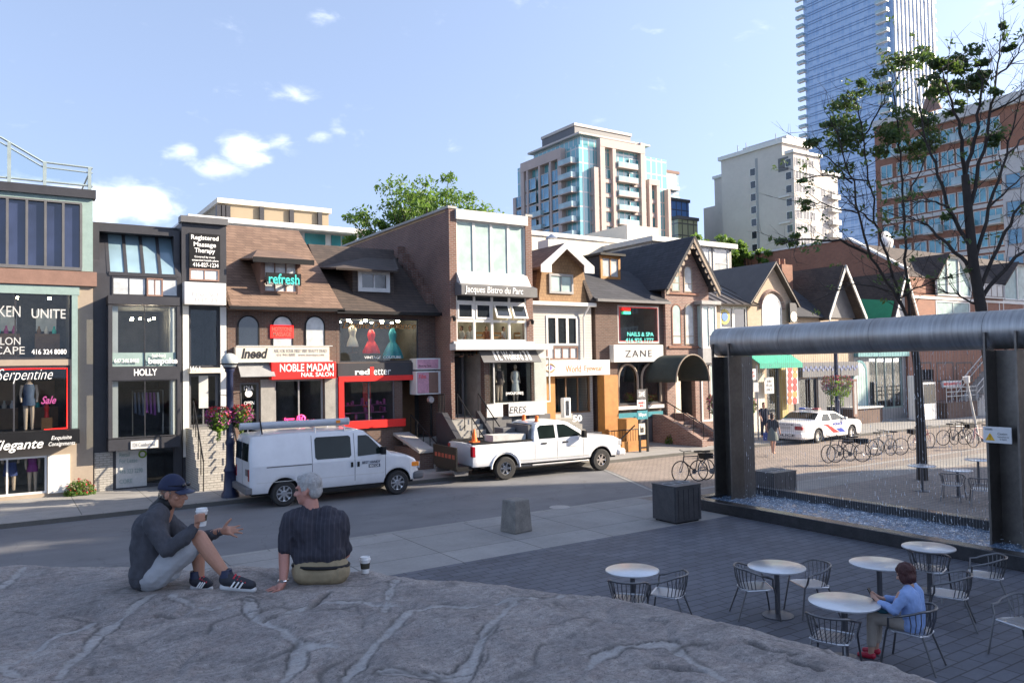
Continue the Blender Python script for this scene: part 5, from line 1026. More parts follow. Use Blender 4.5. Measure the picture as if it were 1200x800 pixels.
# --- neighbours to its right
for r, lab, mt, nm in (((762,202,796,310),'slim blue glass block with balconies right behind the stone condominium','a','far_block'), ((778,236,808,310),'deep blue glass block at the right foot of the condominium','b','far_block'), ((795,258,818,310),'small olive grey glass block at the far right of the blue block','c','far_block')):
    Yb = {'a':165., 'b':150., 'c':140.}[mt]; X0, X1, z0, z1 = RC(r, Yb); o = bld(nm, lab, 'building', X0, X1, Yb)
    g = {'a': floorglass('pale_blue_block', (.16,.26,.36), (.22,.33,.42), 3, 2, (.4,.42,.45), .2), 'b': floorglass('deep_blue_block', (.03,.10,.28), (.05,.14,.34), 3, 2, (.02,.03,.06), .15), 'c': floorglass('olive_block', (.14,.15,.09), (.2,.2,.12), 3, 2, (.05,.05,.04), .2)}[mt]
    MB().box(X0, X1, Yb, Yb+14, 0, z1).build('glass_walls', g, o); MB().box(X0-.3, X1+.3, Yb-.3, Yb+14.3, z1, z1+.8).build('roof_slab', K['brownband' if mt == 'a' else 'charcoal'], o)
    if mt == 'a':
        bb = balc(X1-X0-2, 1.5, '-Y', K['lgrey'], K['railglass'])
        for k in range(1, 9): put(o, bb, 'balcony', ((X0+X1)/2, Yb, z1-1-3.05*k-1))
        MB().box(X0, X1-1, Yb-.2, Yb-.01, z1-4.5, z1).build('upper_storey', K['grey'], o)
# --- white stone apartments
Y = 120.; WX0 = yp(931,230,Y).x; WX1 = yp(989,230,Y).x; WY1 = xp(846,230,WX0).y
Wa = bld('apartment_building', 'pale limestone apartment block with a blank side wall and stepped balconied front', 'apartment building', WX0, WX1, Y)
def wx(px): return yp(px, 230, Y).x
def wy(px): return xp(px, 230, WX0).y
zA = xp(912,169,WX0).z; zB = Z_(950,183,Y); zC = Z_(975,205,Y)
MB().box(WX0, wx(962), wy(918), WY1, 0, zA).box(WX0, wx(962), Y+.0, wy(918)-.003, 0, zB).box(wx(962)+.003, wx(984), Y+.5, WY1-6, 0, zC).box(WX0+5, WX0+16, WY1+.003, WY1+7, 0, xp(850,200,WX0).z).box(WX0+8, WX0+16, WY1+7.003, WY1+14, 0, xp(838,232,WX0).z).build('wall', K['palestone'], Wa)
box_part(Wa, 'cornice', K['white_paint'], (WX0-.6, wx(962)+.6, wy(918)-.6, WY1+.6, zA, zA+1.0), (WX0-.5, wx(962)+.5, Y-.5, wy(918)-1, zB, zB+.7), (wx(962)+.6, wx(984)+.5, Y, WY1-6, zC, zC+.7), (WX0+4.6, WX0+16, WY1+.7, WY1+7.4, xp(850,200,WX0).z+.003, xp(850,200,WX0).z+.8))
box_part(Wa, 'roof_plant', K['lgrey'], (WX0+4, WX0+14, wy(912), WY1-4, zA+1.0, zA+3))
for i, y in enumerate((wy(905), wy(870), wy(860))): MB().cyl((WX0+2, y, zA+1), (WX0+2, y, zA+3.5), .12, n=6).build('mast', K['lgrey'], Wa)
wA = wmesh('window', 2.4, 2.2, '-Y', K['white_paint'], K['win']); wB = wmesh('window', 1.8, 2.0, '-X', K['white_paint'], K['win'], 1); bA = balc(3.6, 1.3, '-Y', K['white_paint'], K['white_paint'])
FW = 3.25
for k in range(16):
    z = zB-3.2-k*FW
    if z < 5: break
    for px in (936, 943.5, 951): put(Wa, wA, 'window', (wx(px), Y-.02, z))
    if z < zC-3:
        put(Wa, wA, 'window', (wx(966), Y+.48, z)); put(Wa, bA, 'balcony', (wx(977), Y+.5, z-.1)); put(Wa, wA, 'window', (wx(977), Y+.48, z))
    if k < 13: put(Wa, wB, 'window', (WX0-.02, wy(883), z))
    if k < 8: put(Wa, wB, 'window', (WX0-.02, wy(925), z))
box_part(Wa, 'side_loggia', K['dgrey'], (WX0-.04, WX0-.003, wy(925), wy(913), zB-4, zB-.6))
for k in range(1, 4): MB().box(WX0-.4, WX0-.05, wy(926), wy(913), zB-4-k*FW*2, zB-3.6-k*FW*2).build('side_balcony', K['white_paint'], Wa)
box_part(Wa, 'recess_strip', K['grey'], (WX0-.03, WX0-.003, wy(889), wy(886), 0, zA-2))
# --- glass skyscraper
Y = 150.; SX0 = yp(1048,200,Y).x; SX1 = yp(1104,200,Y).x; SY1 = xp(947,200,SX0).y
S = bld('glass_skyscraper', 'tall blue glass skyscraper with white fins and corner balconies, rising out of frame', 'skyscraper', SX0, SX1, Y)
ztop = Z_(1048, -45, Y); fh = 3.5
MB().box(SX0, SX1, Y+2, SY1, 0, ztop).box(SX0+2.6, SX1-2.6, Y, Y+2, 0, ztop).build('glass_walls', floorglass('skyscraper_glass', (.22,.36,.58), (.32,.46,.66), fh, 1.5, (.34,.45,.62), .1, .08), S)
m = MB()
for k in range(34):
    z = ztop-k*fh
    for a in (0, .95): m.box(SX0-.12, SX0-.003, Y+5, SY1-1.5, z-.18-a, z-a)
m.build('floor_lines', M_('spandrel', (.10,.17,.32), .4), S)
m = MB()
for i in range(11): x = SX0+3+(SX1-SX0-6)*i/10; m.box(x-.28, x+.28, Y-.5, Y-.003, 0, ztop)
o = m.build('fins', K['white'], S)
bs = balc(4.2, 1.6, '-X', K['white'], K['railglass']); bs2 = balc(3.4, 1.6, '-Y', K['white'], K['railglass']); bs3 = balc(3, 1.6, '-X', K['white'], K['railglass'])
for k in range(33):
    z = ztop-k*fh-1
    if z < 12: break
    put(S, bs, 'balcony', (SX0, Y+2.1, z)); put(S, bs3, 'balcony', (SX0, SY1+1, z)); 
    if k < 30: put(S, bs2, 'balcony', (SX1-1.3, Y+1.9, z))
# --- brick condominium on the right
RX = 115.; RY0 = xp(1290,200,RX).y; RY1 = xp(1026,200,RX).y
Rb = thing('brick_apartments', 'orange brick apartment block with rows of blue windows behind the bare trees', 'apartment building', (RX, RY0, 0))
def ry(px): return xp(px, 220, RX).y
z1 = xp(1180,112,RX).z; zlow = xp(1060,140,RX).z
MB().box(RX, RX+20, RY0, ry(1075), 0, z1-1.5).box(RX, RX+20, ry(1075)+.003, RY1, 0, zlow).build('wall', K['brickr2'], Rb)
box_part(Rb, 'grey_cornice', K['lgrey'], (RX-.6, RX+20, RY0, ry(1075)-.2, z1-1.5, z1)); MB().prism([(ry(1108), zlow+.0), (ry(1084), zlow+.0), (ry(1096), zlow+4)], 'x', RX-.5, RX-.0).build('gable_ornament', K['brickp'], Rb)
box_part(Rb, 'grey_cornice', K['lgrey'], (RX-.5, RX+20, ry(1075)+.3, RY1, zlow, zlow+.9))
wR = wmesh('window', 1.9, 2.1, '-X', K['lgrey'], paneglass('sky_blue_pane', (.10,.33,.42), .05, .9, .4, sc=.3)); bR = balc(2.3, 1.3, '-X', K['lgrey'], K['railglass'])
for k in range(11):
    z = z1-4.6-3.15*k
    if z < 4: break
    for i, px in enumerate((1040, 1059, 1076.5, 1094, 1112, 1130, 1148, 1166)):
        if i < 3 and z+2.4 > zlow: continue
        put(Rb, wR, 'window', (RX-.02, ry(px), z))
    for px in (1059, 1094, 1130, 1166):
        if (px < 1075 and z+2 > zlow) or k % 2: continue
        put(Rb, bR, 'balcony', (RX, ry(px), z-.1))
box_part(Rb, 'pale_band', K['lgrey'], *[(RX-.06, RX-.003, RY0+.5, ry(1033), z1-4.6-3.15*k-.75, z1-4.6-3.15*k-.2) for k in (1,3,5,7,9)])
# --- grey clad building at the edge
GX = 98.; q0, q1 = xp(1290,250,GX).y, xp(1176,250,GX).y; gz = xp(1185,180,GX).z
Gb = thing('pale_apartments', 'pale grey clad building with small dark windows at the right edge', 'apartment building', (GX, q0, 0))
MB().box(GX, GX+10, q0, q1, 0, gz).build('wall', K['lgrey'], Gb); box_part(Gb, 'roof_slab', K['white_paint'], (GX-.3, GX+10, q0, q1+.3, gz, gz+.6))
wG = wmesh('window', 1.7, 1.9, '-X', K['grey'], K['blueglass'], 1)
for k in range(7):
    for px in (1189, 1215): put(Gb, wG, 'window', (GX-.02, xp(px,250,GX).y, gz-4.2-k*3.2))
# --- low buildings behind the row
Y = 62.; X0, X1 = yp(268,250,Y).x, yp(400,250,Y).x
O = bld('office_block', 'tan panelled block with dark ribs on a white and glass lower storey, behind brown roofs', 'building', X0, X1, Y)
zt = Z_(330,236,Y); zm = Z_(330,262,Y); xl = yp(225,262,Y).x; xr = yp(418,270,Y).x
MB().box(X0, X1, Y+3, Y+16, zm, zt).build('upper_storey', M_('tan_panels', (.31,.25,.17), .8, var=.06, sc=.5), O); box_part(O, 'roof_cap', K['cream'], (X0-.2, X1+.2, Y+2.8, Y+16.2, zt, zt+.4))
for px in (306, 341, 374): x = yp(px,250,Y+3).x; MB().box(x-.18, x+.18, Y+2.75, Y+2.997, zm, zt).build('dark_rib', K['charcoal'], O)
for px in (256,261,266): x = yp(px,250,Y+3).x; MB().box(x-.2, x+.2, Y+2.7, Y+3.1, zm, zt-.2).build('dark_rib', K['charcoal'], O)
MB().box(xl, xr, Y, Y+18, 0, zm-.5).build('lower_storey', K['white_paint'], O); box_part(O, 'white_eave', K['white'], (xl-.5, xr+.5, Y-1.2, Y+18, zm-.5, zm-.1))
for i, (a, b) in enumerate(((357,381),(388,399),(401,412))): MB().box(yp(a,282,Y).x, yp(b,282,Y).x, Y-.06, Y-.003, Z_(380,291,Y), Z_(380,275,Y)).build('window', K['tealglass'], O)
x = yp(404,288,Y-1); 
Y = 45.; X0, X1 = yp(600,290,Y).x, yp(812,280,Y).x
o = bld('cream_block', 'low cream walled block with a white coping behind the small tan gable', 'building', X0, X1, Y)
zt = Z_(640,272,Y); MB().box(X0, X1, Y, Y+10, 0, zt-.3).build('wall', K['cream'], o); box_part(o, 'coping', K['white_paint'], (X0-.1, X1+.1, Y-.12, Y+10, zt-.3, zt))
MB().box(yp(735,270,Y+4).x, X1, Y+4, Y+10, zt, Z_(760,266,Y+4)).build('roof_storey', K['cream'], o)
Y = 40.; X0, X1 = yp(764,290,Y).x, yp(857,300,Y).x
o = bld('glazed_block', 'grey flat roofed block with wide glazing between slate gable and green trees', 'building', X0, X1, Y)
zt = Z_(800,281,Y); MB().box(X0, X1, Y, Y+13, 0, zt-.35).build('wall', K['grey'], o); box_part(o, 'roof_slab', K['lgrey'], (X0-.3, X1+.3, Y-.4, Y+13.3, zt-.35, zt))
for a, b in ((769,790),(793,812),(815,833),(836,854)): window(o, (a,289,b,322), Y-.06, 1, 1, K['white_paint'], K['winpale'], .12, .1, zs=[.4])
# long grey side wall
for i in range(3): MB().box(X0-.06, X0-.003, Y+1+i*4, Y+4.8+i*4, 0, zt-.5).build('side_panel', K['lgrey'], o)
# roof clutter: chimney vents / dish
ds = thing('satellite_dish', 'white satellite dish on the long brick building roof', 'satellite dish', dp(1042,297,60)); c = dp(1042,300,60)
MB().lathe([(.05,0),(.5,.12),(.85,.4),(.8,.42),(.45,.18),(.02,.06)], (0,0,0), 18, 'y').build('dish', K['white'], ds, smooth=True, world=False).location = (0,-.2,.9); MB().cyl((0,.2,-2.5),(0,0,.8),.07,n=6).build('mast', K['grey'], ds, world=False)
# --- buildings across the street behind the photographer: unseen, shaped to cast the shade
def shade_block(name, label, x0, x1, y0, y1, z, mat):
    o = bld(name, label, 'building', x0, x1, y0); MB().box(x0, x1, y0, y1, -.1, z).build('wall', K[mat], o); MB().box(x0-.2, x1+.2, y0-.2, y1+.2, z, z+.6).build('roof_cap', K['concrete'], o)
    wm = wmesh('window', 2.2, 2.0, '-X', K['lgrey'], K['win'])
    for k in range(int(z/3.4)-1):
        for i in range(8):
            y = y0+2+i*(y1-y0-4)/7; put(o, wm, 'window', (x0-.02, y, 2.5+k*3.4))
    return o
def interp(tab, x):
    if x <= tab[0][0]: return tab[0][1]
    for (a, p), (b, q) in zip(tab, tab[1:]):
        if x <= b: return p+(q-p)*(x-a)/(b-a) if b > a else q
    return tab[-1][1]
class Car:
    def __init__(s, top, w, belt, tumble, sill, wheels, ra, L, plan):
        s.top, s.w, s.belt, s.tum, s.sill, s.wh, s.ra, s.L, s.plan = top, w, belt, tumble, sill, wheels, ra, L, plan
    def hw(s, x, z):
        w = s.w*interp(s.plan, x); b = s.belt
        if z > b: w -= s.tum*(z-b)
        elif z < b-.35: w -= .05*(b-.35-z)
        return w
    def zb(s, x):
        z = s.sill
        for xc, zc in s.wh:
            d = abs(x-xc)
            if d < s.ra: z = max(z, zc+math.sqrt(s.ra**2-d*d))
        return z
    def stations(s):
        X = {0.0, s.L}
        n = int(s.L/.09)
        for i in range(n+1): X.add(round(s.L*i/n, 4))
        for p in s.top: X.add(round(p[0], 4))
        for xc, zc in s.wh:
            for i in range(17): X.add(round(xc-s.ra*math.cos(math.pi*i/16), 4))
        return sorted(x for x in X if 0 <= x <= s.L)
    def section(s, x, off=0):
        zt = interp(s.top, x); zb = min(s.zb(x), zt-.1); b = s.belt if s.belt < zt-.14 else zt-.1
        pts = []
        zs = [zb, zb+.03, zb+(b-zb)*.3, zb+(b-zb)*.65, b-.03, b, b+(zt-.08-b)*.5, zt-.08]
        for i, z in enumerate(zs): pts.append((s.hw(x, z)-(.02 if i == 0 else 0)+off, z))
        wt = s.hw(x, zt-.08)
        pts += [(wt-.025+off, zt-.03), (wt-.09, zt-.003+off), (wt*.5, zt+.012+off), (0, zt+.018+off)]
        return pts
    def body(s, root, mat):
        X = s.stations(); m = MB(); rows = []
        for x in X:
            p = s.section(x); ring = [(x, -a, z) for a, z in p] + [(x, a, z) for a, z in p[-2::-1]]; rows.append(ring)
        n = len(rows[0])
        for r in rows: m.v += r
        for i in range(len(rows)-1):
            for j in range(n-1): m.f.append((i*n+j, (i+1)*n+j, (i+1)*n+j+1, i*n+j+1))
        m.f.append(tuple(range(n-1, -1, -1))); m.f.append(tuple((len(rows)-1)*n+j for j in range(n)))
        o = m.build('body', mat, root, smooth=True, world=False)
        u = MB()
        zc = max(z for _, z in s.wh); u.box(.15, s.L-.2, -s.w+.22, s.w-.22, s.sill-.08, zc+s.ra-.02); u.build('underbody', K['black'], root, world=False)
        return o
    def side(s, parent, name, poly, mat, off=.006, sgn=-1, n=8):
        """thin panel following the body side; poly in (x,z), triangulated fan subdivided"""
        m = MB(); 
        # resample edges
        P = []
        for i in range(len(poly)):
            a, b = poly[i], poly[(i+1) % len(poly)]; k = max(1, int(math.dist(a, b)/.12))
            for j in range(k): P.append((a[0]+(b[0]-a[0])*j/k, a[1]+(b[1]-a[1])*j/k))
        cx = sum(p[0] for p in P)/len(P); cz = sum(p[1] for p in P)/len(P)
        f = lambda x, z, o: (x, sgn*(s.hw(x, z)+o), z)
        rings = [1, .75, .5, .25]; N = len(P); vs = []
        for k in rings: vs += [f(cx+(x-cx)*k, cz+(z-cz)*k, off) for x, z in P]
        vs.append(f(cx, cz, off)); c = len(vs)-1; fs = []
        for r in range(len(rings)-1):
            for i in range(N): j = (i+1) % N; fs.append((r*N+i, r*N+j, (r+1)*N+j, (r+1)*N+i))
        for i in range(N): fs.append((3*N+i, 3*N+(i+1) % N, c))
        base = len(vs); vs += [f(x, z, -.01) for x, z in P]
        for i in range(N): fs.append((i, (i+1) % N, base+(i+1) % N, base+i))
        m.add(vs, fs); return m.build(name, mat, parent, world=False, smooth=True)
    def screen(s, parent, name, x0, x1, mat, wf=.86, off=.008):
        xs = [x for x in s.stations() if x0 < x < x1]; xs = [x0]+xs+[x1]
        m = MB().grid(lambda u, v: (lambda x, t: (x, t*(s.hw(x, interp(s.top, x)-.08)-.05)*wf/.86*.98, interp(s.top, x)+.016*(1-t*t)+off))(x0+(x1-x0)*u, 2*v-1), max(4, len(xs)), 10)
        return m.build(name, mat, parent, world=False, smooth=True)
def wheel(parent, x, y, z, r, wd, sgn, spokes=8, tyre='rubber', mid=.62):
    """wheel whose outer face looks along sgn*Y"""
    prof = [(r*mid, -wd/2), (r*.9, -wd/2), (r*.985, -wd/2+.03), (r, -wd/2+.06), (r, wd/2-.06), (r*.985, wd/2-.03), (r*.9, wd/2), (r*mid, wd/2), (r*mid, -wd/2)]
    t = MB().lathe(prof, (x, y, z), 36, 'y').build('wheel', K[tyre], parent, world=False, smooth=True)
    m = MB(); yo = sgn*(wd/2-.02); q = lambda rr, h: (rr, h)
    m.lathe([(r*mid, yo-sgn*.1), (r*(mid+.02), yo), (r*(mid-.06), yo), (r*(mid-.09), yo-sgn*.05)], (x, y, z), 30, 'y', cap=False)
    m.lathe([(r*.05, yo-sgn*.02), (r*.2, yo-sgn*.02), (r*.23, yo-sgn*.06), (r*.2, yo-sgn*.1), (r*.05, yo-sgn*.1)], (x, y, z), 20, 'y')
    for i in range(spokes):
        a = 2*math.pi*i/spokes; c = Vector((x+math.cos(a)*r*.38, y+yo-sgn*.05, z+math.sin(a)*r*.38))
        m.obox(c, (r*.45, .03, r*.16), ry=-a)
    m.build('rim', K['chrome'], t, world=False, smooth=True)
    MB().lathe([(r*mid*.98, yo-sgn*.11), (r*mid*.98, yo-sgn*.12)], (x, y, z), 20, 'y').build('brake_disc', K['dgrey'], t, world=False)
    return t
def carpaint(name, c):
    m, nt, b = newmat(name); b.inputs['Roughness'].default_value = .35; b.inputs['Coat Weight'].default_value = .6; b.inputs['Coat Roughness'].default_value = .06
    f = noisev(nt, 2.5, 6, .7); nt.links.new(mixc(nt, ramp(nt, f, .35, .7), mul(c, .9), c), b.inputs['Base Color']); return m
K['vanwhite'] = carpaint('van_paint', (.66,.67,.69)); K['truckwhite'] = carpaint('truck_paint', (.74,.75,.77))
K['carglass'] = paneglass('car_glass', (.010,.016,.015), .05, .28, .5)
K['lens_red'] = M_('red_lens', (.28,.01,.02), .15, var=.1, coat=.5); K['lens_amber'] = M_('amber_lens', (.8,.25,.03), .2, var=.1)
K['lens'] = M_('clear_lens', (.55,.57,.6), .12, .3, var=.15)
# ---------------- van
def lp(x0, x1, z0, z1): return [(x0,z0),(x1,z0),(x1,z1),(x0,z1)]
a, b = gp(333,593,-.12), gp(465,579,-.12); dv = (b-a); dv.z = 0; ang = math.atan2(dv.y, dv.x)
van = thing('parked_van', 'white work van with a tube and ladder rack on its roof, parked facing right', 'van', (0,0,-.12), ang)
n_ = Vector((-math.sin(ang), math.cos(ang), 0)); d_ = Vector((math.cos(ang), math.sin(ang), 0))
WB = 3.5; XR = 1.25
van.location = Vector((a.x, a.y, -.12)) - d_*XR + n_*.93
C_ = Car([(0,1.5),(.04,1.86),(.1,2.0),(.25,2.06),(1.5,2.1),(3.55,2.08),(3.72,2.03),(4.5,1.34),(4.56,1.30),(5.1,1.2),(5.38,1.08),(5.5,.92),(5.54,.8)], .99, 1.2, .17, .42, [(XR,.37),(XR+WB,.37)], .46, 5.54, [(0,.95),(.12,.985),(.4,1),(4.7,1),(5.2,.95),(5.45,.86),(5.54,.76)])
vb = C_.body(van, K['vanwhite'])
for x in (XR, XR+WB):
    for s in (-1, 1): wheel(van, x, s*.86, .37, .37, .25, s, 8)
w1 = C_.side(van, 'side_window', [(2.22,1.27),(3.2,1.27),(3.26,1.33),(3.26,1.86),(3.2,1.92),(2.22,1.92),(2.16,1.86),(2.16,1.33)], K['carglass'], .01)
w2 = C_.side(van, 'door_window', [(3.46,1.28),(4.3,1.32),(4.26,1.42),(3.84,1.86),(3.76,1.9),(3.5,1.9)], K['carglass'], .01)
C_.side(van, 'side_window', [(2.22,1.27),(3.26,1.27),(3.26,1.92),(2.22,1.92)], K['carglass'], .01, 1); C_.side(van, 'door_window', [(3.46,1.28),(4.3,1.32),(3.76,1.9),(3.5,1.9)], K['carglass'], .01, 1)
C_.screen(van, 'windscreen', 3.8, 4.46, K['carglass'])
for x in (2.06, 3.36, 4.34):
    C_.side(van, 'panel_gap', lp(x, x+.016, .55, 1.98 if x < 3.4 else 1.28), K['dgrey'], .002)
C_.side(van, 'slide_rail', lp(.75, 2.05, 1.14, 1.17), K['dgrey'], .006)
C_.side(van, 'body_crease', lp(.3, 4.3, .72, .735), K['lgrey'], .004)
C_.side(van, 'door_handle', lp(3.24, 3.31, .97, 1.12), K['black'], .02); C_.side(van, 'door_handle', lp(3.44, 3.51, .97, 1.12), K['black'], .02)
for tx, r in (('BEST HANDY', (3.6,4.18,1.04,1.12)), ('RENT.CAR', (3.83,4.14,.93,1.0))):
    if tx == 'RENT.CAR': C_.side(van, 'livery_box', lp(3.8,4.17,.915,1.015), K['navy'], .004)
    t = text(None, tx, (r[0], r[1], r[2], r[3]), -(C_.w)-.008, K['navy'] if tx != 'RENT.CAR' else K['inkw'], bold=.01); t.parent = van
t = text(None, 'V-10', (4.5,4.66,1.12,1.17), -.98, K['lgrey'], bold=.01); t.parent = van
# rear
for s in (-1, 1):
    y0, y1 = (s*.06, s*.78) if s > 0 else (-.78, -.06)
    MB().slab([(-.012,y0,1.34),(-.012,y1,1.34),(.03,y1*.97,1.84),(.03,y0,1.84)], .03).build('rear_window', K['carglass'], van, world=False)
    MB().box(-.02,.05,s*.82-.075,s*.82+.075,.78,1.12).build('tail_light', K['lens_red'], van, bevel=.015, world=False)
MB().box(-.008,.0,-.009,.009,.6,1.95).build('door_gap', K['dgrey'], van, world=False)
MB().box(-.03,-.005,-.72,-.46,.92,1.1).build('number_plate', K['dgrey'], van, world=False)
MB().box(-.2,.12,-.97,.97,.42,.62).build('rear_bumper', K['dgrey'], van, bevel=.04, world=False)
MB().box(5.3,5.68,-.93,.93,.42,.66).build('front_bumper', K['dgrey'], van, bevel=.07, world=False)
MB().box(5.5,5.575,-.6,.6,.7,.95).build('grille', K['black'], van, bevel=.02, world=False)
for s in (-1, 1): MB().box(5.3,5.56,s*.73-.12,s*.73+.12,.74,.96).build('headlight', K['lens'], van, bevel=.03, world=False); MB().box(5.22,5.5,s*.88-.045,s*.88+.045,.83,.97).build('indicator', K['lens_amber'], van, bevel=.02, world=False)
for s in (-1, 1): MB().obox((4.22,s*1.14,1.42),(.13,.2,.24)).tube([(4.3,s*.9,1.38),(4.22,s*1.1,1.4)],.03,6).build('wing_mirror', K['black'], van, bevel=.03, world=False)
MB().box(2.0,4.2,-.98,-.9,.3,.4).build('side_step', K['black'], van, world=False)
# roof rack
rk = MB()
for x in (.55, 2.2, 3.1):
    rk.tube([(x,-.82,2.05),(x,-.82,2.2),(x,.82,2.2),(x,.82,2.05)],.022,6)
for y in (-.5, .1, .6): rk.tube([(.3,y,2.23),(3.3,y,2.23)],.02,6)
rk = rk.build('roof_rack', K['steel'], van, world=False)
tb = MB().cyl((-.35,-.72,2.34),(3.25,-.72,2.34),.1,n=18).build('pipe_tube', M_('grey_pvc', (.42,.44,.47), .4, var=.1), van, world=False); MB().cyl((3.22,-.72,2.34),(3.27,-.72,2.34),.112,n=18).build('tube_cap', K['lgrey'], tb, world=False); MB().box(2.85,2.98,-.83,-.815,2.3,2.39).build('orange_label', K['lens_amber'], tb, world=False)
ld = MB()
for y in (-.2, .3): ld.box(.0,3.0,y-.03,y+.03,2.25,2.33)
for i in range(9): ld.cyl((.2+i*.33,-.2,2.29),(.2+i*.33,.3,2.29),.018,n=6)
ld = ld.build('ladder', K['steel'], van, world=False)
MB().tube([(.62,-.82,2.1),(.5,-.86,2.55)],.03,6).build('rack_lever', K['black'], van, world=False)
for o in [c for c in van.children]+[g for c in van.children for g in c.children]:
    for v in o.data.vertices:
        if v.co.x < .75: v.co.x = .75-(.75-v.co.x)*.62
# ---------------- pickup
a, b = gp(592,562,-.12), gp(704,551,-.12); dv = b-a; dv.z = 0; ang = math.atan2(dv.y, dv.x)
truck = thing('pickup_truck', 'white crew cab pickup with amber roof beacons and a black tail lift', 'pickup truck', (0,0,-.12), ang)
n_ = Vector((-math.sin(ang), math.cos(ang), 0)); d_ = Vector((math.cos(ang), math.sin(ang), 0)); XR = 1.25; WB = 4.05
truck.location = Vector((a.x, a.y, -.12)) - d_*XR + n_*.93
ZB = 1.28
T_ = Car([(0,ZB),(2.35,ZB),(2.40,ZB+.05),(2.46,1.72),(2.55,1.86),(2.75,1.92),(3.7,1.92),(3.95,1.86),(4.78,1.36),(4.85,1.33),(5.9,1.25),(6.2,1.14),(6.28,1.0)], 1.0, 1.27, .24, .52, [(XR,.4),(XR+WB,.4)], .5, 6.28, [(0,.975),(.1,1),(5.4,1),(6.0,.95),(6.28,.86)])
T_.body(truck, K['truckwhite'])
for x in (XR, XR+WB):
    for s in (-1, 1): wheel(truck, x, s*.87, .4, .4, .27, s, 6, mid=.55)
m = MB(); xc = XR
for s in (-1,): m.tube([(xc-.56*math.cos(math.pi*i/14), s*1.0, .42+.56*math.sin(math.pi*i/14)) for i in range(15)], .035, 6)
m.build('wheel_arch_flare', K['truckwhite'], truck, world=False, smooth=True)
MB().box(.12,2.3,-.78,.78,ZB+.012,ZB+.022+.01).build('bed_floor', K['black'], truck, world=False)
for y in (-.88,.88): MB().box(0.02,2.38,y-.09,y+.09,ZB+.014,ZB+.055).build('bed_rail', K['black'], truck, bevel=.015, world=False)
MB().box(2.28,2.38,-.8,.8,ZB+.03,1.82).build('headboard', K['dgrey'], truck, world=False)
MB().box(.9,2.2,-.75,-.1,ZB+.033,ZB+.25).build('plywood_stack', K['lgrey'], truck, world=False)
MB().box(1.7,2.22,.0,.7,ZB+.033,ZB+.42).build('tool_box', K['dgrey'], truck, bevel=.02, world=False)
for s in (-1, 1):
    T_.side(truck, 'rear_door_window', [(2.62,1.33),(3.3,1.33),(3.3,1.8),(2.72,1.8),(2.6,1.72)], K['carglass'], .01, s)
    T_.side(truck, 'front_door_window', [(3.43,1.33),(4.42,1.36),(4.36,1.44),(3.86,1.74),(3.72,1.8),(3.43,1.8)], K['carglass'], .01, s)
T_.screen(truck, 'windscreen', 4.0, 4.74, K['carglass']); T_.screen(truck, 'rear_window', 2.43, 2.52, K['carglass'], .7)
for x, z0, z1 in ((2.43,.6,1.3),(3.36,.6,1.8),(4.5,.6,1.33)): T_.side(truck, 'panel_gap', lp(x,x+.016,z0,z1), K['dgrey'], .002)
for x in (2.7, 3.6): T_.side(truck, 'door_handle', lp(x,x+.22,1.14,1.19), K['black'], .02)
T_.side(truck, 'badge', lp(3.85,4.2,.98,1.02), K['lgrey'], .006); T_.side(truck, 'side_trim', lp(1.85,4.75,.62,.66), K['lgrey'], .012)
MB().box(2.3,4.7,-1.02,-.92,.4,.46).build('running_board', K['steel'], truck, bevel=.015, world=False)
for s in (-1, 1):
    MB().box(-.03,.12,s*.91-.085,s*.91+.085,.86,1.22).build('tail_light', K['lens_red'], truck, bevel=.02, world=False)
    MB().obox((4.42,s*1.17,1.42),(.14,.2,.26)).tube([(4.45,s*.95,1.35),(4.42,s*1.1,1.38)],.03,6).build('wing_mirror', K['black'], truck, bevel=.03, world=False)
    MB().box(6.05,6.3,s*.74-.17,s*.74+.17,.88,1.1).build('headlight', K['lens'], truck, bevel=.04, world=False)
MB().box(6.26,6.33,-.55,.55,.78,1.12).build('grille', K['chrome'], truck, bevel=.02, world=False)
MB().box(6.08,6.45,-.98,.98,.5,.76).build('front_bumper', K['truckwhite'], truck, bevel=.08, world=False)
# tail lift
tl = MB().box(-.62,-.56,-.95,.95,.5,1.22).build('tail_lift', K['black'], truck, world=False); MB().box(-.56,-.02,-.9,.9,.42,.56).build('lift_frame', K['black'], truck, world=False)
st = MB()
for i in range(6): st.box(-.626,-.621,-.85+i*.29,-.85+i*.29+.2,.82,.96)
st.build('reflector_stripe', M_('dull_red_stripe', (.3,.05,.03), .6), tl, world=False)
for y in (-.75,.75): MB().box(-.6,-.1,y-.05,y+.05,.25,.42).build('lift_arm', K['dgrey'], truck, world=False)
for y in (-.62,.3): MB().lathe([(.08,1.91),(.08,1.95),(.07,1.97),(.07,2.1),(.04,2.13)], (2.75,y,0), 14).build('amber_beacon', K['orange'], truck, world=False, smooth=True)
def cone(loc, label, h=.45):
    o = thing('traffic_cone', label, 'traffic cone', loc)
    MB().box(-.14*h/.45,.14*h/.45,-.14*h/.45,.14*h/.45,0,.03).lathe([(.105*h/.45,.03),(.03*h/.45,h)], n=16).build('cone_body', K['orange'], o, world=False, smooth=True)
    MB().lathe([(.081*h/.45,h*.35),(.062*h/.45,h*.58)], n=16).build('grey_band', K['lgrey'], o, world=False); return o
q = truck.location + d_*.25 - n_*.6; cone((q.x, q.y, ZB-.12+.06), 'orange traffic cone standing on the tail of the white pickup')
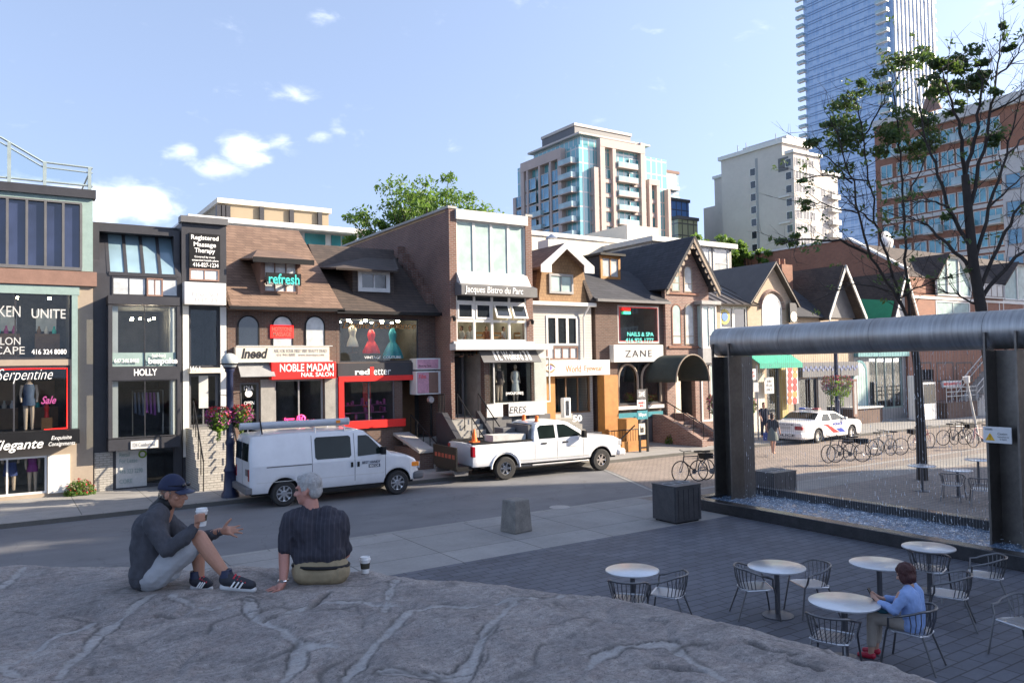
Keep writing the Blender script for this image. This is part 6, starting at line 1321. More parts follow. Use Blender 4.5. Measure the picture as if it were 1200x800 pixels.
# ---------------- police car
pc = thing('police_car', 'white police car with red and blue stripes and a roof light bar', 'police car', (0,0,-.12), R(3))
a = gp(959,519,-.12); XR = 1.25; WB = 2.91; pc.location = Vector((a.x, a.y, -.12))-Vector((XR,0,0))+Vector((-.05,.85,0))
P_ = Car([(0,.98),(.03,1.0),(.95,1.06),(1.05,1.1),(1.55,1.40),(1.75,1.45),(2.75,1.46),(2.95,1.43),(3.75,1.07),(3.85,1.03),(4.9,.95),(5.2,.86),(5.36,.7)], .97, .98, .42, .24, [(XR,.33),(XR+WB,.33)], .4, 5.36, [(0,.88),(.15,.95),(.5,1),(4.6,1),(5.1,.92),(5.36,.78)])
P_.body(pc, carpaint('police_white', (.8,.8,.79)))
for x in (XR, XR+WB):
    for s in (-1, 1): wheel(pc, x, s*.84, .33, .33, .22, s, 10)
for s in (-1, 1):
    P_.side(pc, 'rear_door_window', [(1.5,1.03),(2.3,1.03),(2.3,1.36),(1.85,1.36)], K['carglass'], .01, s)
    P_.side(pc, 'front_door_window', [(2.4,1.03),(3.5,1.06),(2.95,1.36),(2.4,1.36)], K['carglass'], .01, s)
P_.screen(pc, 'windscreen', 3.0, 3.72, K['carglass']); P_.screen(pc, 'rear_window', 1.08, 1.55, K['carglass'])
for x in (2.35, 3.52): P_.side(pc, 'panel_gap', lp(x,x+.014,.35,1.0), K['dgrey'], .002)
blue = M_('police_blue', (.02,.05,.4), .4, var=0)
P_.side(pc, 'red_stripe', [(1.75,.86),(2.0,.86),(3.0,.42),(2.5,.42)], K['red'], .004); P_.side(pc, 'blue_stripe', [(3.05,.42),(3.55,.42),(3.2,.62),(2.7,.62)], blue, .004); P_.side(pc, 'red_stripe', [(1.6,.86),(1.75,.86),(2.5,.68),(2.2,.68)], K['red'], .005)
for s in (-1, 1): MB().box(-.03,.12,s*.7-.2,s*.7+.2,.68,.86).build('tail_light', K['lens_red'], pc, bevel=.03, world=False); MB().box(5.1,5.34,s*.66-.14,s*.66+.14,.6,.74).build('headlight', K['lens'], pc, bevel=.03, world=False); MB().obox((3.4,s*1.06,1.08),(.12,.18,.14)).build('wing_mirror', K['white'], pc, bevel=.03, world=False)
MB().box(-.12,.2,-.93,.93,.3,.56).build('rear_bumper', bpy.data.materials['police_white'], pc, bevel=.06, world=False)
MB().box(-.02,.02,-.28,.28,.7,.84).build('number_plate', K['lgrey'], pc, world=False)
def rear_text(s, y0, y1, z0, z1, x, mat, par):
    t = text(None, s, (y0, y1, z0, z1), 0, K[mat], bold=.02)
    for v in t.data.vertices: v.co = (x-.004, -v.co.x, v.co.z)
    t.parent = par
rear_text('POLICE', -.6, .6, .37, .48, -.125, 'navy', pc); rear_text('POLICE', -.45, .45, .88, .95, -.012, 'navy', pc)
t = text(None, 'POLICE', (2.42,3.3,.78,.9), -.985, blue, bold=.02, shear=.2); t.parent = pc
lb = MB().box(1.9,2.2,-.55,.55,1.5,1.53).build('light_bar', K['lgrey'], pc, world=False)
for i, mt in enumerate((K['lens_red'], K['lens'], M_('blue_lens', (.03,.1,.5), .2, var=.1))): MB().box(1.9,2.2,-.54+i*.36,-.19+i*.36,1.532,1.62).build('light_lens', mt, lb, bevel=.03, world=False)
# ---------------- bicycles
def bike(name, label, c, basket=False):
    o = thing(name, label, 'bicycle', (0,0,0), 0, 'bicycles locked along the near kerb')
    fr = M_(name+'_'+str(random.random())[2:5], c, .4, var=.1); r = .33
    for x, nm in ((-.52,'wheel'), (.52,'wheel')):
        w = MB().tube([(x+r*math.cos(2*math.pi*i/28), 0, r+r*math.sin(2*math.pi*i/28)+.0) for i in range(28)], .018, 6, closed=True).build(nm, K['rubber'], o, world=False, smooth=True)
        s = MB()
        for i in range(14): q = 2*math.pi*i/14; s.cyl((x, .02*(-1)**i, r), (x+.31*math.cos(q), 0, r+.31*math.sin(q)), .0035, n=4)
        s.cyl((x,-.04,r),(x,.04,r),.025,n=8); s.build('spokes', K['steel'], w, world=False)
    bb = (-.08,0,.29); st = (-.2,0,.78); hd = (.36,0,.8); hb = (.39,0,.66)
    m = MB(); m.tube([bb,st],.017,8).tube([st,hd],.018,8).tube([bb,hb],.02,8).tube([hb,hd],.02,8)
    for y in (-.05,.05): m.tube([(-.52,y,r),bb],.011,6).tube([(-.52,y,r),(-.18,0,.74)],.009,6).tube([hb,(.45,y,.5),(.52,y,r)],.012,6)
    m.build('frame', fr, o, world=False, smooth=True)
    MB().tube([st,(-.22,0,.9)],.013,6).obox((-.22,0,.93),(.26,.13,.05)).build('saddle', K['black'], o, world=False, bevel=.02)
    MB().tube([hd,(.35,0,.95)],.014,6).tube([(.28,-.29,1.0),(.36,-.2,.99),(.37,0,.96),(.36,.2,.99),(.28,.29,1.0)],.013,6).build('handlebar', K['black'], o, world=False, smooth=True)
    MB().lathe([(.09,-.06),(.09,-.05)],bb,16,'y').tube([(-.08,-.08,.29),(.05,-.08,.18)],.01,6).tube([(-.08,.08,.29),(-.21,.08,.4)],.01,6).obox((.06,-.12,.17),(.1,.09,.02)).obox((-.22,.12,.41),(.1,.09,.02)).build('crank', K['dgrey'], o, world=False)
    if basket: MB().tube([(-.75,.0,.68),(-.3,0,.68)],.01,6).box(-.7,-.35,-.16,.16,.69,.86).build('rear_carrier', K['black'], o, world=False)
    return o
random.seed(12)
bikes = [((813,563),172,(.03,.03,.035),'black bicycle behind the near waste bin, closest to the pickup',True),((836,562),165,(.12,.12,.13),'dark bicycle leaning between the waste bin and the left steel post',False),
 ((984,541),168,(.05,.05,.05),'black bicycle left in the pair nearest the far waste bin',True),((995,541),150,(.1,.09,.09),'grey bicycle with bulky carrier in the pair nearest the far waste bin',True),
 ((1033,534),170,(.25,.25,.25),'silver grey bicycle in the middle pair seen through the waterfall',False),((1041,533),152,(.35,.33,.3),'pale framed bicycle right in the middle pair seen through the waterfall',False),
 ((1080,526),172,(.3,.06,.06),'red framed bicycle partly behind the tree trunk beyond the waterfall',True),((1118,521),155,(.03,.03,.03),'black bicycle left in the far pair by the leaning lamp',False),((1128,520),172,(.12,.12,.14),'dark grey bicycle right in the far pair by the leaning lamp',True),((1152,523),165,(.4,.12,.16),'pinkish bicycle right of the leaning lamp near the tables',False)]
for (px, py), ang_, c, lab, bk in bikes:
    p = gp(px, py); o = bike('bicycle', lab, c, bk); o.location = p; o.rotation_euler = (R(random.uniform(-4,4)), 0, R(ang_+ (180 if random.random() < .5 else 0)))
# ---------------- lamp posts with flower baskets
def flowers(parent, c, r, seed, name='flower_basket', mix=('flred','flpink'), lime=True, scale=1):
    rnd = random.Random(seed)
    bk = MB().lathe([(.02,-r*.55),(r*.45,-r*.45),(r*.62,-.05),(r*.62,.0)], c, 14).build('basket', K['dgrey'], parent, world=False) if name == 'flower_basket' else None
    def cloud(n, nm, mt, sz, zlo, zhi, rr=1.0, off=(0,0)):
        m = MB()
        for _ in range(n):
            a = rnd.uniform(0, 6.283); q = r*rr*math.sqrt(rnd.uniform(.35,1)); z = rnd.uniform(zlo, zhi); k = math.sqrt(max(.05, 1-(z/(r*1.15))**2)) if abs(z) < r*1.15 else .25
            m.leaf((c[0]+off[0]+q*k*math.cos(a), c[1]+off[1]+q*k*math.sin(a), c[2]+z), sz*rnd.uniform(.6,1.3), rnd)
        o_ = m.build(nm, K[mt], parent, world=False); o_['kind'] = 'stuff'; return o_
    cloud(int(600*scale), 'foliage', 'leafb', .055, -r*1.0, r*.7)
    cloud(int(160*scale), 'trailing_leaves', 'leafa', .05, -r*1.9, -r*.4, .55)
    if lime: cloud(int(230*scale), 'lime_foliage', 'leafc', .06, -r*1.1, r*.35, .55, (-.12*r,-.45*r))
    cloud(int(260*scale), 'red_flowers', mix[0], .045, r*.0, r*.85, 1.02); cloud(int(330*scale), 'pink_flowers', mix[1], .045, -r*.6, r*.55, 1.06)
def lamp_post(loc, label, baskets, seed, dz=0):
    o = thing('lamp_post', label, 'street lamp', loc, 0, 'lamp posts with flower baskets')
    MB().lathe([(.26,0),(.26,.12),(.2,.2),(.17,.75),(.2,.8),(.17,.86),(.125,1.0),(.115,1.55),(.14,1.6),(.14,1.68),(.11,1.74),(.1,3.75+dz),(.14,3.8+dz),(.14,3.86+dz),(.2,3.92+dz)], n=20).build('post', K['navy'], o, smooth=True, world=False)
    MB().sph((0,0,4.1+dz), .25, 20, 14).build('globe', M_('lamp_globe_'+str(seed), (.42,.45,.44), .25, var=.1), o, smooth=True, world=False)
    MB().tube([(.262*math.cos(2*math.pi*i/20), .262*math.sin(2*math.pi*i/20), 4.02+dz) for i in range(20)], .02, 6, closed=True).build('globe_band', K['black'], o, world=False)
    for i, (dx, dy, z, r) in enumerate(baskets):
        MB().tube([(0,0,z+r+.25),(dx*.9,dy*.9,z+r+.3),(dx,dy,z+.1)], .02, 6).build('bracket', K['black'], o, world=False)
        b = bpy.data.objects.new('flower_basket', None); b = MB().lathe([(.02,z-r*.5),(r*.5,z-r*.35),(r*.6,z)], (dx,dy,0), 14).build('flower_basket', K['dgrey'], o, world=False)
        flowers(b, (dx,dy,z), r, seed*7+i, 'planted')
    return o
l1 = gp(270,582); lamp_post(l1, 'navy globe lamp post with big red and pink flower baskets behind the white van', [(-.34,-.05,2.42,.38),(.34,.02,2.46,.38)], 3)
l2 = gp(982,506); lamp_post(l2, 'navy lamp post with pink flower baskets beside the police car', [(-.42,0,2.55,.55),(.42,0,2.5,.6)], 5, .75)
p = gp(858,519); lamp_post((p.x, p.y, 0), 'lamp post hidden behind the left steel post, its red flower baskets showing either side', [(-.75,.2,1.9,.5),(.95,-.1,1.75,.5)], 9)
# ---------------- signs on posts
def box_sign():
    b = gp(506,541); o = thing('box_sign', 'pinkish illuminated box sign on a black pole beside the dress shop steps', 'sign', b); Y = b.y
    MB().cyl((b.x,Y,0),(b.x,Y,Z_(505,463,Y)),.05,n=10).build('pole', K['black'], o)
    up = RC((488,419,514,433), Y-.12); lo = RC((488,434,514,462), Y-.12); pk = M_('pink_poster', (.55,.28,.36), .5, var=.35, sc=3)
    for nm, q in (('upper_box', up), ('lower_box', lo)):
        x = MB().box(q[0], q[1]+.12, Y-.12, Y+.5, q[2], q[3]-.02).build(nm, K['white'], o, bevel=.01)
        MB().box(q[0]+.04, q[1]-.02, Y-.128, Y-.121, q[2]+.05, q[3]-.07).build('poster', pk if nm == 'upper_box' else K['brownband'], x)
        if nm == 'lower_box': MB().box(q[0]+.05, q[0]+.55, Y-.135, Y-.129, q[2]+.06, q[3]-.08).build('poster_photo', pk, x); text(x, 'Film', (q[0]+.1,q[0]+.42,q[3]-.32,q[3]-.15), Y-.137, K['red'], shear=.2)
        else: text(x, 'Beauty Spa', (q[0]+.1,q[1]-.35,q[2]+.1,q[2]+.2), Y-.13, K['ink'])
    MB().lathe([(.12,-.1),(.16,0),(.05,.1)], (b.x-.1,Y-.15,Z_(505,468,Y)), 12, 'y').build('flood_lamp', K['steel'], o)
box_sign()
pk_ = gp(889,515); Y = pk_.y; o = thing('parking_sign', 'thin grey sign post with two small white notices near the pedestrians', 'sign', pk_)
MB().cyl(pk_, (pk_.x, Y, Z_(887,428,Y)), .035, n=8).build('pole', K['grey'], o)
s1 = panel(o, 'notice', K['white'], (878,432,886,445), Y-.06, .02); T(s1, 'NO\nSTOP', (879.5,435,884.5,442), Y-.065, 'red'); s2 = panel(o, 'notice', K['lgrey'], (883,448,889,459), Y-.06, .02)
# A frame + cone
b = gp(811,514); o = thing('a_frame_sign', 'white A-frame notice board standing by the brick steps', 'sign', b)
MB().slab([(b.x-.35,b.y-.3,0),(b.x+.35,b.y-.3,0),(b.x+.3,b.y,1.0),(b.x-.3,b.y,1.0)], .04).slab([(b.x-.35,b.y+.3,0),(b.x-.3,b.y,1.0),(b.x+.3,b.y,1.0),(b.x+.35,b.y+.3,0)], .04).build('board', K['white'], o)
m = MB()
for i in range(5): z = .25+i*.13; y = b.y-.3+.3*z-.008; m.add([(b.x-.2,y-.003,z),(b.x+.2,y-.003,z),(b.x+.2,y+.0,z+.03),(b.x-.2,y,z+.03)],[(0,1,2,3)])
m.build('lettering', K['grey'], o)
c = gp(818,515); cone((c.x+.2, c.y, 0), 'orange traffic cone beside the white A-frame board', .75)
# ---------------- bollard, planters
b = gp(605,622); o = thing('stone_bollard', 'tapered square stone bollard with an iron plate on the near pavement', 'bollard', b, R(8))
sm = K['stone']; m = MB(); 
def frustum(mb, w0, w1, z0, z1): 
    mb.add([(-w0,-w0,z0),(w0,-w0,z0),(w0,w0,z0),(-w0,w0,z0),(-w1,-w1,z1),(w1,-w1,z1),(w1,w1,z1),(-w1,w1,z1)], [(0,3,2,1),(4,5,6,7),(0,1,5,4),(1,2,6,5),(2,3,7,6),(3,0,4,7)]); return mb
frustum(m, .27, .225, 0, .74); m.build('block', M_('bollard_stone', (.2,.185,.165), .9, var=.4, sc=4, bmp=.6, bs=30), o, bevel=.03, world=False)
MB().slab([(-.12,-.262,.12),(.16,-.262,.12),(.14,-.232,.62),(-.1,-.232,.62)], .02).build('iron_plate', K['dgrey'], o, world=False)
def waste_bin(px0, px1, py, name, label, h, dpt):
    a, b = gp(px0, py), gp(px1, py); c = (a+b)/2; o = thing('waste_bin', label, 'waste bin', c); w = (b-a).length*.78
    rz_ = 0; m = MB(); L, D = w/2, dpt/2
    m.box(-L,L,-D,-D+.04,.04,h).box(-L,L,D-.04,D,.04,h).box(-L,-L+.04,-D+.04,D-.04,.04,h).box(L-.04,L,-D+.04,D-.04,.04,h); m.build('box', M_(name, (.085,.085,.09), .45, .5, var=.3, sc=3), o, world=False, bevel=.008)
    lid = MB().box(-L-.01,L+.01,-D-.01,D+.01,h+.001,h+.03).build('lid', bpy.data.materials[name], o, world=False, bevel=.008)
    for i in (-1, 0, 1): MB().lathe([(.0,h+.034),(.13,h+.034),(.15,h+.03)], (i*L*.6,0,0), 22).build('opening', K['black'], lid, world=False); MB().lathe([(.13,h+.031),(.15,h+.045),(.165,h+.031)], (i*L*.6,0,0), 22, cap=False).build('opening_ring', K['grey'], lid, world=False)
    MB().box(-L+.05,L-.05,-D+.05,D-.05,0,.039).build('base', K['black'], o, world=False)
    m = MB(); 
    for i in range(5): x = -L+(2*L)*(i+.5)/5; m.box(x-.004,x+.004,-D-.004,-D,.1,h-.06)
    m.build('ribs', K['black'], o, world=False)
waste_bin(767,820,609,'bin_steel','dark ribbed steel waste bin with three round openings, before the left steel post', .86, .8)
waste_bin(880,934,581,'bin_steel_far','grey steel waste bin with round openings, seen behind the falling water', .7, .8)
# ---------------- waterfall
yl = xp(862,585,16.5).y; yr_ = xp(1188,648,16.3).y; PX = 16.5
fo = thing('water_wall', 'big horizontal steel pipe on two dark steel posts dropping a curtain of water', 'fountain', (PX, yl, 0))
def metal_streak():
    m, nt, b = newmat('weathered_pipe_steel'); b.inputs['Metallic'].default_value = .85; b.inputs['Roughness'].default_value = .34
    t = nt.nodes.new('ShaderNodeTexCoord'); mpn = nt.nodes.new('ShaderNodeMapping'); mpn.inputs['Scale'].default_value = (.4, 7, .4); nt.links.new(t.outputs['Object'], mpn.inputs[0])
    f = noisev(nt, 2.2, 6, .7, mpn.outputs[0]); f2 = noisev(nt, 1.5, 5)
    c = mixc(nt, ramp(nt, f, .35, .7), (.33,.325,.315), (.55,.54,.525)); c = mixc(nt, ramp(nt, f2, .4, .75, (0,0,0), (.6,.6,.6)), c, (.3,.26,.22)); nt.links.new(c, b.inputs['Base Color'])
    nt.links.new(ramp(nt, f, .2, .8, (.3,)*3, (.55,)*3), b.inputs['Roughness']); return m
pm = metal_streak()
yA, yB = yl+.42, -8.
MB().lathe([(.0,yA),(.385,yA),(.385,yA-.001),(.385,yB),(.0,yB)], (PX,0,4.35), 48, 'y').build('pipe', pm, fo, smooth=True)
m = MB()
for y in [yl-1.8-2.4*i for i in range(7)]: m.tube([(PX+.387*math.cos(2*math.pi*i/40), y, 4.35+.387*math.sin(2*math.pi*i/40)) for i in range(40)], .004, 4, closed=True)
m.build('weld_seams', K['dgrey'], fo)
dk = M_('dark_oiled_steel', (.16,.145,.13), .38, .8, var=.35, sc=1.2)
for y in (yl, yr_, yr_-6.9):
    m = MB()
    for dy in (-.3, .26): m.box(PX-.46,PX+.46,y+dy,y+dy+.04,.0,3.955).box(PX-.46,PX-.392,y+dy,y+dy+.04,3.957,4.3).box(PX+.392,PX+.46,y+dy,y+dy+.04,3.957,4.3)
    m.box(PX-.05,PX+.05,y-.258,y+.258,.0,3.95); m.build('steel_post', dk, fo)
# basin
bs_ = M_('wet_black_granite', (.035,.035,.037), .25, var=.4, sc=5)
x0, x1, y0, y1 = 15.2, 17.6, -8, yl+.55
for q in ((x0,x0+.34,y0,y1,.0,.27),(x1-.3,x1,y0,y1,0,.4),(x0+.341,x1-.301,y1-.3,y1,0,.268)): MB().box(*q).build('basin_rim', bs_, fo, bevel=.015)
def watermat():
    m, nt, b = newmat('foaming_water'); b.inputs['Roughness'].default_value = .06; f = noisev(nt, 13, 7, .7, dist=.8); f2 = noisev(nt, 3, 3)
    nt.links.new(mixc(nt, ramp(nt, f, .50, .70), (.08,.13,.20), (.66,.74,.84)), b.inputs['Base Color']); bump(nt, b, noisev(nt, 9, 4, .6), .8, .06); return m
MB().grid(lambda u, v: (x0+.342+(x1-x0-.645)*u, y0+.01+(y1-y0-.32)*v, .21+.05*noise.noise(Vector((u*7, v*60, 0)))+.035*noise.noise(Vector((u*22, v*190, 3)))), 26, 300).build('water', watermat(), fo, smooth=True)
rnd = random.Random(4)
wire = M_('wet_wire', (.45,.47,.5), .25, .6, var=0); bead = M_('water_bead', (.8,.85,.9), .08, var=0, coat=1)
m = MB(); dr = MB()
y = yl-.36
while y > -.5:
    if not (yr_-.35 < y < yr_+.35):
        m.cyl((PX-.02, y, .12), (PX-.02, y, 3.98), .003, n=4)
        for _ in range(4 if y > 10.5 else 12):
            z = rnd.uniform(.2, 3.95); dr.cyl((PX-.02+rnd.gauss(0,.01), y+rnd.gauss(0,.012), z), (PX-.02, y, z+rnd.uniform(.02,.09)), rnd.uniform(.002,.0052), n=4)
    y -= .062
wo = m.build('water_strings', wire, fo); do = dr.build('water_drops', bead, fo); wo['kind'] = 'stuff'; do['kind'] = 'stuff'
m = MB()
for _ in range(900):
    y = rnd.uniform(-1, yl-.4); x = rnd.gauss(PX-.1,.3); m.ico((x, y, .2+abs(rnd.gauss(0,.09))), rnd.uniform(.004,.011))
o = m.build('splash_drops', bead, fo); o['kind'] = 'stuff'
# caution sign on post
xs_ = PX-.47; q0, q1 = xp(1153,509,xs_), xp(1186,509,xs_)
ws = thing('caution_sign', 'small white caution plate with a yellow triangle on the right steel post', 'sign', (xs_, (q0.y+q1.y)/2, 2.2))
ya_, yb_ = q0.y, q1.y; zt_, zb_s = xp(1170,500,xs_).z, xp(1170,519,xs_).z
MB().box(xs_-.03,xs_-.001,yb_,ya_,zb_s,zt_).build('plate', K['white'], ws, bevel=.004)
W_ = ya_-yb_; H_ = zt_-zb_s
MB().prism([(ya_-W_*.08,zb_s+H_*.15),(ya_-W_*.42,zb_s+H_*.15),(ya_-W_*.25,zb_s+H_*.62)], 'x', xs_-.034, xs_-.031).build('yellow_triangle', M_('warning_yellow', (.75,.42,.02), .5), ws)
def xtext(par, s, u0, u1, v0, v1, mat):
    t = text(None, s, (0, 1, 0, 1), 0, K[mat], ext=.001)
    for v in t.data.vertices: v.co = (xs_-.034, ya_-W_*(u0+(u1-u0)*v.co.x), zb_s+H_*(v0+(v1-v0)*v.co.z))
    t.data.transform(chain(par).inverted()); t.parent = par
xtext(ws, 'Caution', .52, .86, .52, .66, 'ink'); xtext(ws, 'Pond surface may\nbe slippery', .52, .92, .18, .45, 'ink'); xtext(ws, 'WARNING', .08, .35, .78, .9, 'tealtxt'); xtext(ws, '!', .235, .265, .2, .48, 'ink')
# ---------------- cafe tables and chairs
TD = {'top': M_('aluminium_table_top', (.62,.64,.66), .28, .75, var=.12, sc=4), 'leg': M_('table_column', (.12,.12,.13), .4, .7), 'fr': M_('chair_tube', (.16,.16,.165), .35, .85), 'slat': M_('chair_slat', (.55,.56,.58), .3, .8, var=.1)}
def table(c, r, label):
    o = thing('cafe_table', label, 'table', c, 0, 'round metal cafe tables')
    MB().lathe([(.0,.735),(r-.012,.735),(r,.729),(r,.712),(r-.02,.708),(.0,.708)], n=48).build('tabletop', TD['top'], o, world=False, smooth=True)
    MB().lathe([(.038,.02),(.038,.7)], n=14).lathe([(.16,.69),(.16,.706)], n=16).build('column', TD['leg'], o, world=False, smooth=True)
    MB().lathe([(.0,0),(.23,0),(.23,.012),(.05,.035),(.0,.035)], n=28).build('base', TD['leg'], o, world=False, smooth=True); return o
def chair(label):
    o = thing('cafe_chair', label, 'chair', (0,0,0), 0, 'slatted metal cafe chairs'); w = .23
    # faces +Y; seat of thin slats in a tube ring
    ring = [(-.2,.22,.45),(.2,.22,.45),(.23,.1,.445),(.22,-.15,.43),(.12,-.22,.43),(-.12,-.22,.43),(-.22,-.15,.43),(-.23,.1,.445)]
    s = MB().tube(ring, .013, 6, closed=True)
    for i in range(9): x = -.18+i*.045; s.box(x-.017,x+.017,-.215+.03*abs(i-4)/4,.215,.445,.452)
    s.build('seat', TD['slat'], o, world=False)
    rail = []
    for i in range(25):
        t = -1+2*i/24; a = t*math.radians(118); rail.append((.29*math.sin(a)*1.0, -.02-.29*math.cos(a)*.92, .74-.10*max(0, abs(t)-.45)/.55*1.0))
    rail = [(-.25,.2,.5)]+[(-.285,.19,.62)]+rail+[(.285,.19,.62),(.25,.2,.5)]
    rail = rail[:2]+rail[2:-2]+rail[-2:]
    b = MB().tube(rail, .015, 8)
    for i in range(13):
        t = -1+2*i/12; a = t*math.radians(82); top = (.288*math.sin(a), -.02-.29*math.cos(a)*.92, .735-.1*max(0,abs(t)*82/118-.45)/.55); bot = (.225*math.sin(a), -.01-.215*math.cos(a), .435); md = tuple((p+q)/2+d for p, q, d in zip(top, bot, (0,-.015,0))); b.tube([top, md, bot], .0065, 5)
    b.build('backrest', TD['fr'], o, world=False, smooth=True)
    for sx in (-1, 1): MB().tube([(sx*.25,.2,.5),(sx*.235,.23,.44),(sx*.27,.3,0)], .013, 8).build('leg', TD['fr'], o, world=False, smooth=True); MB().tube([(sx*.19,-.17,.43),(sx*.25,-.32,0)], .013, 8).build('leg', TD['fr'], o, world=False, smooth=True)
    return o
TB = [((741,667),.40,'round metal table nearest the rock, standing alone at the left'),((910,663),.42,'round metal table between two empty chairs in mid patio'),((1030,659),.42,'round metal table just left of the fountain basin'),((1088,640),.40,'round metal table gleaming right beside the fountain water'),((989,704),.43,'round metal table in front of the seated woman'),
      ((1080,545),.38,'small table beyond the waterfall beside the tree trunk'),((1122,550),.38,'small table beyond the waterfall, front one of the right pair'),((1146,538),.38,'small table beyond the waterfall next to the right steel post')]
tp_ = []
for (px, py), r, lab in TB: c = gp(px, py, .735); tp_.append(c); table((c.x, c.y, 0), r, lab)
CH = [((737,700),0,'slatted metal chair half hidden by the rock, left of its neighbour'),((783,693),0,'slatted metal chair right of the lone table by the rock'),((884,685),1,'slatted metal chair left of the mid patio table'),((950,682),1,'slatted metal chair right of the mid patio table'),((1088,664),3,'slatted metal chair tucked under the gleaming table'),((1113,694),2,'slatted metal chair directly behind the seated woman'),((1155,672),3,'slatted metal chair right of the gleaming table'),((975,744),4,'slatted metal chair at the rock edge before the woman\'s table'),((1068,735),4,'slatted metal chair the woman in blue sits on'),((1200,728),None,'slatted metal chair cut off by the right frame edge'),((1116,566),6,'slatted chair beyond the waterfall between two tables'),((1150,572),7,'slatted chair beyond the waterfall beside the right steel post')]
proto = None; chairs = []
for (px, py), t, lab in CH:
    c = gp(px, py, .46)
    if proto is None: o = proto = chair(lab)
    else: o = dup(proto, (0,0,0), 0, lab)
    d = (tp_[t]-c) if t is not None else Vector((-1,.3,0)); o.location = (c.x, c.y, 0); o.rotation_euler = (0,0,math.atan2(d.y, d.x)-math.pi/2); chairs.append(o)
chairs[6].rotation_euler.z += R(25); chairs[4].rotation_euler.z -= R(10); chairs[5].rotation_euler.z += R(15)
# leaning light pole
b = gp(1147,516); t_ = dp(1132,441, (b-CPOS).dot(CF)); o = thing('leaning_pole', 'pale leaning pole with a small lamp head beyond the waterfall', 'pole', b)
MB().tube([b, b.lerp(t_,.93)], [.06,.045], 10).build('shaft', K['lgrey'], o, smooth=True); MB().tube([b.lerp(t_,.9), t_], [.11,.15], 10).build('lamp_head', K['white'], o)
# small planting
def shrub(loc, r, n, label, flower=None, seed=1):
    rnd = random.Random(seed); o = thing('shrub', label, 'plant', loc); m = MB(); fl = MB()
    for _ in range(n):
        a = rnd.uniform(0,6.28); q = r*math.sqrt(rnd.random()); z = rnd.uniform(.02, 1)*r*1.1*math.sqrt(max(.05,1-(q/r)**2)); m.leaf((q*math.cos(a), q*.5*math.sin(a), z), .06, rnd)
        if flower and rnd.random() < .14: fl.leaf((q*math.cos(a), q*.5*math.sin(a), z+.06), .05, rnd)
    m.build('foliage', K['leafa'], o, world=False)
    if flower: fl.build('flowers', K[flower], o, world=False)['kind'] = 'stuff'
    st = MB()
    for i in range(6): a = i*1.05; st.cyl((0,0,0), (r*.6*math.cos(a), r*.3*math.sin(a), r*.7), .01, n=5)
    st.build('stems', K['bark'], o, world=False)
p = gp(93,579); shrub((p.x,28.1,0), .45, 500, 'low red flowered plant against the taupe wall at the left', 'flred', 2)
p = yp(789,505,27.0); shrub((p.x,27.0,0), .5, 400, 'small green shrub at the foot of the brick steps', None, 3)
# shop mannequins
def mannequin(x, y, z, h, label, dress_m, legs=True, skirt=None):
    o = thing('mannequin', label, 'mannequin', (x,y,z)); s = h/1.75
    P = lambda a, b, c: (x+a*s, y+b*s, z+c*s)
    b = MB().tube([P(0,0,.9),P(0,0,1.05),P(0,0,1.3),P(0,0,1.42),P(0,0,1.5)], [.15*s,.115*s,.15*s,.12*s,.05*s], 12).sph(P(0,0,1.63), (.085*s,.1*s,.12*s), 12, 8)
    for q in (-1, 1):
        b.tube([P(.17*q,0,1.4),P(.22*q,.02,1.12),P(.2*q,-.08,.88)], [.05*s,.04*s,.03*s], 8)
        if legs: b.tube([P(.08*q,0,.95),P(.09*q,-.02,.5),P(.09*q,0,.05)], [.085*s,.06*s,.04*s], 8)
    b.build('body', K['mannequin'], o, smooth=True)
    MB().tube([P(0,0,.78 if not skirt else .92),P(0,0,.95),P(0,0,1.05),P(0,0,1.3),P(0,0,1.43)], [.19*s,.175*s,.135*s,.17*s,.13*s], 14).build('top', dress_m, o, smooth=True)
    if skirt: MB().tube([P(0,0,.5),P(0,0,.98)], [.2*s,.15*s], 14).build('skirt', skirt, o, smooth=True)
    return o
mk = lambda n, c: M_(n, c, .7, var=.2)
x = X_(12,28.8,560); mannequin(x, 28.8, .2, 1.75, 'mannequin in a dark top and blue skirt behind the ground floor display window', mk('dark_top',(.03,.03,.035)), True, mk('blue_skirt',(.03,.05,.18)))
x = X_(38,28.9,560); mannequin(x, 28.9, .1, 1.5, 'mannequin in a purple patterned top beside the one in the blue skirt', mk('purple_top',(.25,.03,.2)))
x = X_(34,28.9,470); mannequin(x, 28.9, zc_ if False else Z_(34,505,28.9), 1.8, 'mannequin in denim blue in the red neon framed window', mk('denim',(.06,.09,.16)))
x = X_(585,27.6,450); mannequin(x, 27.6, Z_(585,471,27.6), 1.6, 'mannequin in dark lingerie in the awninged shop window', mk('lingerie',(.05,.03,.03)), True)
x = X_(604,27.7,450); mannequin(x, 27.7, Z_(604,471,27.7), 1.6, 'mannequin in a white dress in the awninged shop window', mk('white_dress',(.7,.7,.68)), True, mk('white_skirt',(.7,.7,.68)))
import numpy as np
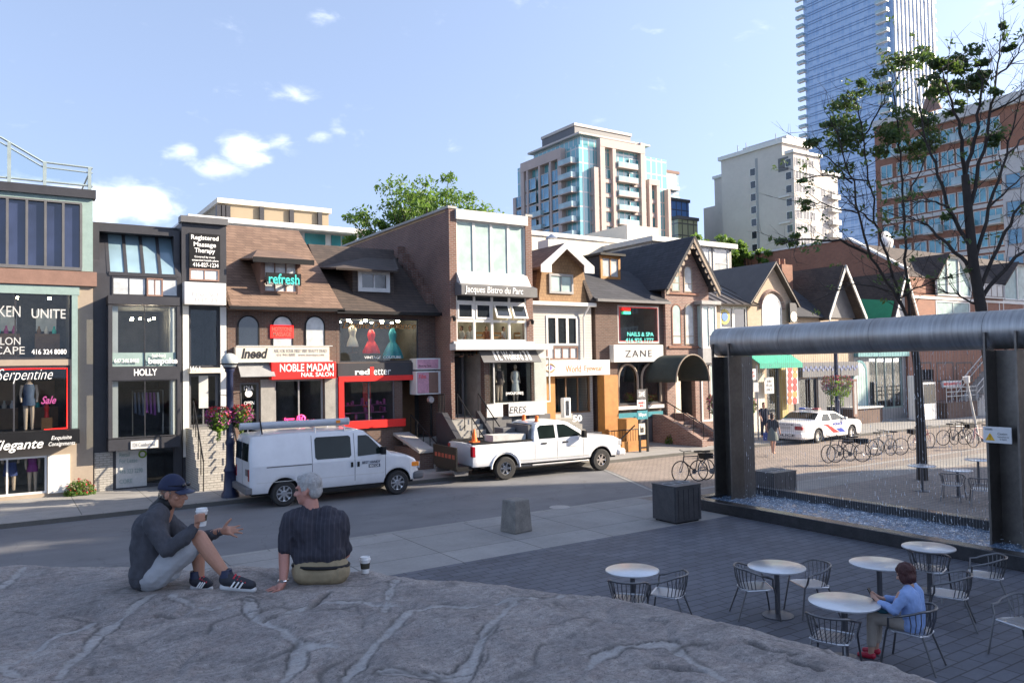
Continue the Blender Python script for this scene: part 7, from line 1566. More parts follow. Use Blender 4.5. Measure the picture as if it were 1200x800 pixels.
# ---------------- granite outcrop the photographer stands on
RZ = 2.12
def dpx(px, D): return R0*((px-600)*D/FPX) + F0*D       # ground offset from the camera
EDGE = [(-900,6.0),(-300,6.8),(0,7.0),(120,6.95),(250,6.75),(420,6.55),(520,6.35),(600,6.13),(700,5.81),(850,5.17),(950,4.72),(1100,4.05),(1250,3.35),(1500,2.5),(2200,1.5)]
eaz = []; 
for px, D in EDGE:
    v = dpx(px, D); eaz.append((math.atan2(v.dot(R0), v.dot(F0)), v.length))
eaz = [(-math.pi-.01, 4.5), (-2.2, 5.0)] + eaz + [(2.2, 1.9), (math.pi+.01, 4.5)]
EA = np.array([e[0] for e in eaz]); ER = np.array([e[1] for e in eaz])
az = np.concatenate([np.linspace(-math.pi, -.75, 40, endpoint=False), np.linspace(-.75, .75, 560, endpoint=False), np.linspace(.75, math.pi, 40)])
# smooth the edge
re = np.interp(az, EA, ER); re = np.convolve(np.concatenate([re[-9:], re, re[:9]]), np.hanning(19)/np.hanning(19).sum(), 'same')[9:-9]
tt = np.concatenate([np.linspace(.02, .45, 20, endpoint=False), np.linspace(.45, 1.0, 200)])
A_, T_t = np.meshgrid(az, tt, indexing='ij'); RE = re[:, None]
rr = T_t*(RE+1.5)
X_r = np.sin(A_)*rr; Y_r = np.cos(A_)*rr            # lateral, depth
wx_ = R0.x*X_r + F0.x*Y_r; wy_ = R0.y*X_r + F0.y*Y_r
s_ = rr-(RE-.36)
zz = np.full_like(rr, RZ+.02); sp = np.maximum(s_, 0); zz -= .35*sp**2 + 2.2*np.maximum(sp-.75, 0)**2
nz = np.zeros_like(zz)
it = np.nditer(wx_, flags=['multi_index'])
def fb(x, y, sc_, o): return noise.fractal(Vector((x*sc_, y*sc_, o)), .9, 2.1, o and 5 or 4)
for _ in it:
    i = it.multi_index; x, y = wx_[i], wy_[i]
    v = .05*noise.noise(Vector((x*.8, y*.8, 1.3))) + .030*noise.fractal(Vector((x*2.1, y*1.6, 7)), .9, 2.1, 4)
    r_ = noise.noise(Vector((x*1.3+.4*y, y*2.4-.6*x, 4.2))); v -= .035*max(0, .12-abs(r_))/.12*(.5+.5*noise.noise(Vector((x*.7, y*.7, 9))))
    q_ = 1-abs(noise.fractal(Vector((x*1.7+y*.8, y*2.6-x*1.3, 11)), .8, 2.1, 5)); v += .028*(q_-.8) if q_ > .8 else 0
    v -= .05*max(0, noise.noise(Vector((x*1.1, y*1.5, 21)))-.25)
    v += .008*noise.fractal(Vector((x*6+y*2, y*8-x*3, 31)), .75, 2.1, 5)
    nz[i] = v
zz += nz*np.clip((RE+.9-rr)/.9, .25, 1)
# seams (lighter mortar-like veins)
SE_ = [[(181,698),(150,716),(128,735),(98,762),(68,800)],[(108,727),(58,752),(18,778),(-20,792)],[(465,680),(456,700),(450,724)],[(291,708),(299,731),(331,743),(352,760),(395,765)],[(352,760),(347,785),(332,800)],[(600,705),(548,713),(520,709),(480,722),(455,748),(430,770),(404,802)],[(602,708),(577,735),(557,770),(540,792),(450,792)],[(690,784),(700,772),(728,760),(784,754)],[(782,752),(826,785),(848,800)],[(30,668),(0,690)],[(480,715),(430,712),(380,712),(330,728)],[(200,702),(235,715),(262,716)],[(660,690),(640,700),(600,705)],[(20,800),(0,785)]]
cr = [[(765,779),(795,783),(822,788)],[(877,752),(905,760),(930,763),(952,765)],[(205,724),(185,722)],[(385,700),(360,722),(312,732)],[(925,774),(946,784),(962,792)]]
def segd(polys):
    best = np.full_like(zz, 9.)
    jx = np.zeros_like(zz)
    for p in polys:
        w = [gp(a, b, RZ+.0) for a, b in p]
        for a, b in zip(w, w[1:]):
            dx, dy = b.x-a.x, b.y-a.y; L = dx*dx+dy*dy; t = np.clip(((wx_-a.x)*dx+(wy_-a.y)*dy)/L, 0, 1)
            best = np.minimum(best, np.hypot(wx_-a.x-t*dx, wy_-a.y-t*dy))
    return best
jit = np.array([.04*noise.fractal(Vector((a*6, b*6, 2)), .7, 2.2, 6)+.012*noise.noise(Vector((a*1.2, b*1.2, 5))) for a, b in zip(wx_.ravel(), wy_.ravel())]).reshape(wx_.shape)
ds = np.abs(segd(SE_)+jit*.5); dc = segd(cr)
brk = np.array([noise.noise(Vector((a*3, b*3, 17))) for a, b in zip(wx_.ravel(), wy_.ravel())]).reshape(wx_.shape); wdt = np.clip(.019+.022*brk, .007, .04); seam = np.clip(2.0-np.abs(ds)/wdt, 0, 1); edge = np.exp(-((np.abs(ds)-1.9*wdt)/.009)**2)*np.clip(.55+1.6*brk, 0, 1); crack = np.clip(1-dc/.035, 0, 1)
vor = np.array([noise.voronoi(Vector((a*1.1+.5*noise.noise(Vector((a*2,b*2,3))), b*1.5+.5*noise.noise(Vector((a*2,b*2,8))), 2.2)))[0][:2] for a, b in zip(wx_.ravel(), wy_.ravel())]); vcr = np.exp(-((vor[:,1]-vor[:,0])/.025)**2).reshape(wx_.shape)*np.clip(brk*2+.45, 0, 1)
edge = np.clip(np.maximum(edge, np.maximum(crack, .8*vcr)), 0, 1); zz += -.006*seam - .009*edge - .03*crack
CONTACT = []     # (x, y, z, radius) filled below by the people sitting on the rock
def rock_contact(p, r): CONTACT.append((p.x, p.y, p.z, r))
def build_rock():
    global zz
    w = np.zeros_like(zz); acc = np.zeros_like(zz)
    for x, y, z, r in CONTACT:
        k = np.exp(-((wx_-x)**2+(wy_-y)**2)/(r*r)); w += k; acc += k*z
    f = np.clip(w*1.3, 0, 1); zz = np.where(w > 1e-4, zz*(1-f)+f*acc/np.maximum(w, 1e-4), zz)
    na, nr = zz.shape
    vs = np.stack([wx_.ravel(), wy_.ravel(), np.maximum(zz, -.3).ravel()], 1)
    fs = [(i*nr+j, ((i+1) % na)*nr+j, ((i+1) % na)*nr+j+1, i*nr+j+1) for i in range(na) for j in range(nr-1)]
    fs.append(tuple(i*nr for i in range(na-1, -1, -1)))
    me = bpy.data.meshes.new('rock_outcrop'); me.from_pydata([tuple(v) for v in vs], [], fs)
    at = me.attributes.new('seam', 'FLOAT', 'POINT'); at.data.foreach_set('value', seam.ravel().astype(np.float32))
    at = me.attributes.new('edge', 'FLOAT', 'POINT'); at.data.foreach_set('value', edge.ravel().astype(np.float32))
    me.polygons.foreach_set('use_smooth', [True]*len(me.polygons))
    import bmesh
    bm = bmesh.new(); bm.from_mesh(me); bmesh.ops.recalc_face_normals(bm, faces=bm.faces); bm.to_mesh(me); bm.free()
    m, nt, b = newmat('granite'); b.inputs['Roughness'].default_value = .8
    f1 = noisev(nt, 1.1, 8, .65, dist=.6); f2 = noisev(nt, 9, 6, .7); f3 = noisev(nt, 110, 3, .7); f4 = noisev(nt, 3.2, 7, .7, dist=1.2)
    c = mixc(nt, ramp(nt, f1, .38, .62), (.33,.295,.28), (.55,.48,.435)); c = mixc(nt, ramp(nt, f4, .5, .72, (0,0,0), (.7,.7,.7)), c, (.30,.22,.19))
    c = mixc(nt, ramp(nt, f2, .35, .7, (.0,)*3, (.6,)*3), c, (.34,.33,.32)); c = mixc(nt, ramp(nt, f3, .56, .7), c, (.07,.066,.066)); c = mixc(nt, ramp(nt, f3, .28, .4, (.7,)*3, (0,)*3), c, (.40,.38,.36))
    c = mixc(nt, ramp(nt, noisev(nt, 2.3, 9, .75), .52, .66, (0,)*3, (.75,)*3), c, (.17,.16,.155))
    a = nt.nodes.new('ShaderNodeAttribute'); a.attribute_name = 'seam'
    mm = nt.nodes.new('ShaderNodeMath'); mm.operation = 'MULTIPLY'; nt.links.new(a.outputs['Fac'], mm.inputs[0]); nt.links.new(ramp(nt, noisev(nt, 38, 5, .7), .35, .6, (.3,)*3, (.95,)*3), mm.inputs[1])
    c = mixc(nt, 1.0, c, ramp(nt, noisev(nt, 24, 6, .75), .32, .68, (.62,)*3, (1.2,)*3), 'MULTIPLY'); c = mixc(nt, ramp(nt, noisev(nt, 60, 4, .7), .58, .68, (0,)*3, (.8,)*3), c, (.09,.085,.085)); c = mixc(nt, ramp(nt, noisev(nt, 70, 4, .7), .60, .70, (0,)*3, (.7,)*3), c, (.55,.52,.5))
    c = mixc(nt, mm.outputs[0], c, (.50,.485,.47)); t = nt.nodes.new('ShaderNodeTexCoord'); mpn = nt.nodes.new('ShaderNodeMapping'); mpn.inputs['Rotation'].default_value = (0, 0, R(38)); mpn.inputs['Scale'].default_value = (3, 17, 8); nt.links.new(t.outputs['Object'], mpn.inputs[0])
    stv = noisev(nt, 1.6, 8, .7, mpn.outputs[0], .5); c = mixc(nt, 1.0, c, ramp(nt, stv, .3, .7, (.72,)*3, (1.12,)*3), 'MULTIPLY')
    a2 = nt.nodes.new('ShaderNodeAttribute'); a2.attribute_name = 'edge'; c = mixc(nt, a2.outputs['Fac'], c, (.09,.085,.08))  # edge darkening paints crack shadow along seams and cracks
    nt.links.new(c, b.inputs['Base Color'])
    ad = nt.nodes.new('ShaderNodeMath'); ad.operation = 'MULTIPLY_ADD'; ad.inputs[1].default_value = .5; nt.links.new(f2, ad.inputs[0]); nt.links.new(noisev(nt, 45, 6, .75), ad.inputs[2]); bump(nt, b, ad.outputs[0], .75, .045)
    me.materials.append(m); o = bpy.data.objects.new('rock_outcrop', me); COL.objects.link(o)
    tag(o, 'broad grey granite outcrop with pale veins in the foreground', 'rock')
# ---------------- figures: capsule skeletons fused into one continuous surface
def caps(mb, p, q, r0, r1, n=12): return mb.tube([p, q], [r0, r1], n).sph(p, r0, n, 8).sph(q, r1, n, 8)
def limb(mb, pts, rs):
    for i in range(len(pts)-1): caps(mb, pts[i], pts[i+1], rs[i], rs[i+1])
    return mb
def fuse(mb, name, mat, parent, voxel=.009, smooth=6, fold=0, fs=14):
    me = bpy.data.meshes.new('tmp'); me.from_pydata([tuple(v) for v in mb.v], [], mb.f)
    o = bpy.data.objects.new('tmp', me); COL.objects.link(o)
    r = o.modifiers.new('r', 'REMESH'); r.mode = 'VOXEL'; r.voxel_size = voxel
    s = o.modifiers.new('s', 'SMOOTH'); s.factor = .5; s.iterations = smooth
    dg = bpy.context.evaluated_depsgraph_get(); nm = bpy.data.meshes.new_from_object(o.evaluated_get(dg)); nm.name = name
    bpy.data.objects.remove(o); bpy.data.meshes.remove(me)
    if fold:
        N = len(nm.vertices); co = np.empty(N*3, np.float32); no = np.empty(N*3, np.float32); nm.vertices.foreach_get('co', co); nm.vertex_normals.foreach_get('vector', no)
        k = np.array([noise.fractal(Vector((c[0]*fs, c[1]*fs, c[2]*fs*.55)), .8, 2.2, 3) for c in co.reshape(-1, 3)], np.float32)
        nm.vertices.foreach_set('co', (co.reshape(-1, 3)+no.reshape(-1, 3)*(k*fold)[:, None]).ravel())
    nm.polygons.foreach_set('use_smooth', [True]*len(nm.polygons)); nm.materials.clear(); nm.materials.append(mat)
    ob = bpy.data.objects.new(name, nm); COL.objects.link(ob); ob.parent = parent; return ob
def head(mb, c, f, up, s=1.0):
    """c centre of the cranium, f facing, up; returns key points. Adds skull, jaw, nose, brow, ears"""
    f = f.normalized(); up = (up-f*up.dot(f)).normalized(); l = up.cross(f)
    M = Matrix((l, f, up)).transposed(); P = lambda a, b, d: c+(l*a+f*b+up*d)*s
    mb.sph(P(0,-.012,.03), (.074*s,.094*s,.088*s), 18, 14, M)
    mb.sph(P(0,.022,-.045), (.058*s,.066*s,.075*s), 16, 12, M)
    mb.sph(P(0,.05,-.095), (.034*s,.034*s,.026*s), 12, 8, M)      # chin
    caps(mb, P(0,.083,-.0), P(0,.108,-.042), .010*s, .0155*s); 
    for q in (-1, 1):
        mb.sph(P(.017*q,.088,-.045), .0105*s, 8, 6)                # nostrils
        mb.sph(P(.03*q,.075,.016), (.026*s,.014*s,.009*s), 10, 6, M)   # brow
        mb.sph(P(.076*q,-.008,-.018), (.010*s,.022*s,.034*s), 10, 8, M)  # ear
        mb.sph(P(.045*q,.055,-.035), (.022*s,.022*s,.02*s), 10, 8, M)    # cheek
    mb.sph(P(0,.082,-.068), (.026*s,.012*s,.007*s), 10, 6, M); mb.sph(P(0,.081,-.079), (.022*s,.012*s,.008*s), 10, 6, M)
    return P, M
def eyes(P, M, parent, s=1.0):
    m = MB()
    for q in (-1, 1): m.sph(P(.03*q,.078,.0), .0105*s, 8, 6)
    return m.build('eyes', M_('eye_dark', (.05,.04,.035), .3, var=0), parent, smooth=True, world=False)
def fingers(mb, roots, tips, mids, r=.0095):
    for a, m_, t in zip(roots, mids, tips): limb(mb, [a, m_, t], [r*1.05, r*.95, r*.75])
def lf(root): return chain(root).inverted()
def cup(root_loc, label, parent=None, h=.125, r=.043):
    o = thing('coffee_cup', label, 'cup', root_loc)
    MB().lathe([(r*.72,0),(r*.96,h*.88)], n=24).build('paper_cup', K['white'], o, smooth=True, world=False)
    MB().lathe([(r*.815,h*.3),(r*.925,h*.68)], n=24).build('sleeve', M_('brown_green_sleeve', (.05,.045,.03), .8), o, smooth=True, world=False)
    MB().lathe([(r*1.06,h*.86),(r*1.06,h*.92),(r*.98,h*.94),(r*.93,h*1.06),(r*.8,h*1.06),(r*.78,h*1.03)], n=24).build('lid', K['white'], o, smooth=True, world=False); return o
def mk_frame(D0, px, py):
    loc = dp(px, py, D0); return loc, math.atan2(R0.y, R0.x)
# ================= man with cap, in profile, facing image right
D0 = 6.15; loc, rz_ = mk_frame(D0, 190, 686)
m1 = thing('person', 'man in navy cap, grey fleece and pale shorts gesturing on the rock', 'person', loc, rz_); I1 = lf(m1)
def m(px, py, y=0.0): return I1 @ dp(px, py, D0+y)
V = Vector
sk = MB()
P1, M1 = head(sk, m(203,576,.02), V((1,-.10,-.06)), V((-.05,0,1)), 1.02)
limb(sk, [m(192,606,.02), m(197,592,.02)], [.062, .056])
# near leg, far leg
limb(sk, [m(186,668,-.1), m(233,630,-.14), m(247,650,-.16), m(268,677,-.17), m(272,683,-.17)], [.085, .062, .056, .036, .04])
limb(sk, [m(186,668,.1), m(231,633,.06), m(232,652,.03), m(234,676,.0), m(236,684,.0)], [.085, .062, .054, .036, .04])
# near arm + hand on cup
limb(sk, [m(196,642,-.26), m(227,619,-.22)], [.045, .029])
cupc = m(236.5,606,-.2)
caps(sk, m(229,617.5,-.215), m(233.5,612,-.215), .024, .026); caps(sk, m(230,616,-.2), m(234,613,-.195), .02, .02)
for i in range(4):
    z = -.018+.017*i; c0 = cupc+V((-.036,-.03,z-.012)); c1 = cupc+V((.002,-.056,z)); c2 = cupc+V((.036,-.038,z+.002)); limb(sk, [m(232.5,612,-.225)+V((0,0,z*.6)), c0, c1, c2], [.011,.0105,.0098,.008])
limb(sk, [m(231,613,-.19), cupc+V((-.035,.035,.0)), cupc+V((-.002,.054,.02))], [.012,.011,.009])
# far arm, open hand
limb(sk, [m(222,634,.26), m(258,622,.14)], [.045, .029])
caps(sk, m(260,621.5,.135), m(267,620,.12), .02, .027); caps(sk, m(262,623.5,.12), m(268,624,.105), .018, .02)
b_ = [m(269,617.5,.13), m(271,620,.12), m(271,622.5,.11), m(269.5,625,.10)]
fingers(sk, b_, [m(281,615.5,.15), m(285,619.5,.12), m(284,624.5,.09), m(278,629,.07)], [m(275.5,617,.14), m(279,620,.12), m(279,623.5,.1), m(274.5,627.5,.085)], .0098)
limb(sk, [m(262,619,.13), m(266,612.5,.13), m(271,607.5,.135)], [.014,.0115,.009])
body1 = fuse(sk, 'body', M_('tanned_skin', (.40,.20,.13), .5, var=.12, sc=9), m1, .0065, 4)
eyes(P1, M1, m1)
jk = MB()
for y in (-.09, .09): limb(jk, [m(178,664,y), m(176,640,y*1.1), m(178,618,y*1.3), m(186,603,y*1.1)], [.142, .14, .128, .085])
limb(jk, [m(182,606,-.18), m(178,612,-.205), m(196,643,-.265), m(214,631,-.25), m(226,620.5,-.222)], [.07,.075,.062,.053,.044])
limb(jk, [m(190,604,.18), m(196,610,.21), m(222,634,.265), m(240,629,.21), m(257,622.5,.145)], [.07,.074,.06,.052,.042])
limb(jk, [m(186,602,.02), m(192,594,.02)], [.088,.074])
caps(jk, m(170,672,-.08), m(172,672,.08), .125, .125)
fuse(jk, 'fleece_jacket', M_('charcoal_fleece', (.055,.057,.068), .95, var=.2, sc=20, bmp=.3, bs=200), m1, .009, 4, .019, 9)
cl = MB()
limb(cl, [m(186,599,.02), m(194,590.5,.02)], [.084,.079]); fuse(cl, 'collar', K['black'], m1, .009, 3)
sh = MB()
for y, kx, ky in ((-.1, 222, 638), (.1, 222, 640)): limb(sh, [m(182,670,y), m(202,655,y*1.15), m(kx,ky,y*1.3)], [.135,.115,.098])
caps(sh, m(178,673,-.08), m(178,673,.08), .13, .13); caps(sh, m(205,672,-.1), m(190,676,-.1), .05, .06)
fuse(sh, 'shorts', M_('pale_grey_cotton', (.36,.37,.39), .9, var=.12, sc=10), m1, .009, 4, .012, 9)
for a, b, y in ((m(266,680,-.17), m(300,684,-.19), -1), (m(231,681,.0), m(249,683,-.02), 1)):
    s = MB(); d = (b-a).normalized(); L = (b-a).length
    limb(s, [a+V((-.012,0,.012)), a+d*L*.5+V((0,0,-.004)), b-d*.035+V((0,0,-.012))], [.05,.046,.036]); caps(s, a+V((0,0,.05)), a+V((0,0,.0)), .046, .046)
    so_ = fuse(s, 'shoe', M_('dark_running_shoe', (.02,.022,.03), .7, var=.3), m1, .008, 3)
    w_ = MB(); 
    for q in (0, 1): pass
    c0 = a+V((-.03,0,-.045)); 
    limb(w_, [c0, a+d*L*.5+V((0,0,-.047)), b+V((-.02,0,-.042))], [.028,.03,.026]); w_.v = [(x, yv, zv) for x, yv, zv in w_.v]
    fuse(w_, 'sole', M_('white_sole', (.6,.6,.6), .6, var=.1), so_, .007, 2)
    lc = MB(); 
    for i in range(4): p = a.lerp(b, .28+.13*i); lc.tube([p+V((0,-.036,.03-.007*i)), p+V((.006,0,.055-.011*i)), p+V((0,.036,.03-.007*i))], .007, 5)
    lc.build('laces', M_('red_laces', (.45,.02,.04), .6), so_, world=False)
    st_ = MB()
    for i in range(3): p = a.lerp(b, .3+.14*i); st_.tube([p+V((-.02,-.05,-.03)), p+V((.01,-.048,.012))], .006, 5)
    st_.build('side_stripes', K['inkw'], so_, world=False)
    MB().tube([a+V((-.008,0,.085)), a+V((-.004,0,.03))], [.045,.05], 14).build('sock', K['navy'], m1, world=False, smooth=True)
# cap
hc = MB(); cc = P1(0,-.012,.035)
g = MB().grid(lambda u, v: P1(.088*math.cos(2*math.pi*u)*math.sin(math.pi/2*v), -.010+.108*math.sin(2*math.pi*u)*math.sin(math.pi/2*v), .022+.118*math.cos(math.pi/2*v)*(1.0 if v < .98 else .9)), 28, 10)
cp = g.build('cap', M_('navy_cap', (.012,.018,.05), .85, var=.15), m1, smooth=True, world=False); md = cp.modifiers.new('s','SOLIDIFY'); md.thickness = .006
vz = MB().grid(lambda u, v: P1(.078*math.sin(math.pi*(u-.5)), .05+(.045+.105*math.cos(math.pi*(u-.5))*.75)*v+.055*math.cos(math.pi*(u-.5))*(1-v), .034-.022*v-.02*(abs(u-.5)*2)**2*1.0), 14, 6)
vo = vz.build('visor', K['navy'], cp, smooth=True, world=False); md = vo.modifiers.new('s','SOLIDIFY'); md.thickness = .006
gl = MB(); 
for q in (-1, 1): gl.sph(P1(.035*q,.104,.062), (.026,.014,.016), 10, 8, M1)
gl.tube([P1(-.06,.09,.062), P1(-.082,.0,.055)], .004, 5).tube([P1(.06,.09,.062), P1(.082,.0,.055)], .004, 5)
gl.build('sunglasses', M_('black_lens', (.01,.01,.012), .1, var=0), cp, smooth=True, world=False)
hr = MB()
for _ in range(500):
    a = random.uniform(0, 6.28); d_2 = V((math.cos(a), math.sin(a), 0))
    if d_2.y > .35: continue
    p = P1(.077*d_2.x, -.012+.097*d_2.y, random.uniform(-.045,.03)); hr.leaf(p, .008)
hr.build('hair', M_('grey_stubble', (.2,.18,.16), .9), m1, world=False)
c1 = cup(chain(m1) @ (cupc-V((0,0,.062))), 'white lidded coffee cup held by the man in the cap')
for q, r in ((m(178,688,-.08),.28), (m(180,686,.12),.25), (m(262,690.5,-.17),.12), (m(290,691.5,-.19),.12), (m(232,691,0),.1), (m(247,691,-.02),.1)): rock_contact(chain(m1) @ q, r)
# ================= grey haired man seen from behind
D0b = 6.22; loc, rz_ = mk_frame(D0b, 372, 681)
m2 = thing('person', 'grey haired man in dark short sleeved shirt seen from behind on the rock', 'person', loc, rz_); I2 = lf(m2)
def n(px, py, y=0.0): return I2 @ dp(px, py, D0b+y)
sk = MB()
P2, M2 = head(sk, n(361,573,.03), V((-1,.22,-.02)), V((.02,0,1)), 1.03)
limb(sk, [n(366,603,.03), n(364,588,.03)], [.066,.06])
limb(sk, [n(336,620,-.02), n(333,646,-.03), n(333,664,-.06), n(332,680,-.1)], [.052,.046,.042,.031])
caps(sk, n(332,682.5,-.11), n(328,688,-.15), .027, .03); caps(sk, n(330,684,-.1), n(326,687.5,-.1), .024, .026)
fingers(sk, [n(325,687,-.09), n(325,688.5,-.12), n(325.5,690,-.15), n(327,691.5,-.18)], [n(314,690.5,-.12), n(311.5,691.5,-.17), n(313,693,-.21), n(318,694.5,-.25)], [n(319.5,687.5,-.105), n(318,689,-.145), n(319.5,690.5,-.18), n(322.5,692,-.215)], .0105)
limb(sk, [n(330,684,-.07), n(325,685.5,-.05), n(321,688.5,-.055)], [.013,.0115,.0095])
limb(sk, [n(401,628,.1), n(404,648,.16), n(394,656,.42)], [.05,.045,.03]); caps(sk, n(393,657,.44), n(390,660,.53), .028, .024)
limb(sk, [n(362,668,.1), n(360,672,.5), n(360,715,.62)], [.09,.065,.045]); limb(sk, [n(386,668,.1), n(390,672,.5), n(392,715,.62)], [.09,.065,.045])
fuse(sk, 'body', M_('ruddy_skin', (.45,.21,.16), .5, var=.12, sc=9), m2, .0065, 4); eyes(P2, M2, m2)
sh = MB()
for q in (-1, 1): x = 374+q*11; limb(sh, [n(x+1,650,.02), n(x,638,.03), n(x+q*3-2,618,.03), n(x+q*4-4,606,.03)], [.125,.132,.132,.085])
limb(sh, [n(352,604,.03), n(343,610,.0), n(337,622,-.02), n(335,641,-.028)], [.075,.08,.07,.067]); limb(sh, [n(384,603,.04), n(394,609,.06), n(400,624,.09), n(403,642,.14)], [.075,.08,.07,.066])
caps(sh, n(356,648,.0), n(390,648,.0), .105, .105)
caps(sh, n(364,597,.03), n(366,603,.03), .072, .08)
def striped():
    mt, nt, b = newmat('dark_striped_shirt'); b.inputs['Roughness'].default_value = .85
    t = nt.nodes.new('ShaderNodeTexCoord'); w_ = nt.nodes.new('ShaderNodeTexWave'); w_.inputs['Scale'].default_value = 9; w_.inputs['Distortion'].default_value = .6; nt.links.new(t.outputs['Object'], w_.inputs['Vector'])
    nt.links.new(mixc(nt, ramp(nt, w_.outputs['Fac'], .82, .95), (.026,.026,.038), (.042,.041,.056)), b.inputs['Base Color']); return mt
fuse(sh, 'shirt', striped(), m2, .009, 4, .02, 9)
tr_ = MB()
for x, y in ((362,0),(390,0)): limb(tr_, [n(x,664,.0), n(x-2,670,.1), n(x-1,670,.5), n(x,705,.62)], [.118,.118,.085,.07])
caps(tr_, n(360,668,-.01), n(392,668,-.01), .122, .122)
fuse(tr_, 'trousers', M_('khaki_cotton', (.27,.215,.13), .9, var=.12, sc=12), m2, .009, 5, .01, 9)
bl = MB().tube([n(376+32.5*math.cos(a), 661, .0) + V((0, .132*math.sin(a), 0)) for a in [2*math.pi*i/32 for i in range(32)]], .014, 6, closed=True).build('belt', K['black'], m2, world=False, smooth=True)
wt_ = MB().tube([n(332,679.5,-.1)+V((.036*math.cos(2*math.pi*i/18), .036*math.sin(2*math.pi*i/18), 0)) for i in range(18)], .008, 6, closed=True); wt_.lathe([(.016,-.005),(.016,.005)], n(332,679.5,-.1)+V((0,-.04,0)), 14, 'y'); wt_.build('watch', K['chrome'], m2, world=False, smooth=True)
hb = MB()
hb.sph(P2(0,-.02,.045), (.084,.100,.088), 18, 14, M2); hb.sph(P2(0,-.062,-.008), (.07,.052,.068), 16, 10, M2); hb.sph(P2(0,.03,.085), (.06,.05,.038), 14, 10, M2); 
for q in (-1,1): hb.sph(P2(.07*q,.0,.02), (.014,.028,.04), 10, 8, M2)
fuse(hb, 'hair', M_('silver_hair', (.34,.33,.32), .7, var=.35, sc=40, bmp=.6, bs=120), m2, .007, 3, .008, 30)
for q, r in ((n(362,681,0),.28), (n(390,681,0),.28), (n(328,691,-.15),.12), (n(318,692.5,-.17),.12)): rock_contact(chain(m2) @ q, r)
cl_ = dp(428,671,6.42); cup(cl_, 'white lidded coffee cup standing alone on the rock'); rock_contact(cl_, .12)
# ================= woman in blue seated at the cafe table
ch_ = chairs[8]; feet = gp(1020,768); dd_ = feet-ch_.location; az_ = math.atan2(dd_.y, dd_.x)-math.pi/2; ch_.rotation_euler = (0,0,az_)
wo = thing('person', 'woman with dark red hair in a pale blue shirt seated at a cafe table', 'person', ch_.location.copy(), az_)
sk = MB()
Pw, Mw = head(sk, V((.0,.06,1.12)), V((-.1,1,-.35)), V((0,.2,1)), .95)
limb(sk, [V((0,.0,.98)), V((0,.03,1.07))], [.05,.046])
for q in (-1, 1):
    limb(sk, [V((.09*q,0,.52)), V((.11*q,.42,.53)), V((.1*q,.44,.27)), V((.1*q,.46,.07))], [.085,.058,.05,.034]); caps(sk, V((.1*q,.45,.045)), V((.1*q,.6,.03)), .034, .026)
    limb(sk, [V((.19*q,.06,.9)), V((.23*q,.14,.7)), V((.07*q,.36,.74))], [.045,.04,.026]); caps(sk, V((.06*q,.37,.745)), V((.035*q,.42,.77)), .024, .025)
    fingers(sk, [V((.03*q,.43,.76+.014*i)) for i in range(4)], [V((.012*q-.01,.455+.004*i,.775+.016*i)) for i in range(4)], [V((.045*q,.455,.772+.015*i)) for i in range(4)], .008)
    limb(sk, [V((.04*q,.4,.78)), V((.03*q,.43,.805))], [.011,.008])
fuse(sk, 'body', K['skin'], wo, .0075, 4); eyes(Pw, Mw, wo, .95)
sh = MB()
for q in (-1, 1):
    limb(sh, [V((.07*q,-.02,.52)), V((.07*q,-.03,.7)), V((.085*q,-.02,.86)), V((.08*q,.0,.93))], [.125,.12,.118,.075])
    limb(sh, [V((.12*q,.0,.93)), V((.18*q,.02,.9)), V((.235*q,.12,.7)), V((.12*q,.31,.735))], [.07,.072,.06,.045])
fuse(sh, 'shirt', M_('pale_blue_cotton', (.25,.36,.62), .9, var=.15, sc=14), wo, .01, 5, .014, 9)
tr2 = MB()
for q in (-1, 1): limb(tr2, [V((.08*q,0,.53)), V((.11*q,.42,.535)), V((.1*q,.45,.2))], [.11,.075,.062])
fuse(tr2, 'trousers', M_('beige_trousers', (.36,.31,.26), .9, var=.1), wo, .01, 4, .008, 10)
for q in (-1, 1):
    s = MB(); limb(s, [V((.1*q,.44,.045)), V((.1*q,.52,.038)), V((.1*q,.6,.03))], [.043,.04,.032]); fuse(s, 'shoe', M_('red_shoe', (.4,.015,.04), .5), wo, .009, 3)
hr = MB(); hr.sph(Pw(0,-.03,.035), (.105,.112,.105), 18, 14, Mw); hr.sph(Pw(0,-.05,-.05), (.105,.075,.085), 18, 12, Mw)
for q in (-1, 1): hr.sph(Pw(.07*q,.02,-.04), (.035,.055,.08), 12, 10, Mw)
fuse(hr, 'hair', M_('dark_red_hair', (.055,.014,.012), .6, var=.3, sc=30, bmp=.5, bs=90), wo, .009, 4, .012, 26)
ph = chain(wo); o = MB().obox((0,0,0), (.075,.012,.15), rx=-.5).build('phone', K['black'], None, bevel=.004); o.location = ph @ V((0,.465,.80)); o.rotation_euler = (0,0,az_); tag(o, 'dark phone in the hands of the woman in blue', 'phone')
bg_ = MB(); bg_.sph((0,.3,.645), (.17,.11,.065), 16, 10); bgo = fuse(bg_, 'shoulder_bag', M_('teal_print_bag', (.03,.13,.17), .7, var=.5, sc=12), None, .012, 3, .01, 12); bgo.data.transform(Matrix.Translation((0,-.3,-.6))); bgo.location = ph @ V((0,.3,.6)); bgo.rotation_euler = (0,0,az_); tag(bgo, 'teal patterned bag on the lap of the woman in blue', 'bag')
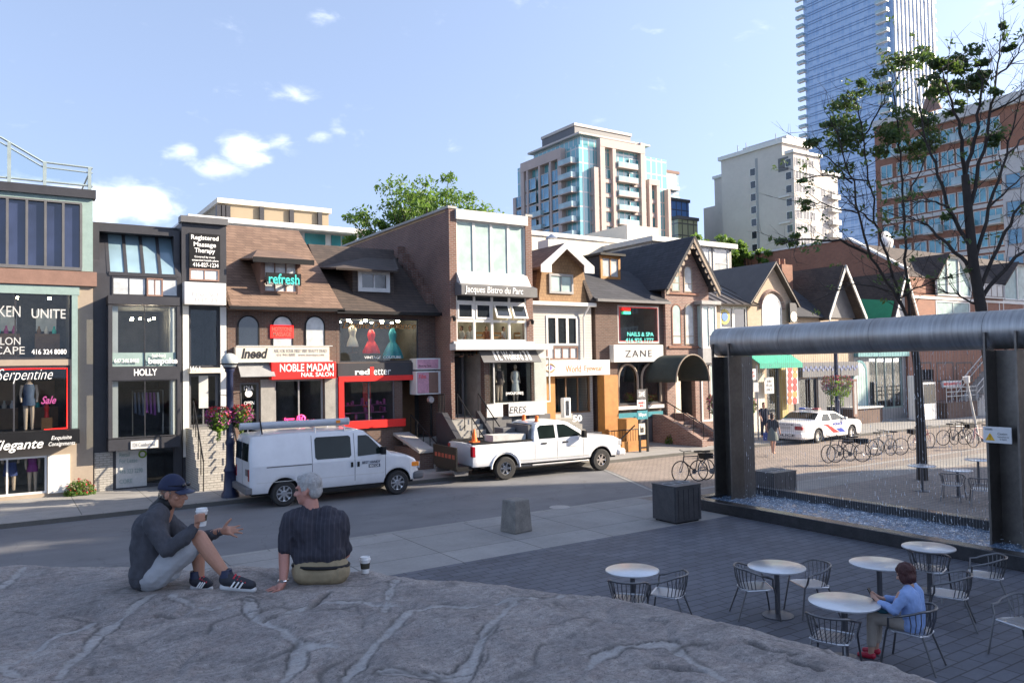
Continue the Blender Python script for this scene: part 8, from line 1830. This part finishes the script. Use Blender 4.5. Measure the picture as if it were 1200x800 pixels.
# ================= pedestrians beyond the waterfall
def walker(px, py, face, label, top, bottom, hairc, stride=.2, skirt=False, h=1.7):
    p = gp(px, py); o = thing('person', label, 'person', (p.x, p.y, 0), face); s = h/1.7
    v = lambda x, y, z: V((x*s, y*s, z*s)); sk = MB()
    Pq, Mq = head(sk, v(0,.02,1.58), V((0,1,0)), V((0,0,1)), s); limb(sk, [v(0,0,1.4), v(0,.01,1.5)], [.055*s,.05*s])
    for q, k in ((-1, 1), (1, -1)):
        limb(sk, [v(.09*q,0,.9), v(.1*q,stride*.6*k+.03,.5), v(.1*q,stride*k,.09)], [.09*s,.06*s,.04*s]); caps(sk, v(.1*q,stride*k-.02,.05), v(.1*q,stride*k+.14,.035), .04*s, .032*s)
        limb(sk, [v(.18*q,0,1.35), v(.24*q,-.05*k,1.1), v(.22*q,.14-.12*k,.9)], [.048*s,.04*s,.03*s]); caps(sk, v(.22*q,.15-.12*k,.88), v(.22*q,.17-.12*k,.8), .032*s, .026*s)
    fuse(sk, 'body', K['skin'], o, .014, 3); eyes(Pq, Mq, o, s)
    t = MB()
    for q in (-1, 1): limb(t, [v(.06*q,0,.95), v(.07*q,0,1.15), v(.09*q,0,1.33)], [.125*s,.12*s,.1*s]); limb(t, [v(.13*q,0,1.36), v(.2*q,0,1.3), v(.235*q,0,1.13)], [.07*s,.065*s,.058*s])
    fuse(t, 'top', top, o, .014, 3, .008, 9)
    b = MB()
    if skirt: b.tube([v(0,0,1.0), v(0,0,.8), v(0,.02,.55)], [.15*s,.2*s,.23*s], 16).sph(v(0,0,1.0), .15*s)
    else:
        for q, k in ((-1, 1), (1, -1)): limb(b, [v(.08*q,0,.92), v(.1*q,stride*.6*k+.03,.5), v(.1*q,stride*k,.13)], [.115*s,.085*s,.065*s])
    fuse(b, 'skirt' if skirt else 'trousers', bottom, o, .014, 3)
    hh = MB(); hh.sph(Pq(0,-.03,.04), (.09*s,.1*s,.095*s), 14, 10, Mq); hh.sph(Pq(0,-.06,-.06), (.08*s,.05*s,.1*s), 12, 8, Mq); fuse(hh, 'hair', hairc, o, .014, 3)
    return o
dh = M_('dark_brown_hair', (.04,.022,.014), .6)
w1_ = walker(906, 531, R(-70), 'woman in dark top and grey skirt walking past the police car', M_('black_tee', (.03,.03,.035), .9), M_('grey_green_skirt', (.13,.15,.14), .9), dh, .22, True, 1.68)
walker(896, 512, R(150), 'man in dark clothes standing by the notice post behind the police car', M_('dark_blue_tee', (.03,.032,.045), .9), M_('dark_jeans', (.025,.03,.05), .9), dh, .06, False, 1.75)
q = chain(w1_) @ V((-.24,.05,.52)); bo = MB().box(-.16,.16,-.06,.06,0,.32).tube([(-.09,0,.32),(-.06,0,.44),(.06,0,.44),(.09,0,.32)], .012, 6).build('carrier_bag', M_('blue_bag', (.03,.06,.25), .6), None, bevel=.01); bo.location = q; bo.rotation_euler = (0,0,R(-70)); tag(bo, 'blue carrier bag in the hand of the walking woman', 'bag')
# diners upstairs in the restaurant, seen behind the lower panes
dz = zz_d = Z_(575, 400, 27.3)-.62
for i, (px, c, lab) in enumerate(((541,(.6,.6,.58),'diner in white at the left end of the upstairs restaurant window'),(551,(.5,.5,.5),'pale shirted diner second from left in the upstairs restaurant window'),(570,(.25,.1,.06),'diner in rusty red top near the middle of the upstairs restaurant window'),(590,(.55,.55,.55),'diner in light grey right of the middle of the upstairs restaurant window'))):
    w_ = walker(600, 520, R(90+40*i), lab, M_('diner_top_%s' % 'abcd'[i], c, .9), M_('diner_trousers_%s' % 'abcd'[i], (.05,.05,.06), .9), dh, .02, False, 1.3); w_.location = (X_(px, 28.2, 390), 28.2, dz)
for px in (560, 580, 604):
    x = X_(px, 28.0, 390); o = thing('dining_chair', 'wooden chair at the upstairs restaurant window', 'chair', (x, 28.0, dz+.1), 0, 'wooden chairs in the upstairs restaurant'); K_ = K['orangewood']
    MB().box(-.2,.2,-.2,.2,.42,.46).build('seat', K_, o, world=False); MB().box(-.2,.2,-.2,-.17,.85,.93).box(-.2,.2,-.2,-.17,.68,.74).build('backrest', K_, o, world=False)
    for a in (-1, 1):
        for b_ in (-1, 1): MB().box(a*.185-.015,a*.185+.015,b_*.185-.015,b_*.185+.015,0,.42 if b_ > 0 else .93).build('leg', K_, o, world=False)
build_rock()
def leafcloud(mb, c, r, n, sz, rnd, flat=.7):
    for _ in range(n):
        d = Vector((rnd.gauss(0,1), rnd.gauss(0,1), rnd.gauss(0,1)*flat)); d = d.normalized()*(rnd.random()**.45)*r if d.length else d
        mb.leaf((c[0]+d.x, c[1]+d.y, c[2]+d.z*flat), sz*rnd.uniform(.6,1.35), rnd)
def crown_tree(name, label, base, crown_c, rad, n_cl, n_leaf, sz, mt, seed, group=None, trunk=.25):
    rnd = random.Random(seed); o = thing(name, label, 'tree', base, 0, group); cl = MB(); lb = MB(); b = Vector(base); cc = Vector(crown_c)
    fork = b.lerp(cc, .55); lb.tube([b, b.lerp(fork, .5)+Vector((.1,0,0)), fork], [trunk, trunk*.8, trunk*.6], 10); br = MB()
    for i in range(n_cl):
        d = Vector((rnd.gauss(0,1), rnd.gauss(0,1), rnd.gauss(.15,.8))).normalized(); k = rnd.uniform(.35,1.0); p = cc+Vector((d.x*rad[0]*k, d.y*rad[1]*k, d.z*rad[2]*k)); r = rnd.uniform(.35,.8)*min(rad)*.36
        leafcloud(cl, p, r, int(n_leaf/n_cl*rnd.uniform(.6,1.4)), sz, rnd)
        md = fork.lerp(p, .5)+Vector((0,0,-.3)); br.tube([fork, md, p], [trunk*.3, trunk*.16, .02], 5)
    lb.build('trunk', K['bark'], o, smooth=True); br.build('limbs', K['bark'], o); cl.build('crown', K[mt], o); return o
p = dp(505,260,58); crown_tree('leafy_tree', 'bright green leafy tree rising behind the tall red brick wall', (p.x, p.y, 0), (p.x, p.y, p.z-.8), (6.8,4,4.4), 120, 13000, .16, 'leafa', 21)
p = dp(440,275,58); crown_tree('leafy_tree', 'lower green tree left of the tall brick wall, above the brown roofs', (p.x, p.y, 0), (p.x+1, p.y, p.z-1.0), (3.4,2.5,2.4), 44, 8000, .15, 'leafa', 22)
p = dp(838,290,62); crown_tree('leafy_tree', 'yellow green tree between the glazed block and the limestone tower', (p.x, p.y, 0), (p.x, p.y, p.z-.6), (2.8,2.5,2.0), 40, 6000, .16, 'leafa', 23)
p = dp(882,303,62); crown_tree('leafy_tree', 'small green tree above the bronze metal roof ridge', (p.x, p.y, 0), (p.x, p.y, p.z-.6), (2.6,2.5,1.5), 34, 4500, .16, 'leafa', 24)
# ---------------- sparse street trees in front
def street_tree(label, base_px, D, trunk, branches, clumps, seed, r0, rt, twig=1.0):
    rnd = random.Random(seed); b = gp(*base_px); o = thing('sparse_tree', label, 'tree', b, 0, 'half bare trees by the fountain'); D0_ = (b-CPOS).dot(CF)
    W = lambda px, py, dz=0: dp(px, py, D0_+dz)
    tr = MB(); pts = [b]+[W(*q) for q in trunk]; tr.tube(pts, [rt*(1-.45*i/(len(pts)-1)) for i in range(len(pts))], 10); tr.build('trunk', K['bark'], o, smooth=True)
    lm = MB(); tw = MB(); ends = []
    for br in branches:
        dz = rnd.uniform(-1.6,1.6); P = [W(q[0], q[1], dz*i/(len(br)-1)) for i, q in enumerate(br)]
        Q = []
        for a_, b_ in zip(P, P[1:]):
            for k in range(4): Q.append(a_.lerp(b_, k/4)+Vector((rnd.gauss(0,.05), rnd.gauss(0,.05), rnd.gauss(0,.05)))*(0 if not Q else .45))
        Q.append(P[-1]); n = len(Q); rb = r0*(.46 if len(br) > 3 else .22)
        lm.tube(Q, [rb*(1-.85*i/(n-1))+.006 for i in range(n)], 7)
        for i in range(2, n):
            for _ in range(rnd.choice((1,1,2))):
                if rnd.random() > twig: continue
                t = (Q[i]-Q[i-1]).normalized(); d = (t*.6+Vector((rnd.gauss(0,.6), rnd.gauss(0,.6), rnd.gauss(.25,.4)))).normalized(); L = rnd.uniform(.4,1.5); e = Q[i]+d*L; md = Q[i].lerp(e,.5)+Vector((rnd.gauss(0,.07),rnd.gauss(0,.07),-.05))
                tw.tube([Q[i], md, e], [.012,.008,.004], 4)
                for _ in range(3): f = md.lerp(e, rnd.random()); g_ = f+(d+Vector((rnd.gauss(0,.7),rnd.gauss(0,.7),rnd.gauss(.1,.6)))).normalized()*rnd.uniform(.2,.6); tw.tube([f, g_], [.006,.002], 3); ends.append(g_)
    lm.build('limbs', K['bark'], o, smooth=True); tw.build('twigs', K['bark'], o)
    cr_ = MB()
    for px, py, rp, n in clumps:
        c = W(px, py, rnd.uniform(-1,1)); r = rp*D0_/FPX
        for _ in range(max(2, int(rp/4))):
            cc = c+Vector((rnd.gauss(0,.45)*r, rnd.gauss(0,.45)*r, rnd.gauss(0,.33)*r)); leafcloud(cr_, cc, r*.62, int(2.1*n/max(2,int(rp/4))), .085, rnd, .6)
        if ends:
            q = min(ends, key=lambda e: (e-c).length); tw2 = MB()
    for e in ends:
        if rnd.random() < .16: leafcloud(cr_, e, .22, 8, .08, rnd)
    cr_.build('leaves', K['leafb'], o); return o
street_tree('half bare tree whose trunk stands beyond the waterfall by the small table', (1081,562), 25, [(1079,500),(1075,430),(1067,378)],
    [[(1067,378),(1047,340),(1021,300),(1006,250),(999,215),(985,170),(973,140)],[(1067,380),(1054,350),(1040,300),(1026,260),(1018,210),(1010,155),(1003,118)],[(1067,385),(1063,330),(1061,280),(1058,235),(1056,190),(1052,150),(1046,105),(1060,72)],[(1021,300),(986,281),(940,281),(914,285)],[(1006,250),(962,239),(944,236)],[(1018,212),(975,206),(944,209)],[(1058,238),(1080,200),(1092,158)],[(1012,160),(1034,126),(1042,100)],[(1047,342),(1000,332),(968,346)],[(1054,350),(1090,330),(1120,322)],[(999,215),(970,185),(955,172)],[(1026,262),(1000,240),(985,225)]],
    [(1060,72,22,200),(1004,122,22,210),(984,150,26,300),(1000,174,22,190),(958,172,12,70),(1050,154,24,270),(1074,148,22,210),(1068,176,18,120),(1028,178,16,100),(944,210,9,45),(944,237,9,45),(914,285,10,50),(934,281,10,45),(1094,172,16,90),(1040,100,14,80),(1010,98,10,50),(966,150,10,60)], 31, .1, .17)
street_tree('bigger half bare tree with a dark trunk behind the right steel post', (1173,583), 21, [(1168,480),(1152,375),(1141,310),(1136,260),(1131,205)],
    [[(1131,205),(1127,165),(1116,120),(1104,80)],[(1141,312),(1160,242),(1178,182),(1192,128)],[(1151,348),(1188,302),(1216,284),(1240,275)],[(1139,292),(1111,242),(1096,192),(1082,152),(1075,108)],[(1135,252),(1150,192),(1160,132),(1166,90),(1177,38)],[(1143,322),(1111,286),(1086,265),(1070,255)],[(1150,335),(1176,272),(1206,232),(1230,215)],[(1160,132),(1198,112),(1232,90)],[(1178,182),(1200,160),(1225,150)],[(1131,205),(1145,150),(1150,100),(1148,72)],[(1152,360),(1120,345),(1100,340)],[(1160,242),(1190,215),(1220,190)],[(1111,242),(1090,235),(1075,238)],[(1166,90),(1190,70),(1200,40)]],
    [(1092,96,22,230),(1124,66,20,200),(1140,96,24,250),(1112,102,14,110),(1152,76,12,80),(1098,76,14,100),(1164,166,12,70),(1108,253,8,45),(1180,60,8,35),(1165,110,10,50),(1120,130,12,60),(1176,30,6,20)], 32, .115, .18)
# ---------------- buildings behind the photographer; unseen, placed and sized to shade the park and the roadway
sb1 = shade_block('shade_building', 'tall unseen brick block across the park, shaped to shade road and patio', 58, 66, -14, -5.6, 28.2, 'brickr')
for q in ((-13.9,-10.6),(-8.6,-5.7)): MB().box(58.1, 65.9, q[0], q[1], 28.81, 31.4).build('roof_storey', K['brickr'], sb1)  # unseen roof steps added; the gap between them lets sun onto the road
shade_block('shade_building', 'second unseen brick block south of the first, sized to keep the rock in shade', 58, 66, -70, -14.02, 44, 'brickd')
shade_block('shade_building', 'smaller unseen brick block farther along the street, added to shade the right shopfronts', 95, 103, 2, 14, 27.5, 'brickp')
